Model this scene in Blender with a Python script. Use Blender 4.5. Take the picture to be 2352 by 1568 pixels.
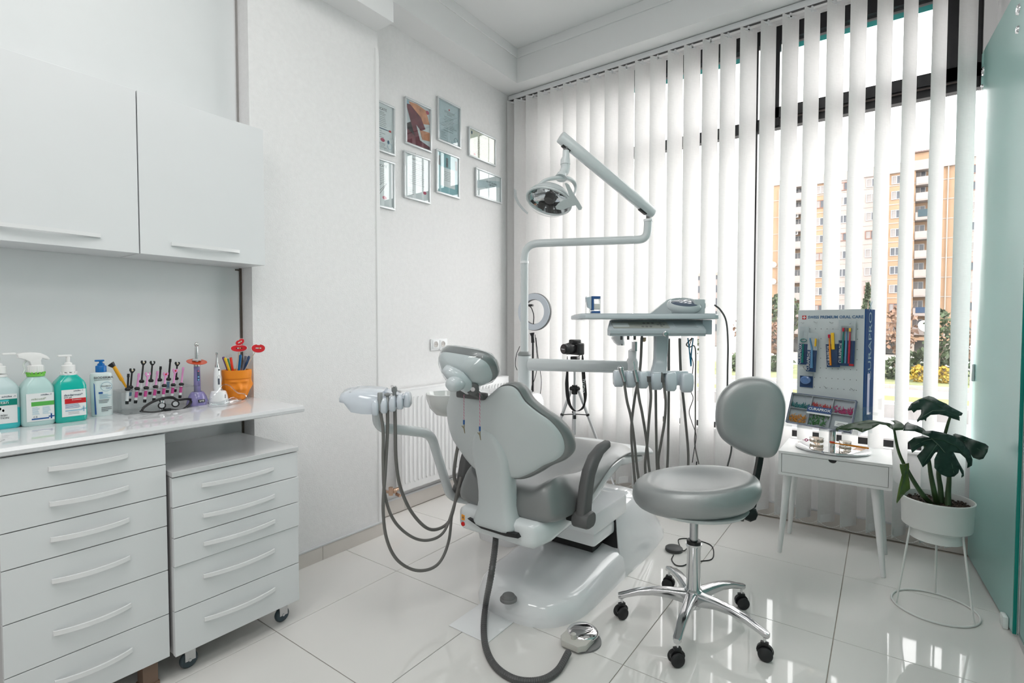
import bpy, bmesh, math, random
from mathutils import Vector, Matrix, Euler
from mathutils.geometry import tessellate_polygon
random.seed(7)
for o in list(bpy.data.objects): bpy.data.objects.remove(o)
SC = bpy.context.scene
COL = SC.collection
PI = math.pi
# ---------------------------------------------------------------- camera
F_PX, YAW, PITCH, CAMZ = 1178.0, math.radians(35.9), math.atan(38/1178), 1.22
cam = bpy.data.objects.new('camera', bpy.data.cameras.new('camera'))
COL.objects.link(cam); SC.camera = cam
cam.data.sensor_width = 36.0; cam.data.lens = 36.0*F_PX/2352
cam.data.clip_start = 0.02; cam.data.clip_end = 400
cam.location = (0, 0, CAMZ)
cam.rotation_euler = (PI/2-PITCH, 0, YAW)
# ---------------------------------------------------------------- light
W = bpy.data.worlds.new('sky'); SC.world = W; W.use_nodes = True
bg = W.node_tree.nodes['Background']
bg.inputs[0].default_value = (1.0, 0.985, 0.975, 1); bg.inputs[1].default_value = 6.2
SC.view_settings.view_transform = 'Standard'; SC.view_settings.look = 'None'
SC.view_settings.exposure = 0.08; SC.view_settings.gamma = 1.0
SC.view_settings.use_curve_mapping = False
def area(name, loc, size, power, color=(1, 1, 1), rot=(0, 0, 0)):
    l = bpy.data.lights.new(name, 'AREA'); l.shape = 'RECTANGLE'
    l.size, l.size_y = size; l.energy = power; l.color = color
    o = bpy.data.objects.new(name, l); COL.objects.link(o); o.location = loc; o.rotation_euler = rot
    return o
area('ceiling_lamp', (-0.95, 0.9, 3.33), (1.2, 0.6), 14, (1, 0.985, 0.97))
area('ceiling_lamp', (-0.95, -0.6, 3.33), (1.2, 0.6), 20, (1, 0.985, 0.97))
area('ceiling_lamp', (0.9, 1.2, 3.33), (0.9, 0.9), 12, (1, 0.985, 0.97))
area('ceiling_lamp', (0.9, -0.8, 3.33), (0.9, 0.9), 12, (1, 0.985, 0.97))
# a picture of the view is 2352 x 1568: these turn a measured pixel into a point of the room
_Fv = Vector((-math.sin(YAW)*math.cos(PITCH), math.cos(YAW)*math.cos(PITCH), -math.sin(PITCH)))
_Rv = Vector((math.cos(YAW), math.sin(YAW), 0)); _Uv = _Rv.cross(_Fv)
CAM = Vector((0, 0, CAMZ))
def ray(u, v): return _Fv + _Rv*((u-1176)/F_PX) + _Uv*((784-v)/F_PX)
def AX(u, v, x): d = ray(u, v); return CAM + d*(x/d.x)
def AY(u, v, y): d = ray(u, v); return CAM + d*(y/d.y)
def AZ(u, v, z=0.0): d = ray(u, v); return CAM + d*((z-CAMZ)/d.z)
def AD(u, v, D): return CAM + ray(u, v)*D
# ---------------------------------------------------------------- materials
MATS = {}
def mat(name, col, rough=.5, metal=0, spec=.5, coat=0, trans=0, ior=1.45, bump=0, bscale=60, var=0, vscale=8, alpha=1, emit=None, sheen=0, brush=False):
    if name in MATS: return MATS[name]
    m = bpy.data.materials.new(name); m.use_nodes = True; nt = m.node_tree
    b = nt.nodes['Principled BSDF']
    b.inputs['Base Color'].default_value = (*col, 1); b.inputs['Roughness'].default_value = rough
    b.inputs['Metallic'].default_value = metal; b.inputs['Specular IOR Level'].default_value = spec
    b.inputs['Coat Weight'].default_value = coat; b.inputs['Coat Roughness'].default_value = .05
    b.inputs['Transmission Weight'].default_value = trans; b.inputs['IOR'].default_value = ior
    b.inputs['Alpha'].default_value = alpha
    if sheen: b.inputs['Sheen Weight'].default_value = sheen
    if emit: b.inputs['Emission Color'].default_value = (*emit[:3], 1); b.inputs['Emission Strength'].default_value = emit[3]
    if var or bump:
        tc = nt.nodes.new('ShaderNodeTexCoord')
    if var:
        n = nt.nodes.new('ShaderNodeTexNoise'); n.inputs['Scale'].default_value = vscale; n.inputs['Detail'].default_value = 4
        nt.links.new(tc.outputs['Object'], n.inputs['Vector'])
        r = nt.nodes.new('ShaderNodeValToRGB')
        r.color_ramp.elements[0].position = .3; r.color_ramp.elements[1].position = .7
        r.color_ramp.elements[0].color = (*[max(0, c*(1-var)) for c in col], 1)
        r.color_ramp.elements[1].color = (*[min(1, c*(1+var)) for c in col], 1)
        nt.links.new(n.outputs['Fac'], r.inputs['Fac']); nt.links.new(r.outputs['Color'], b.inputs['Base Color'])
    if bump:
        n2 = nt.nodes.new('ShaderNodeTexNoise'); n2.inputs['Scale'].default_value = bscale; n2.inputs['Detail'].default_value = 3
        nt.links.new(tc.outputs['Object'], n2.inputs['Vector'])
        bp = nt.nodes.new('ShaderNodeBump'); bp.inputs['Strength'].default_value = bump; bp.inputs['Distance'].default_value = .002
        nt.links.new(n2.outputs['Fac'], bp.inputs['Height']); nt.links.new(bp.outputs['Normal'], b.inputs['Normal'])
    MATS[name] = m; return m
def thin_clear(name, tint=(1, 1, 1), gloss=.12, rough=.02):
    """thin clear plastic or window glass: fresnel mix of see-through and reflection"""
    if name in MATS: return MATS[name]
    m = bpy.data.materials.new(name); m.use_nodes = True; nt = m.node_tree
    for n in list(nt.nodes): nt.nodes.remove(n)
    out = nt.nodes.new('ShaderNodeOutputMaterial'); mx = nt.nodes.new('ShaderNodeMixShader')
    tr = nt.nodes.new('ShaderNodeBsdfTransparent'); tr.inputs[0].default_value = (*tint, 1)
    gl = nt.nodes.new('ShaderNodeBsdfGlossy'); gl.inputs['Roughness'].default_value = rough
    lw = nt.nodes.new('ShaderNodeLayerWeight'); lw.inputs[0].default_value = .5
    pw = nt.nodes.new('ShaderNodeMath'); pw.operation = 'POWER'; pw.inputs[1].default_value = 4.0
    ad = nt.nodes.new('ShaderNodeMath'); ad.operation = 'MULTIPLY_ADD'; ad.use_clamp = True
    ad.inputs[1].default_value = .7; ad.inputs[2].default_value = gloss*.5
    nt.links.new(lw.outputs['Facing'], pw.inputs[0]); nt.links.new(pw.outputs[0], ad.inputs[0]); nt.links.new(ad.outputs[0], mx.inputs[0])
    nt.links.new(tr.outputs[0], mx.inputs[1]); nt.links.new(gl.outputs[0], mx.inputs[2]); nt.links.new(mx.outputs[0], out.inputs[0])
    MATS[name] = m; return m
def translucent(name, col, frac=.5, gloss=0.0, rough=.3, weave=0):
    if name in MATS: return MATS[name]
    m = bpy.data.materials.new(name); m.use_nodes = True; nt = m.node_tree
    for n in list(nt.nodes): nt.nodes.remove(n)
    out = nt.nodes.new('ShaderNodeOutputMaterial'); mx = nt.nodes.new('ShaderNodeMixShader'); mx.inputs[0].default_value = frac
    d = nt.nodes.new('ShaderNodeBsdfDiffuse'); t = nt.nodes.new('ShaderNodeBsdfTranslucent')
    d.inputs[0].default_value = (*col, 1); t.inputs[0].default_value = (*col, 1)
    if weave:
        tc = nt.nodes.new('ShaderNodeTexCoord'); mp = nt.nodes.new('ShaderNodeMapping'); mp.inputs['Scale'].default_value = (700, 700, 25)
        n = nt.nodes.new('ShaderNodeTexNoise'); n.inputs['Scale'].default_value = 1
        mp2 = nt.nodes.new('ShaderNodeMapping'); mp2.inputs['Scale'].default_value = (20, 20, 500)
        n2 = nt.nodes.new('ShaderNodeTexNoise'); n2.inputs['Scale'].default_value = 1
        nt.links.new(tc.outputs['Object'], mp.inputs[0]); nt.links.new(mp.outputs[0], n.inputs['Vector'])
        nt.links.new(tc.outputs['Object'], mp2.inputs[0]); nt.links.new(mp2.outputs[0], n2.inputs['Vector'])
        a = nt.nodes.new('ShaderNodeMath'); a.operation = 'ADD'; nt.links.new(n.outputs['Fac'], a.inputs[0]); nt.links.new(n2.outputs['Fac'], a.inputs[1])
        r = nt.nodes.new('ShaderNodeValToRGB'); r.color_ramp.elements[0].position = .35; r.color_ramp.elements[1].position = .65
        h = nt.nodes.new('ShaderNodeMath'); h.operation = 'MULTIPLY'; h.inputs[1].default_value = .5; nt.links.new(a.outputs[0], h.inputs[0]); nt.links.new(h.outputs[0], r.inputs[0])
        r.color_ramp.elements[0].color = (*[c*(1-weave) for c in col], 1); r.color_ramp.elements[1].color = (*[min(1, c*(1+weave*.3)) for c in col], 1)
        nt.links.new(r.outputs[0], d.inputs[0]); nt.links.new(r.outputs[0], t.inputs[0])
    nt.links.new(d.outputs[0], mx.inputs[1]); nt.links.new(t.outputs[0], mx.inputs[2])
    last = mx
    if gloss:
        g = nt.nodes.new('ShaderNodeBsdfGlossy'); g.inputs['Roughness'].default_value = rough
        m2 = nt.nodes.new('ShaderNodeMixShader'); fr = nt.nodes.new('ShaderNodeFresnel'); fr.inputs[0].default_value = 1.45
        k = nt.nodes.new('ShaderNodeMath'); k.operation = 'MULTIPLY'; k.inputs[1].default_value = gloss
        nt.links.new(fr.outputs[0], k.inputs[0]); nt.links.new(k.outputs[0], m2.inputs[0])
        nt.links.new(mx.outputs[0], m2.inputs[1]); nt.links.new(g.outputs[0], m2.inputs[2]); last = m2
    nt.links.new(last.outputs[0], out.inputs[0])
    MATS[name] = m; return m
M_WALL = mat('plaster_white', (.825, .82, .82), .75, bump=.25, bscale=260, var=.015, vscale=3)
M_STUCCO = mat('stucco_white', (.825, .82, .82), .75, bump=.9, bscale=240, var=.02, vscale=40)
M_CEIL = mat('ceiling_white', (.82, .825, .825), .8, bump=.1, bscale=200)
M_NICHE = mat('niche_panel_white', (.76, .78, .785), .35, var=.01)
M_TILE = mat('porcelain_tile', (.76, .745, .72), .045, spec=.6, var=.012, vscale=3)
M_GROUT = mat('grout', (.42, .38, .33), .8, var=.05)
M_BASE = mat('skirting_tile', (.66, .62, .58), .25, var=.03, vscale=6)
M_BLACKF = mat('black_window_frame', (.012, .012, .014), .35, var=.1)
M_WHITE = mat('white_lacquer', (.80, .81, .82), .28, spec=.5, var=.008)
M_WGLOSS = mat('white_gloss', (.84, .85, .86), .08, coat=.3, var=.005)
M_DENTAL = mat('dental_plastic', (.64, .68, .69), .22, spec=.5, var=.01)
M_DENTALW = mat('dental_plastic_white', (.86, .87, .885), .08, coat=.5, var=.005)
M_DGRAY = mat('dental_dark_grey', (.105, .105, .105), .45, bump=.2, bscale=400, var=.04)
M_HOSE = mat('grey_hose', (.17, .165, .155), .45, var=.05)
M_LEATHER = mat('grey_leatherette', (.20, .208, .208), .36, metal=.2, spec=.9, coat=.35, bump=.2, bscale=500, var=.02)
M_LEATHER.node_tree.nodes['Principled BSDF'].inputs['Coat Roughness'].default_value = .3
M_BLACK = mat('black_plastic', (.012, .012, .013), .35, var=.1)
M_BLACKR = mat('black_rubber', (.02, .02, .021), .6, var=.1)
M_CHROME = mat('chrome', (.72, .72, .73), .08, metal=1, var=.02)
M_STEEL = mat('brushed_steel', (.55, .55, .56), .25, metal=1, var=.03)
M_CLEAR = thin_clear('clear_acrylic', (.985, .992, .992), .05)
M_WIN = thin_clear('window_glass', (.985, .99, .99), .07, .01)
M_TEAL = mat('teal_film', (.03, .42, .40), .3, var=.03)
# ---------------------------------------------------------------- builders
ORG = {}
def meta(o, label=None, cat=None, group=None, kind=None):
    if label: o['label'] = label
    if cat: o['category'] = cat
    if group: o['group'] = group
    if kind: o['kind'] = kind
    return o
def thing(name, label, cat, loc=(0, 0, 0), group=None, kind=None):
    o = bpy.data.objects.new(name, None); COL.objects.link(o); o.location = loc
    o.empty_display_size = .05
    ORG[o.name] = Vector(loc); return meta(o, label, cat, group, kind)
def frame(origin, xdir, up=(0, 0, 1)):
    """matrix with local x along xdir, local z close to up"""
    x = Vector(xdir).normalized(); z = Vector(up); y = z.cross(x).normalized(); z = x.cross(y).normalized()
    m = Matrix.Identity(4)
    for i in range(3): m[i][0] = x[i]; m[i][1] = y[i]; m[i][2] = z[i]; m[i][3] = Vector(origin)[i]
    return m
def rz(loc, a): return Matrix.Translation(Vector(loc)) @ Matrix.Rotation(a, 4, 'Z')
def smooth_path(pts, n=6, closed=False):
    """Catmull-Rom"""
    P = [Vector(p) for p in pts]; out = []; N = len(P)
    rng = range(N) if closed else range(N-1)
    for i in rng:
        p0 = P[(i-1) % N] if (closed or i > 0) else P[0]*2-P[1]
        p1 = P[i]; p2 = P[(i+1) % N]
        p3 = P[(i+2) % N] if (closed or i+2 < N) else P[-1]*2-P[-2]
        for k in range(n):
            t = k/n
            out.append(.5*((2*p1)+(p2-p0)*t+(2*p0-5*p1+4*p2-p3)*t*t+(3*p1-p0-3*p2+p3)*t**3))
    if not closed: out.append(P[-1].copy())
    return out
def round_path(pts, r=.03, n=5):
    P = [Vector(p) for p in pts]; out = [P[0]]
    for i in range(1, len(P)-1):
        a = (P[i-1]-P[i]); b = (P[i+1]-P[i]); ra = min(r, a.length*.45, b.length*.45)
        p0 = P[i]+a.normalized()*ra; p1 = P[i]+b.normalized()*ra
        for k in range(n+1):
            t = k/n; out.append(p0*(1-t)**2+P[i]*2*t*(1-t)+p1*t*t)
    out.append(P[-1]); return out
def round_rect(w, h, r, n=4):
    o = []
    for cx, cy, a0 in ((w/2-r, h/2-r, 0), (-w/2+r, h/2-r, PI/2), (-w/2+r, -h/2+r, PI), (w/2-r, -h/2+r, 1.5*PI)):
        for k in range(n+1):
            a = a0+PI/2*k/n; o.append((cx+r*math.cos(a), cy+r*math.sin(a)))
    return o
class MB:
    def __init__(s, M=None): s.bm = bmesh.new(); s.M = M or Matrix.Identity(4)
    def _v(s, p): return s.bm.verts.new(s.M @ Vector(p))
    def _merge(s, bm2, T=None):
        T = s.M @ (T or Matrix.Identity(4)); mp = {}
        for v in bm2.verts: mp[v.index] = s.bm.verts.new(T @ v.co)
        for f in bm2.faces:
            try: s.bm.faces.new([mp[v.index] for v in f.verts])
            except ValueError: pass
        bm2.free(); return s
    def box(s, c, d, bev=0, T=None, seg=2):
        b = bmesh.new(); bmesh.ops.create_cube(b, size=1)
        for v in b.verts: v.co = Vector((v.co.x*d[0], v.co.y*d[1], v.co.z*d[2]))
        if bev: bmesh.ops.bevel(b, geom=list(b.edges), offset=min(bev, min(d)*.49), segments=seg, affect='EDGES', profile=.6)
        b.verts.index_update()
        return s._merge(b, Matrix.Translation(Vector(c)) @ (T or Matrix.Identity(4)))
    def bb(s, lo, hi, bev=0, seg=2):
        lo, hi = Vector(lo), Vector(hi); return s.box((lo+hi)/2, [abs(a) for a in (hi-lo)], bev, seg=seg)
    def loft(s, rings, cap=True, closed=True, close_rings=False):
        R = [[s._v(p) for p in r] for r in rings]; n = len(R[0])
        m = len(R)
        for i in range(m if close_rings else m-1):
            a, b = R[i], R[(i+1) % m]
            for k in range(n if closed else n-1):
                k2 = (k+1) % n
                try: s.bm.faces.new((a[k], a[k2], b[k2], b[k]))
                except ValueError: pass
        if cap and closed and not close_rings:
            for r, fl in ((R[0], True), (R[-1], False)):
                try: s.bm.faces.new(list(reversed(r)) if fl else r)
                except ValueError: pass
        return s
    def tube(s, pts, r, seg=8, caps=True, closed=False, flat=None):
        P = [Vector(p) for p in pts]; n = len(P); rings = []
        if not isinstance(r, (list, tuple)): r = [r]*n
        up = None
        for i, p in enumerate(P):
            if closed: t = (P[(i+1) % n]-P[i-1])
            else: t = (P[min(i+1, n-1)]-P[max(i-1, 0)])
            t = t.normalized() if t.length > 1e-9 else Vector((0, 0, 1))
            if up is None:
                up = Vector((0, 0, 1)) if abs(t.z) < .9 else Vector((0, 1, 0))
            up = (up-t*up.dot(t)); up = up.normalized() if up.length > 1e-6 else Vector((1, 0, 0))
            sd = t.cross(up)
            fy = flat or 1
            rings.append([p+(sd*math.cos(2*PI*k/seg)+up*math.sin(2*PI*k/seg)*fy)*r[i] for k in range(seg)])
        return s.loft(rings, cap=caps, close_rings=closed)
    def cyl(s, a, b, r, r2=None, seg=16):
        return s.tube([a, b], [r, r if r2 is None else r2], seg)
    def lathe(s, prof, c=(0, 0, 0), seg=20, T=None, sx=1, sy=1):
        T = T or Matrix.Identity(4); c = Vector(c); rings = []
        for r, z in prof:
            r = max(r, 1e-4)
            rings.append([c+(T @ Vector((r*sx*math.cos(2*PI*k/seg), r*sy*math.sin(2*PI*k/seg), z))) for k in range(seg)])
        return s.loft(rings)
    def prism(s, poly, z0, z1, T=None, bev=0):
        """poly in local xy, extruded z0..z1"""
        b = bmesh.new(); vs = [b.verts.new((x, y, z0)) for x, y in poly]
        f = b.faces.new(vs); r = bmesh.ops.extrude_face_region(b, geom=[f])
        for e in r['geom']:
            if isinstance(e, bmesh.types.BMVert): e.co.z = z1
        bmesh.ops.recalc_face_normals(b, faces=b.faces)
        if bev:
            ed = [e for e in b.edges if abs(e.verts[0].co.z-e.verts[1].co.z) < 1e-7]
            bmesh.ops.bevel(b, geom=ed, offset=bev, segments=2, affect='EDGES', profile=.6)
        b.verts.index_update(); return s._merge(b, T)
    def sphere(s, c, r, T=None, seg=12, rings=8):
        if not isinstance(r, (tuple, list)): r = (r, r, r)
        b = bmesh.new(); bmesh.ops.create_uvsphere(b, u_segments=seg, v_segments=rings, radius=1)
        for v in b.verts: v.co = Vector((v.co.x*r[0], v.co.y*r[1], v.co.z*r[2]))
        b.verts.index_update(); return s._merge(b, Matrix.Translation(Vector(c)) @ (T or Matrix.Identity(4)))
    def face(s, pts):
        s.bm.faces.new([s._v(p) for p in pts]); return s
    def text(s, txt, size, T=None, align='CENTER', ext=.0004, bold=0, sx=1):
        cu = bpy.data.curves.new('t', 'FONT'); cu.body = txt; cu.size = size; cu.align_x = align; cu.align_y = 'CENTER'
        cu.extrude = ext; cu.offset = bold; cu.resolution_u = 2
        ob = bpy.data.objects.new('t', cu); COL.objects.link(ob)
        dg = bpy.context.evaluated_depsgraph_get(); me = bpy.data.meshes.new_from_object(ob.evaluated_get(dg))
        b = bmesh.new(); b.from_mesh(me); b.verts.index_update()
        for v in b.verts: v.co.x *= sx
        bpy.data.objects.remove(ob); bpy.data.curves.remove(cu); bpy.data.meshes.remove(me)
        return s._merge(b, T)
    def build(s, name, m, parent=None, label=None, cat=None, group=None, kind=None, loc=None, smooth=40, sub=0, norm=True, solid=0):
        if norm: bmesh.ops.recalc_face_normals(s.bm, faces=s.bm.faces)
        if loc is None:
            if parent is not None: loc = ORG[parent.name]
            else:
                cs = [v.co for v in s.bm.verts]
                loc = Vector((sum(c.x for c in cs)/len(cs), sum(c.y for c in cs)/len(cs), min(c.z for c in cs))) if cs else Vector()
        loc = Vector(loc)
        for v in s.bm.verts: v.co -= loc
        me = bpy.data.meshes.new(name); s.bm.to_mesh(me); s.bm.free()
        for mm in (m if isinstance(m, (list, tuple)) else [m]): me.materials.append(mm)
        if smooth:
            me.polygons.foreach_set('use_smooth', [True]*len(me.polygons))
            if smooth < 180: me.set_sharp_from_angle(angle=math.radians(smooth))
        o = bpy.data.objects.new(name, me); COL.objects.link(o)
        if parent is not None: o.parent = parent; ORG[o.name] = loc
        else: o.location = loc; ORG[o.name] = loc
        if solid:
            md = o.modifiers.new('s', 'SOLIDIFY'); md.thickness = abs(solid); md.offset = 1 if solid > 0 else -1
        if sub:
            md = o.modifiers.new('sub', 'SUBSURF'); md.levels = sub; md.render_levels = sub
        return meta(o, label, cat, group, kind)
def copy_tree(o, loc=None, rot=None, parent=None, label=None, off=None):
    c = o.copy(); COL.objects.link(c)
    if parent is not None: c.parent = parent
    if loc is not None: c.location = loc
    if rot is not None: c.rotation_euler = rot
    if label: c['label'] = label
    for ch in list(o.children): copy_tree(ch, parent=c)
    return c
def struct(b, name, m, parent=None, **k):
    return b.build(name, m, parent, kind=None if parent is not None else 'structure', **k)
# ================================================================ ROOM SHELL
XR, XC, XN = -2.55, -2.345, -2.443      # recessed left wall, column face, cabinet niche
YW = 3.60                               # window wall (room side)
# floor with its tiles
fl = MB().bb((-2.7, -2.0, -.03), (1.75, 3.75, -.004)); fl = struct(fl, 'floor', M_GROUT, smooth=0)
tile = MB().bb((-.2985, -.3095, -.004), (.2985, .3095, 0), bev=.0008, seg=1)
t0 = None
for i in range(-4, 4):
    for j in range(-5, 5):
        x = -.135+.6*i+.3; y = 2.94+.622*(j-3)+.311-.622
        if y < -1.9: continue
        if t0 is None:
            t0 = tile.build('floor_tile', M_TILE, fl, loc=(0, 0, 0), smooth=0); t0.location = Vector((x, y, 0))-ORG[fl.name]
        else:
            c = t0.copy(); COL.objects.link(c); c.location = Vector((x, y, 0))-ORG[fl.name]
# left wall: niche, column and recess in one footprint
w = MB(); w.prism([(-2.75, -2), (XN, -2), (XN, 1.21), (XC, 1.21), (XC, 1.945), (XR, 1.945), (XR, 3.75), (-2.75, 3.75)], 0, 3.5)
struct(w, 'wall_left', M_STUCCO, smooth=0)
b = MB(); b.bb((XN, -1.9, .1), (XN+.004, 1.195, 3.3))
struct(b, 'trim_1', M_NICHE, smooth=0)
b = MB(); b.bb((XN+.002, 1.202, 2.09), (XN+.006, 1.2095, 3.3)); struct(b, 'trim_8', mat('seam_light', (.30, .29, .28), .6, var=.1), smooth=0)
b = MB(); b.bb((XN+.002, 1.200, .1), (XN+.006, 1.2095, 1.484)); b.bb((XN+.003, 1.18, 1.472), (XN+.007, 1.208, 1.478))
struct(b, 'trim_2', mat('seam_dark', (.10, .08, .065), .6, var=.1), smooth=0)
b = MB(); b.bb((XC-.001, 1.925, .075), (XC+.004, 1.949, 2.775), bev=.0015); b.bb((XC, 1.9215, .075), (XC+.0025, 1.9245, 2.775))
struct(b, 'trim_3', M_WALL, smooth=0)
# skirting
def skirt(name, pts_list):
    e = None
    for k, (lo, hi) in enumerate(pts_list):
        m = MB().bb(lo, hi, bev=.001)
        if e is None: e = m.build(name, M_BASE, kind='structure', smooth=0)
        else: m.build('skirting_tile', M_BASE, e, smooth=0)
    return e
sk = skirt('baseboard_left', [((XC, 1.212, 0), (XC+.01, 1.55, .072)), ((XC, 1.552, 0), (XC+.01, 1.955, .072)),
    ((XR, 1.957, 0), (XR+.01, 2.30, .088)), ((XR, 2.302, 0), (XR+.01, 2.90, .088)), ((XR, 2.902, 0), (XR+.01, 3.59, .088))])
skirt('baseboard_front', [((-2.54+.6*k, YW-.012, 0), (-2.54+.6*k+.598 if k < 4 else .46, YW, .088)) for k in range(5)])
b = MB(); b.bb((XR, 1.95, .089), (XR+.014, YW, .101), bev=.002); b.bb((XC, 1.212, .073), (XC+.013, 1.955, .082), bev=.002)
b.bb((-2.54, YW-.016, .089), (.46, YW, .1), bev=.002)
struct(b, 'trim_4', mat('skirting_profile', (.62, .63, .64), .35, var=.02), smooth=0)
# window wall: sill wall, end piers, header
w = MB(); w.bb((-2.7, YW, 0), (.47, YW+.15, .512)); w.bb((-2.7, YW, .512), (-2.3, YW+.15, 3.5)); w.bb((.39, YW, .512), (.47, YW+.15, 3.5)); w.bb((-2.5, YW, 3.09), (.39, YW+.15, 3.5))
struct(w, 'wall_front', M_WALL, smooth=0)
b = MB(); b.bb((-2.5, YW-.02, .505), (.39, YW+.06, .522), bev=.004); struct(b, 'trim_5', M_WALL)
b = MB(); b.bb((-2.548, 3.50, .1), (-2.50, YW, 3.05), bev=.004); b.bb((-2.549, 3.47, .1), (-2.535, 3.497, 3.05), bev=.003); struct(b, 'trim_6', M_WALL)
# ceiling with soffits, cornice and the beam over the column
c = MB(); c.bb((-2.7, -2, 3.37), (1.75, 3.75, 3.5)); c.bb((-2.7, -2, 3.11), (-2.36, 3.33, 3.4)); c.bb((-2.7, 3.33, 3.11), (.47, 3.75, 3.4))
c.bb((-2.7, -2, 2.87), (-2.2, 1.935, 3.4))
struct(c, 'ceiling', M_CEIL, smooth=0)
b = MB(); b.bb((-2.36, 1.94, 3.30), (-2.35, 3.33, 3.37), bev=.003); b.bb((-2.36, 3.32, 3.30), (.47, 3.33, 3.37), bev=.003)
struct(b, 'trim_7', M_CEIL, smooth=0)
# right side: wall pier behind the sliding glass, corridor beyond
w = MB(); w.bb((.440, 2.775, 0), (.60, 3.6, 3.4)); w.bb((.47, 3.5, 0), (.60, 3.75, 3.4)); w.bb((1.62, -2, 0), (1.75, 2.9, 3.4)); w.bb((.47, 2.78, 0), (1.75, 2.9, 3.4))
struct(w, 'wall_right', M_WALL, smooth=0)
w = MB(); w.bb((-2.7, -2.1, 0), (1.75, -1.95, 3.4)); struct(w, 'wall_back', M_WALL, smooth=0)
# frosted glass sliding panel
M_FROST = translucent('frosted_teal_glass', (.35, .64, .60), .12, gloss=1.0, rough=.28)
M_GEDGE = mat('green_glass_edge', (.0, .235, .19), .15, spec=.6, emit=None, var=.03)
dr = thing('door_1', None, None, (.42, 3.15, 0), kind='structure')
DO = Vector((.4375, 2.745, 0)); DE = Vector((.3862, 3.565, 0)); DM = frame(DO, DE-DO); DLn = (DE-DO).length   # local x runs towards the window
MB(DM).bb((.008, -.005, .012), (DLn, .005, 2.60)).build('glass_panel', M_FROST, dr, smooth=0)
MB(DM).bb((0, -.0058, .012), (.008, .0058, 2.60), bev=.001).build('glass_edge', M_GEDGE, dr, smooth=0)
for (xx, zz, r) in ((DLn-.035, 2.50, .022), (DLn-.035, 2.42, .016), (.185, 2.50, .022), (.185, 2.42, .016)):
    MB(DM @ Matrix.Translation((xx, 0, zz)) @ Matrix.Rotation(-PI/2, 4, 'X')).lathe([(0, .012), (r*.35, .012), (r*.4, .009), (r*.8, .011), (r, .006), (r, -.010), (0, -.010)], seg=20).build('clamp', M_CHROME, dr, smooth=50)
MB(DM).bb((DLn-.05, .0055, .93), (DLn-.02, .018, 1.02), bev=.005).build('pull_handle', mat('frosted_handle', (.6, .66, .66), .2, metal=.4), dr)
MB(DM).bb((.05, .0055, 0), (.10, .024, .05), bev=.006).build('floor_guide', mat('guide_plastic', (.75, .8, .78), .3), dr)
w2 = thing('window_2', None, None, (.5, 1.8, 0), kind='structure')
MB().bb((.449, .3, .03), (.457, 2.72, 2.5)).build('glass_panel', M_FROST, w2, smooth=0)
MB().bb((.443, .3, 0), (.463, 2.725, .03), bev=.002).build('floor_channel', M_STEEL, w2, smooth=0)
MB().bb((.443, 2.722, 0), (.463, 2.735, 2.5), bev=.002).build('side_channel', M_STEEL, w2, smooth=0)
MB().bb((.44, .3, 2.5), (.50, 2.772, 2.6)).build('head_channel', M_WHITE, w2, smooth=0)
# window
wn = thing('window_1', None, None, (-1.05, YW+.06, .52), kind='structure')
f = MB(); y0, y1 = YW+.03, YW+.09
f.bb((-2.5, y0, .522), (.39, y1, .56)); f.bb((-2.5, y0, 3.00), (.39, y1, 3.09))
f.bb((-2.5, y0, .56), (-2.45, y1, 3.0)); f.bb((.384, y0, 2.462), (.39, y1, 3.0)); f.build('window_frame', M_BLACKF, wn, smooth=0)
MB().bb((-2.45, y0, 2.462), (.384, y1, 2.535), bev=.003).build('transom', M_BLACKF, wn, smooth=0)
for x in (-1.66, -.695): MB().bb((x-.016, y0, .56), (x+.016, y1, 3.0), bev=.002).build('mullion', M_BLACKF, wn, smooth=0)
sf = MB()
sf.bb((-.66, y0-.012, 2.52), (.384, y1-.01, 2.585)); sf.bb((-.66, y0-.012, 2.47), (-.555, y1-.01, 3.0)); sf.bb((.235, y0-.012, 2.52), (.384, y1-.01, 3.0))
sf.build('sash_frame', M_BLACKF, wn, smooth=0)
MB().bb((-.55, y0-.02, 2.50), (.30, y0-.012, 2.507)).build('sash_handle_bar', mat('frame_edge_brown', (.06, .045, .04), .4), wn, smooth=0)
for a, bx in ((-2.45, -1.676), (-1.644, -.711), (-.679, .384)):
    MB().bb((a, y0+.03, .56), (bx, y0+.034, 2.462)).build('pane', M_WIN, wn, smooth=0)
for a, bx in ((-2.45, -1.676), (-1.644, -.711), (-.555, .235)):
    MB().bb((a, y0+.03, 2.585 if a > -.6 else 2.535), (bx, y0+.034, 3.0)).build('pane', M_WIN, wn, smooth=0)
for a, bx, zt in ((-2.45, -1.676, 0), (-1.644, -.711, .0), (-.555, .235, 0)):
    MB().bb((a, y1, 2.955), (bx, y1+.004, 2.985)).build('film_strip', M_TEAL, wn, smooth=0)
    MB().bb((a, y1, 2.985), (bx, y1+.006, 3.01)).build('outer_shade', mat('shade_grey', (.30, .29, .29), .5), wn, smooth=0)
MB().bb((.355, YW-.004, 2.13), (.362, YW+.004, 2.28), bev=.002).build('latch', mat('latch_grey', (.5, .45, .45), .4), wn)
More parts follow.
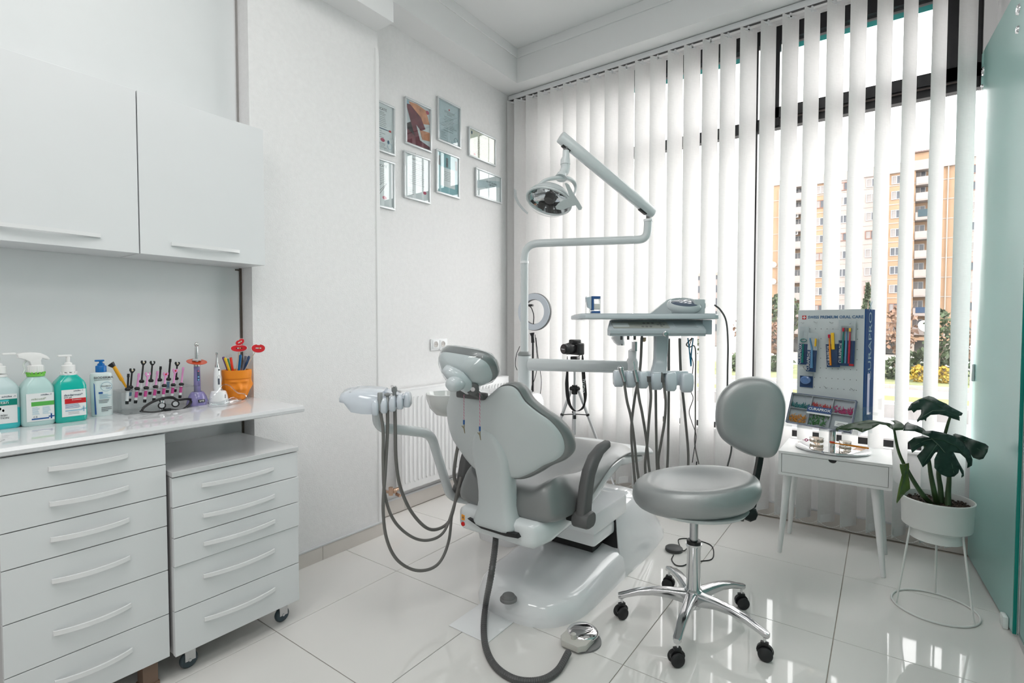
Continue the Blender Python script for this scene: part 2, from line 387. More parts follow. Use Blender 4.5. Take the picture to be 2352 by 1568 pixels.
# vertical blind
vb = thing('vertical_blind', 'white vertical blind of fabric slats drawn across the whole window', 'blind', (-1.1, 3.48, 3.06))
r = MB(); r.bb((-2.545, 3.462, 3.072), (.43, 3.502, 3.105), bev=.003); r.build('rail', mat('blind_rail', (.72, .73, .74), .35), vb)
r = MB(); r.bb((-2.54, 3.474, 3.068), (.43, 3.49, 3.073)); r.build('rail_slot', mat('slot_dark', (.08, .08, .08), .6), vb, smooth=0)
r = MB()
for x in (-2.40, -1.95, -1.2, -.35, .25): r.bb((x-.012, 3.46, 3.105), (x+.012, 3.505, 3.1105))
r.build('rail_clips', M_STEEL, vb, smooth=0, kind='stuff')
M_SLAT = translucent('slat_fabric', (.90, .895, .89), .52, weave=.06)
slat0 = None; SL = []
for i in range(26):
    xc = (.3187-.1143*i if i < 25 else -2.497)+[0, .003, -.002, .001, -.004, .002][i % 6]; th = math.radians(54+[0, 5, -2, 3, 1, -3, 4][i % 7]*.8)
    if i == 0: th = math.radians(50)
    if i == 2: th = math.radians(60)
    SL.append((xc, th))
    if slat0 is None:
        s = MB()
        N = 6; ring = []
        for sgn in (0, 1):
            for k in range(N+1):
                t = (k/N if sgn == 0 else 1-k/N); xx = (t-.5)*.127
                yy = .0035*math.cos((t-.5)*PI)+(.0006 if sgn else 0); ring.append((xx, yy))
        s.loft([[(a, bb, z) for a, bb in ring] for z in (-2.99, -2.2, -1.2, 0)])
        slat0 = s.build('slat', M_SLAT, vb, loc=(0, 0, 0)); o = slat0
        h = MB().bb((-.006, -.001, -.02), (.006, .004, .018)).bb((-.03, -.001, -.014), (.03, .004, -.004)).build('slat_hanger', M_WHITE, vb, loc=(0, 0, 0), smooth=0); h0 = h
        wgt = MB().bb((-.055, .002, -2.985), (.055, .0052, -2.94), bev=.001).build('bottom_weight', mat('weight_white', (.85, .85, .85), .4), vb, loc=(0, 0, 0), smooth=0); w0 = wgt
    else:
        o = slat0.copy(); COL.objects.link(o); h = h0.copy(); COL.objects.link(h); wgt = w0.copy(); COL.objects.link(wgt)
    for q in (o, h, wgt):
        q.location = Vector((xc, 3.48, 3.055))-ORG[vb.name]; q.rotation_euler = (0, 0, th)
for side in (-1,):
    ch = MB(); pts = []
    for i in range(25):
        a, ta = SL[i]; b2, tb = SL[i+1]
        p = Vector((a+side*.06*math.cos(ta), 3.48+side*.06*math.sin(ta), .085)); q = Vector((b2+side*.06*math.cos(tb), 3.48+side*.06*math.sin(tb), .085))
        for k in range(12):
            t = k/12; pts.append(p.lerp(q, t)-Vector((0, 0, .028*4*t*(1-t))))
    ch.tube(pts, .0009, 4)
    for p in pts[::1]: ch.sphere(p, .0021, seg=5, rings=4)
    ch.build('bead_chain', mat('bead_white', (.85, .85, .85), .3), vb)
# ================================================================ OUTSIDE
GZ = -3.2
def strip(name, y0, y1, col, z=GZ, h=.0, var=.06, vs=.8, rough=.9):
    return MB().bb((-45, y0, GZ-.3), (30, y1, z+h)).build(name, mat(name+'_mat', col, rough, var=var, vscale=vs), kind='structure', smooth=0)
strip('trim_9', 4.2, 24.5, (.22, .215, .21))
o_road = strip('trim_10', 24.5, 30.3, (.21, .21, .22), vs=.3)
strip('trim_11', 30.3, 30.9, (.22, .21, .205), h=.62, var=.12, vs=1.5)
strip('trim_12', 30.9, 31.3, (.28, .27, .26), h=.70)
strip('trim_13', 31.3, 37.2, (.15, .165, .05), h=.28, var=.3, vs=.9)
strip('trim_14', 37.2, 44.5, (.16, .16, .175), vs=.3)
strip('trim_15', 44.5, 45.2, (.34, .29, .26), h=.22)
strip('trim_16', 45.2, 62, (.13, .145, .06), h=.2, var=.35, vs=.5)
strip('trim_17', 62, 140, (.26, .25, .235), h=.1)
# kerb stones along the near canal wall
M_ORG = mat('facade_orange', (.265, .17, .105), .85, var=.06, vscale=.6)
M_PNK = mat('facade_pale', (.25, .215, .20), .85, var=.07, vscale=.5)
M_CRM = mat('facade_cream', (.27, .235, .205), .85, var=.05, vscale=.5)
M_PAN = mat('far_pane', (.045, .05, .06), .25, var=.2, vscale=1)
M_CURT = mat('far_curtain', (.19, .175, .17), .7, var=.1, vscale=2)
M_FRW = mat('far_frame_white', (.30, .29, .285), .6); M_FRB = mat('far_frame_brown', (.16, .075, .05), .6)
bl = thing('apartment_building', 'nine storey orange and pale apartment block with balconies across the road', 'building', (-3, 98, GZ))
def bx(x0, x1, z0, z1, y0, y1, nm, m): return MB().bb((x0, y0, z0), (x1, y1, z1)).build(nm, m, bl, smooth=0)
YF = 92.5
bx(-17.5, -15.8, -.7, 23.6, YF+.6, 104, 'wall', M_PNK); bx(-15.8, -12.0, -.7, 23.6, YF, 104, 'wall', M_ORG)
bx(-12.0, -10.6, -.7, 22.9, YF+1.2, 104, 'wall', M_ORG); bx(-10.6, -6.6, -.7, 22.9, YF, 104, 'wall', M_ORG)
bx(-6.6, -.3, -.7, 22.9, YF-.25, 104, 'wall', M_PNK); bx(-.3, 3.3, -.7, 22.9, YF, 104, 'wall', M_ORG)
bx(3.3, 5.3, -.7, 22.9, YF+1.3, 104, 'wall', M_ORG); bx(5.3, 8.0, -.7, 22.9, YF, 104, 'wall', M_ORG); bx(8.0, 15.5, -.7, 23.6, YF-.3, 104, 'wall', M_PNK)
bx(-15.9, -12, -.95, -.45, YF-.3, YF+.1, 'ledge', M_ORG); bx(-10.6, 8, -.95, -.45, YF-.4, YF+.1, 'ledge', M_ORG)
bx(-17.8, -12.0, 23.6, 24.3, YF-.3, 104, 'parapet', M_CRM); bx(-12.0, 8.0, 22.9, 24.25, YF-.45, 104, 'parapet', M_PNK); bx(8, 15.5, 23.6, 25.0, YF-.6, 104, 'parapet', M_CRM)
bx(2.6, 5.6, 24.2, 25.6, YF+1, 98, 'roof_hut', M_ORG); bx(2.2, 6, 25.6, 25.8, YF+.6, 98.4, 'roof_hut_slab', mat('slab_dark', (.12, .08, .07), .8))
bx(-12.3, -11, 24.25, 25.0, YF+.5, 97, 'roof_vent', M_CRM); MB().cyl((2.9, YF+1, 25.8), (2.9, YF+1, 27.6), .05, seg=6).build('antenna', M_STEEL, bl)
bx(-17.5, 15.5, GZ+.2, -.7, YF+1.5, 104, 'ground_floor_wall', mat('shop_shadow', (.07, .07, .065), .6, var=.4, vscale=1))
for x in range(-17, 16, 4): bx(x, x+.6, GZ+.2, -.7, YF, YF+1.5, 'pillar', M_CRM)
# joints between floors
for k in range(9):
    z = -.3+2.68*k
    j = MB()
    for (x0, x1, yy) in ((-15.8, -12, YF), (-10.6, -6.6, YF), (-6.6, -.3, YF-.25), (-.3, 3.3, YF), (5.3, 8, YF), (8, 15.5, YF-.3)): j.bb((x0, yy-.06, z), (x1, yy, z+.14))
    j.build('floor_band', M_CRM, bl, smooth=0, kind='stuff')
j = MB()
for x in (-13.9, 6.8, 8.05, 9.3, -6.5, -.35): j.bb((x-.06, YF-.36, -.5), (x+.06, YF, 22.9))
j.build('panel_joint', M_CRM, bl, smooth=0, kind='stuff')
rnd = random.Random(3)
protow = {}
def far_window(xc, zc, w, h, y, fm, curt):
    key = (w, h, fm.name, curt)
    if key not in protow:
        f = MB(); t = .09
        f.bb((-w/2, -.12, -h/2), (w/2, .02, -h/2+t)); f.bb((-w/2, -.12, h/2-t), (w/2, .02, h/2)); f.bb((-w/2, -.12, -h/2), (-w/2+t, .02, h/2)); f.bb((w/2-t, -.12, -h/2), (w/2, .02, h/2)); f.bb((-t/2, -.1, -h/2), (t/2, .02, h/2))
        fo = f.build('window', fm, bl, loc=(0, 0, 0), smooth=0)
        p = MB().bb((-w/2+t, -.06, -h/2+t), (-t/2, -.02, h/2-t)).build('pane', M_CURT if curt else M_PAN, fo, loc=(0, 0, 0), smooth=0)
        p2 = MB().bb((t/2, -.06, -h/2+t), (w/2-t, -.02, h/2-t)).build('pane', M_CURT if curt == 2 else M_PAN, fo, loc=(0, 0, 0), smooth=0)
        protow[key] = fo
    else: fo = copy_tree(protow[key])
    fo.location = Vector((xc, y, zc))-ORG[bl.name]
for k in range(9):
    z = 1.05+2.68*k-.0
    if z > 22: z = 22
    for (xc, w, y) in ((-8.25, 1.5, YF), (-5.2, 1.5, YF-.25), (-1.75, 1.7, YF-.25), (1.15, 1.5, YF), (9.2, 1.3, YF-.3), (12.5, 1.4, YF-.3), (-13.4, 1.2, YF)):
        far_window(xc, z, w*.80, 1.2, y, rnd.choice([M_FRW, M_FRW, M_FRB]) if k > 3 else rnd.choice([M_FRB, M_FRW]), rnd.choice([0, 1, 1, 2]))
    far_window(-11.3, z+.1, 1.2, 1.7, YF+1.2, M_FRW, 0); far_window(3.9, z+.1, 1.2, 1.8, YF+1.3, M_FRW, 1)
    for xb0, xb1 in ((-11.9, -10.7), (3.35, 5.0)):
        b = MB(); b.bb((xb0, YF-.7, z-1.25), (xb1, YF+1.2, z-1.1)); b.bb((xb0, YF-.75, z-1.1), (xb1, YF-.65, z-.15)); b.bb((xb0, YF-.7, z-1.1), (xb0+.08, YF+.1, z-.15)); b.bb((xb1-.08, YF-.7, z-1.1), (xb1, YF+.1, z-.15))
        b.build('balcony', M_PNK, bl, smooth=0)
def cloth(x, z, w, h, c, n): MB().bb((x, YF-.82, z), (x+w, YF-.78, z+h)).build(n, mat(n+'_m', c, .9, var=.1), None, label={'blanket_dark': 'dark patterned blanket hung over an upper balcony rail of the orange block', 'laundry_blue': 'dark blue laundry hung on a lower balcony of the orange block'}[n], cat='laundry', smooth=0)
cloth(3.6, 16.3, 1.3, 1.0, (.03, .05, .06), 'blanket_dark'); cloth(3.6, 2.9, 1.1, .8, (.02, .04, .08), 'laundry_blue')
def dish(x, y, z, r, lab):
    d = thing('satellite_dish', lab, 'satellite dish', (x, y, z))
    T = Matrix.Translation((x, y, z)) @ Matrix.Rotation(math.radians(65), 4, 'X') @ Matrix.Rotation(math.radians(20), 4, 'Y')
    MB(T).lathe([(.001, .0), (r*.5, .04*r), (r, .2*r), (r, .22*r), (r*.5, .08*r), (.001, .04*r)], seg=18).build('reflector', mat('dish_white', (.62, .62, .62), .5), d)
    MB(T).cyl((0, 0, 0), (0, 0, -1.3*r), .06, seg=6).build('arm', M_STEEL, d)
dish(4.6, YF-1.5, 1.0, .85, 'white satellite dish on the lowest balcony of the orange block')
dish(-14.6, YF-.7, 8.2, .5, 'small satellite dish at the left end of the orange block, middle floors')
dish(-14.6, YF-.7, 10.9, .5, 'small satellite dish at the left end of the orange block, one floor higher')
dish(8.9, YF-1.2, -1.9, .9, 'white satellite dish low down among the trees at the right')
for (x, z, lb) in ((-11.6, 15.4, 'lower air conditioner on the left balcony column of the orange block'), (-11.6, 18.1, 'upper air conditioner on the left balcony column of the orange block'), (2.6, 9.6, 'air conditioner left of the right balcony column of the orange block')):
    ac = thing('air_conditioner', lb, 'air conditioner', (x, YF-.6, z), group='air conditioners on the facade')
    MB().bb((x-.45, YF-.55, z), (x+.45, YF-.3, z+.6), bev=.03).build('case', M_FRW, ac); MB().lathe([(0, .02), (.22, .02), (.22, 0), (0, 0)], c=(x+.15, YF-.56, z+.3), T=Matrix.Rotation(PI/2, 4, 'X')).build('fan_grille', M_BLACK, ac)
b2 = thing('low_building', 'pale grey lower apartment block far off at the left', 'building', (-24, 110, GZ))
MB().bb((-33, 108, GZ+.2), (-26.6, 116, 11.2)).build('wall', M_PNK, b2, smooth=0)
for k in range(5):
    for x in (-32.3, -30.5, -28.6, -27.2): MB().bb((x-.5, 107.9, 0+2.6*k), (x+.5, 108, 1.4+2.6*k)).build('window', M_PAN, b2, smooth=0)
MB().bb((-33.2, 107.6, 11.2), (-26.4, 116, 11.8)).build('parapet', M_CRM, b2, smooth=0)
# trees
M_LEAF = mat('far_foliage_green', (.045, .065, .03), .8, var=.5, vscale=1.2); M_LEAFB = mat('far_foliage_brown', (.16, .095, .065), .8, var=.5, vscale=1.2)
M_LEAFY = mat('far_foliage_yellow', (.32, .22, .03), .8, var=.4, vscale=2); M_BARK = mat('far_bark', (.15, .11, .09), .9, var=.3)
def tree(x, y, z0, h, w, m, lab, cat, nm, kind='round', n=420, grp=None):
    t = thing(nm, lab, cat, (x, y, z0), group=grp); rr = random.Random(int(x*100+y*7))
    T = MB(); T.tube([(x, y, z0), (x+.05*w, y, z0+h*.35), (x-.03*w, y, z0+h*.8)], [.05*w+.04, .035*w+.03, .01], 6)
    for k in range(5):
        a = rr.random()*6.28; zz = z0+h*(.25+.12*k); T.tube([(x, y, zz), (x+w*.25*math.cos(a), y+w*.25*math.sin(a), zz+h*.15), (x+w*.4*math.cos(a), y+w*.4*math.sin(a), zz+h*.3)], [.03*w, .02*w, .008], 4)
    T.build('trunk', M_BARK, t)
    L = MB(); sz = .07*w+.09
    for k in range(n):
        u = rr.random(); 
        if kind == 'cone': zz = u**.8; rad = w*.5*(1-zz)*(.35+.65*rr.random()); zc = z0+h*(.12+.88*zz)
        else:
            zz = rr.random(); rad = w*.5*math.sqrt(max(0, 1-(2*zz-1)**2))*(.4+.6*rr.random()); zc = z0+h*((.3 if kind == 'round' else .02)+(.7 if kind == 'round' else .98)*zz)
        a = rr.random()*6.28; c = Vector((x+rad*math.cos(a), y+rad*math.sin(a), zc))
        d1 = Vector((rr.uniform(-1, 1), rr.uniform(-1, 1), rr.uniform(-1, 1))).normalized()*sz*rr.uniform(.5, 1.3); d2 = d1.cross(Vector((rr.uniform(-1, 1), rr.uniform(-1, 1), rr.uniform(-1, 1)))).normalized()*sz*.6
        L.face((c-d1, c+d2, c+d1, c-d2))
    L.build('foliage', m, t, kind='stuff', smooth=0, norm=False)
G1, G2 = 'trees in front of the orange block', 'low shrubs on the grass verge'
tree(-1.6, 75, GZ+.2, 9.2, 3.0, M_LEAF, 'slim dark conifer rising above the display stand', 'tree', 'conifer_tree', 'cone', 500)
tree(-11.5, 80, GZ+.2, 8.5, 5, M_LEAF, 'dark leafy trees in front of the block', 'tree', 'leafy_tree', 'round', grp=G1)
tree(1.2, 56, GZ+.1, 6.0, 2.6, M_LEAFB, 'brown autumn tree just right of the display stand', 'tree', 'autumn_tree', 'round', 260)
tree(3.6, 54, GZ+.1, 5.6, 2.0, M_LEAF, 'green grey tree on the verge below the balconies', 'tree', 'leafy_tree', 'round', 300)
tree(5.8, 53, GZ+.1, 4.9, 2.2, M_LEAFB, 'brown bare-branched tree at the right of the verge', 'tree', 'autumn_tree', 'round', 200)
tree(7.1, 50, GZ+.1, 6.2, 1.9, M_LEAF, 'narrow dark evergreen beside the teal glass panel', 'tree', 'evergreen_tree', 'cone', 400)
tree(-13.5, 70, GZ+.1, 6.0, 4.5, M_LEAFB, 'brown tree left of the display stand', 'tree', 'autumn_tree', 'round', 260)
tree(-18.6, 62, GZ+.1, 6.6, 2.5, M_LEAF, 'dark evergreen seen left of the stool backrest', 'tree', 'evergreen_tree', 'cone', 420)
tree(-24, 66, GZ+.1, 6.0, 3, M_LEAFB, 'brown tree far left beyond the blind', 'tree', 'autumn_tree', 'round', 240)
tree(-9.0, 60, GZ+.1, 4.5, 3, M_LEAFB, 'low brown tree behind the display stand', 'tree', 'autumn_tree', 'round', 240)
tree(8.6, 66, GZ+.1, 5.0, 4, M_LEAF, 'bushy green tree under the right end of the block', 'tree', 'leafy_tree', 'round', 300)
for (x, y, w, h, m, lb) in ((.9, 50, 2.4, 1.7, M_LEAF, 'low dark shrub on the verge just right of the display stand'), (3.5, 58, 4.5, 2.2, M_LEAF, 'broad green shrub on the verge behind the yellow shrubs'), (5.7, 48.5, 1.7, 2.3, M_LEAF, 'tall dark shrub on the verge, nearest to the teal glass'), (-16.2, 50, 2.4, 1.8, M_LEAF, 'dark shrub on the verge beside the window mullion'), (-10.3, 50, 2.6, 1.8, M_LEAF, 'dark shrub on the verge left of the display stand'), (-7.6, 52, 2.4, 1.6, M_LEAF, 'small shrub on the verge hidden by the display stand'), (-21, 50, 2, 1.5, M_LEAF, 'small shrub on the verge farthest to the left')):
    tree(x, y, GZ+.1, h, w, m, lb, 'shrub', 'verge_shrub', 'bush', 260, G2)
for x, lb in ((2.2, 'left one of two yellow rounded shrubs on the verge'), (3.6, 'right one of two yellow rounded shrubs on the verge')): tree(x, 48.5, GZ+.1, 1.3, 1.2, M_LEAFY, lb, 'shrub', 'yellow_shrub', 'bush', 200, 'yellow shrubs')
# ================================================================ CABINETS ON THE LEFT
M_CABF = mat('cabinet_front', (.76, .775, .785), .33, spec=.5, var=.008, vscale=3)
M_CABC = mat('cabinet_carcass', (.60, .60, .60), .5, var=.02)
M_HAND = mat('handle_white', (.82, .825, .83), .25, coat=.2, var=.01)
def arc_handle(y0, y1, z, xf, out, name, parent, th=.0065, h=.013, dz=0):
    b = MB(); n = 14; rings = []
    for k in range(n+1):
        t = k/n; y = y0+(y1-y0)*t; x = xf+out*math.sin(PI*t)**.8 if 0 < t < 1 else xf
        rings.append([(x, y, z-h/2), (x+th, y, z-h/2), (x+th, y, z+h/2), (x, y, z+h/2)])
    b.loft(rings)
    return b.build(name, M_HAND, parent, smooth=30)
XF = -2.226
for nm, y0, y1, hy0, hy1, lab in (('a', .10, .733, .30, .618, 'white wall cabinet at the left edge of the picture, above the bottles'),
                         ('b', .7365, 1.208, .838, 1.095, 'white wall cabinet next to the stucco column, above the lip props')):
    c = thing('wall_cabinet', lab, 'cabinet', (-2.33, (y0+y1)/2, 1.484), group='wall cabinets over the worktop')
    MB().bb((XN+.0062, y0, 1.484), (XF-.019, y1, 2.076), bev=.0008).build('body', M_CABF, c, smooth=0)
    d = MB().bb((XF-.0175, y0+.0005, 1.4835), (XF, y1, 2.077), bev=.001).build('door', M_CABF, c, smooth=0)
    arc_handle(hy0, hy1, 1.531, XF, .014, 'handle', d)
wt = MB()
prof = [(-2.436, .860), (-1.942, .860), (-1.934, .864), (-1.933, .874), (-1.938, .884), (-1.95, .886), (-2.436, .886)]
wt.loft([[(x, y, z) for x, z in prof] for y in (-.6, 1.2075)])
wt.build('worktop', mat('worktop_gloss_white', (.70, .71, .725), .05, coat=.35, spec=.5, var=.02, vscale=200), None, 'glossy white worktop running above the drawer units along the left wall', 'worktop', smooth=30)
def drawer_unit(name, lab, y0, y1, xf, zs, hy, tops, group, ajar={}, leg=False):
    c = thing(name, lab, 'drawer unit', ((xf-2.42)/2, (y0+y1)/2, 0), group=group)
    MB().bb((-2.42, y0+.001, zs[-1]+.003), (xf-.020, y1-.001, zs[0]), bev=.0008).build('body', M_CABC, c, smooth=0)
    for k in range(len(zs)-1):
        zt, zb = zs[k], zs[k+1]; a = ajar.get(k, 0)
        d = MB().bb((xf-.018+a, y0, zb+.0015), (xf+a, y1, zt-.0015), bev=.001).build('drawer', M_CABF, c, smooth=0)
        hz = tops[k]
        arc_handle(hy[0], hy[1], hz, xf+a, .022, 'handle', d)
    return c
bc = drawer_unit('drawer_cabinet', 'white six drawer base cabinet fixed under the worktop at the left edge', .3005, .7045, -1.951, [.856, .750, .644, .5405, .389, .238, .089], (.405, .597), [.803, .7005, .596, .473, .3185, .171], 'drawer units')
for y in (.34, .655):
    for x in (-2.0, -2.36):
        MB().bb((x-.024, y-.022, .004), (x+.024, y+.022, .092)).bb((x-.028, y-.026, .0), (x+.028, y+.026, .012)).build('leg', mat('leg_brown', (.22, .14, .10), .45, var=.1), bc, smooth=0)
mc = drawer_unit('mobile_drawer_cabinet', 'white five drawer cabinet on casters standing next to the column', .7145, 1.171, -1.931, [.704, .601, .4975, .3985, .2435, .087], (.806, 1.067), [.6575, .5505, .4505, .333, .178], 'drawer units', {1: .006, 2: .006})
MB().bb((-2.425, .7135, .7065), (-1.925, 1.1735, .7245), bev=.002).build('top', mat('top_gloss', (.66, .67, .675), .10, coat=.5, var=.01), mc, smooth=0)
for (x, y) in ((-1.985, .775), (-1.985, 1.125), (-2.36, .775), (-2.36, 1.125)):
    k = MB(); k.bb((x-.018, y-.018, .080), (x+.018, y+.018, .087)); k.bb((x-.014, y-.016, .03), (x-.010, y+.018, .082)); k.bb((x+.010, y-.016, .03), (x+.014, y+.018, .082)); k.cyl((x-.016, y, .032), (x+.016, y, .032), .005, seg=10)
    cs = k.build('caster', M_STEEL, mc)
    T = Matrix.Translation((x, y, .030)) @ Matrix.Rotation(PI/2, 4, 'Y')
    MB().lathe([(0, -.008), (.024, -.009), (.029, -.005), (.030, 0), (.029, .005), (.024, .009), (0, .008)], T=T, seg=24).build('wheel', mat('caster_rubber', (.05, .075, .09), .4, var=.05), cs)
# ================================================================ THINGS ON THE WORKTOP
ZC = .8862
def bframe(x, y, a=0): return Matrix.Translation((x, y, ZC)) @ Matrix.Rotation(PI/2+a, 4, 'Z')   # local x = +Y, front = +X
def bottle_body(b, w, d, hs, hn, rn, r=.016, base=.004):
    R = []
    for z, sc, rr in ((0, .90, r), (base, .97, r), (.012, 1, r), (hs*.6, 1, r), (hs*.93, .99, r), (hs, .93, r)):
        R.append([(x, y, z) for x, y in round_rect(w*sc, d*sc, rr*sc, 5)])
    for k in range(1, 6):
        t = k/5; ww = w*.93*(1-t)+2*rn*t; dd = d*.93*(1-t)+2*rn*t; rr = min(ww, dd)/2*(.35*(1-t)+.999*t)
        R.append([(x, y, hs+(hn-hs)*t**.85) for x, y in round_rect(ww, dd, rr, 5)])
    b.loft(R)
    return b
INK = mat('label_ink', (.02, .04, .10), .5); INKG = mat('label_ink_grey', (.12, .12, .13), .5); LAB = mat('label_white', (.78, .80, .80), .4)
BLU = mat('label_blue', (.02, .09, .30), .4); GRN = mat('label_green', (.10, .42, .08), .4); RED = mat('label_red', (.55, .015, .02), .4); TEALL = mat('label_teal', (.0, .22, .17), .4); LBL = mat('label_pale_blue', (.30, .50, .62), .4)
def flat(M, x0, x1, z0, z1, y): # thin plate on the front (-y) face
    return MB(M).bb((x0, y-.0006, z0), (x1, y, z1))
def tx(M, s, x, z, y, size, align='LEFT', sx=1, bold=0): # upright text on the front face
    return MB(M).text(s, size, Matrix.Translation((x, y-.0009, z)) @ Matrix.Rotation(PI/2, 4, 'X'), align, .0002, bold, sx)
def lines(M, x0, x1, z0, z1, n, y, seed=1, hh=.35):
    b = MB(M); r = random.Random(seed)
    for k in range(n):
        z = z1-(z1-z0)*k/n; h = (z1-z0)/n*hh; b.bb((x0, y-.0009, z-h), (x0+(x1-x0)*r.uniform(.6, 1), y-.0006, z))
    return b
M_PPW = mat('pump_white', (.84, .84, .83), .3, var=.01)
def pump(M, parent, zn, m=M_PPW, nozzle=-.045, h=.065, rc=.019, up=.045):
    p = MB(M).lathe([(rc, 0), (rc, .021), (rc*.9, .023), (.011, .024), (.0105, .03), (.0055, .033), (.0055, h-.008), (0, h-.008)], c=(0, 0, zn), seg=24)
    p.bb((min(nozzle, .010), -.0065, zn+h-.010), (max(.010, nozzle), .0065, zn+h-.003), bev=.0028)
    q = p.build('pump', m, parent); 
    return q
PP = lambda n, c: mat(n, c, .22, trans=.35, ior=1.4, var=.01)
# 1 left blue-green wash lotion
M = bframe(-2.31, .365); t = thing('pump_bottle', 'clear bottle of pale blue wash lotion cut by the left picture edge', 'bottle', (-2.31, .365, ZC), group='hygiene bottles on the worktop')
bottle_body(MB(M), .092, .07, .135, .166, .020).build('body', mat('pale_pp', (.60, .74, .75), .25, trans=.15, var=.01), t)
bottle_body(MB(M), .0925, .0705, .08, .094, .040).build('liquid', mat('liquid_cyan', (.06, .55, .58), .25, var=.02), t)
MB(M).lathe([(.0215, 0), (.0215, .008), (.019, .008), (.0, .012)], c=(0, 0, .166), seg=24).build('collar', M_PPW, t); pump(M, t, .178, nozzle=.043, h=.068)
Y = -.0357
lb = flat(M, -.03, .036, .018, .112, Y).build('label', LAB, t, smooth=0)
flat(M, -.03, .036, .076, .096, Y-.0006).build('band', TEALL, lb, smooth=0)
tx(M, 'itan', -.006, .086, Y-.001, .015).build('lettering', LAB, lb); tx(M, 'schülke -+', .0, .104, Y-.0003, .008).build('lettering', INK, lb); tx(M, 'WASH\nLOTION', .0, .040, Y-.0003, .0085, 'CENTER').build('lettering', INKG, lb)
for k, (xx, zz) in enumerate(((-.004, .066), (.003, .060))):
    MB(M).lathe([(.0001, -.0005), (.0028, -.0005), (.0028, 0), (.0001, 0)], T=Matrix.Translation((xx, Y-.0006, zz)) @ Matrix.Rotation(PI/2, 4, 'X'), seg=14, sy=1.5).build('drop_mark', TEALL, lb)
# 2 spray bottle
M = bframe(-2.295, .452, .06); t = thing('spray_bottle', 'translucent spray bottle with white trigger head and bright green collar', 'bottle', (-2.295, .452, ZC), group='hygiene bottles on the worktop')
bottle_body(MB(M), .085, .066, .128, .165, .019).build('body', mat('pale_green_pp', (.52, .72, .70), .25, trans=.1, var=.01), t)
cg = MB(M).lathe([(.0235, 0), (.0235, .008), (.020, .009), (0, .009)], c=(0, 0, .163), seg=28)
for k in range(14):
    a = 2*PI*k/14; cg.box((.0225*math.cos(a), .0225*math.sin(a), .174), (.005, .005, .006))
cg.build('collar', mat('collar_green', (.18, .55, .08), .35), t)
h = MB(M); h.lathe([(.0205, 0), (.0205, .024), (.018, .026), (0, .027)], c=(0, 0, .174), seg=28)
for k in range(20):
    a = 2*PI*k/20; h.box((.0205*math.cos(a), .0205*math.sin(a), .186), (.002, .002, .02))
h.build('screw_cap', M_PPW, t)
sp = [(-.044, .226), (-.046, .238), (-.038, .242), (-.01, .243), (.012, .240), (.028, .230), (.036, .218), (.030, .216), (.016, .222), (.012, .215), (.014, .198), (-.012, .198), (-.016, .212), (-.028, .220)]
MB(M).prism(sp, -.012, .012, T=Matrix.Rotation(PI/2, 4, 'X'), bev=.004).build('spray_head', M_PPW, t)
MB(M).tube(smooth_path([(-.022, 0, .216), (-.03, 0, .203), (-.026, 0, .188), (-.032, 0, .172)], 4), [.003]*12+[.002], 6).build('trigger', mat('trigger_pale', (.72, .78, .74), .3), t)
Y = -.0335
lb = flat(M, -.034, .036, .016, .108, Y).build('label', LAB, t, smooth=0)
flat(M, -.022, .036, .066, .080, Y-.0005).build('band', GRN, lb, smooth=0)
tx(M, 'mikrozid*', -.022, .089, Y-.0003, .0095).build('lettering', mat('ink_olive', (.35, .42, .30), .5), lb); tx(M, 'schülke -+', .002, .102, Y-.0003, .0068).build('lettering', INK, lb); tx(M, 'C E', -.018, .030, Y-.0003, .007).build('lettering', INK, lb)
lines(M, -.020, .0, .036, .062, 8, Y).build('small_print', LBL, lb, kind='stuff', smooth=0); lines(M, .006, .030, .036, .062, 8, Y, 3).build('small_print', LBL, lb, kind='stuff', smooth=0)
c = flat(M, -.022, .022, .021, .0255, Y-.0005); c.bb((.026, Y-.001, .020), (.030, Y, .037)).bb((.021, Y-.001, .026), (.036, Y, .030)); c.build('logo_print', BLU, lb, smooth=0, kind='stuff')
# 3 desderman
M = bframe(-2.29, .536, .03); t = thing('pump_bottle', 'bright turquoise gel bottle with white pump and red banded label', 'bottle', (-2.29, .536, ZC), group='hygiene bottles on the worktop')
bottle_body(MB(M), .088, .066, .132, .163, .021).build('body', mat('turquoise_gel', (.0, .43, .36), .18, spec=.6, coat=.4, var=.02), t)
cg = MB(M).lathe([(.0225, 0), (.0225, .006), (.021, .007), (0, .008)], c=(0, 0, .161), seg=28)
for k in range(10):
    a = 2*PI*k/10; cg.box((.021*math.cos(a), .021*math.sin(a), .169), (.006, .006, .005))
cg.build('collar', M_PPW, t); pump(M, t, .172, nozzle=-.028, h=.062)
Y = -.0335
lb = flat(M, -.029, .037, .020, .112, Y).build('label', LAB, t, smooth=0)
flat(M, -.021, .037, .064, .081, Y-.0005).build('band', RED, lb, smooth=0); MB(M).prism([(.008, .064), (.037, .066), (.035, .0725), (.018, .071)], -.001, 0, T=Matrix.Translation((0, Y-.0005, 0)) @ Matrix.Rotation(PI/2, 4, 'X')).build('patch', BLU, lb)
tx(M, 'desderman*', -.023, .0935, Y-.0003, .0105).build('lettering', INK, lb); tx(M, 'pure gel', -.023, .086, Y-.0003, .0065).build('lettering', INKG, lb); tx(M, 'schülke -+', .003, .107, Y-.0003, .0065).build('lettering', INK, lb); tx(M, 'Desinfektion', -.002, .0765, Y-.0012, .005).build('lettering', LAB, lb)
lines(M, -.020, .022, .046, .062, 5, Y, 5).build('small_print', BLU, lb, kind='stuff', smooth=0)
c = flat(M, -.020, .026, .038, .042, Y-.0005); c.bb((.028, Y-.001, .034), (.032, Y, .052)).bb((.024, Y-.001, .041), (.037, Y, .045)); c.build('logo_print', LBL, lb, smooth=0, kind='stuff')
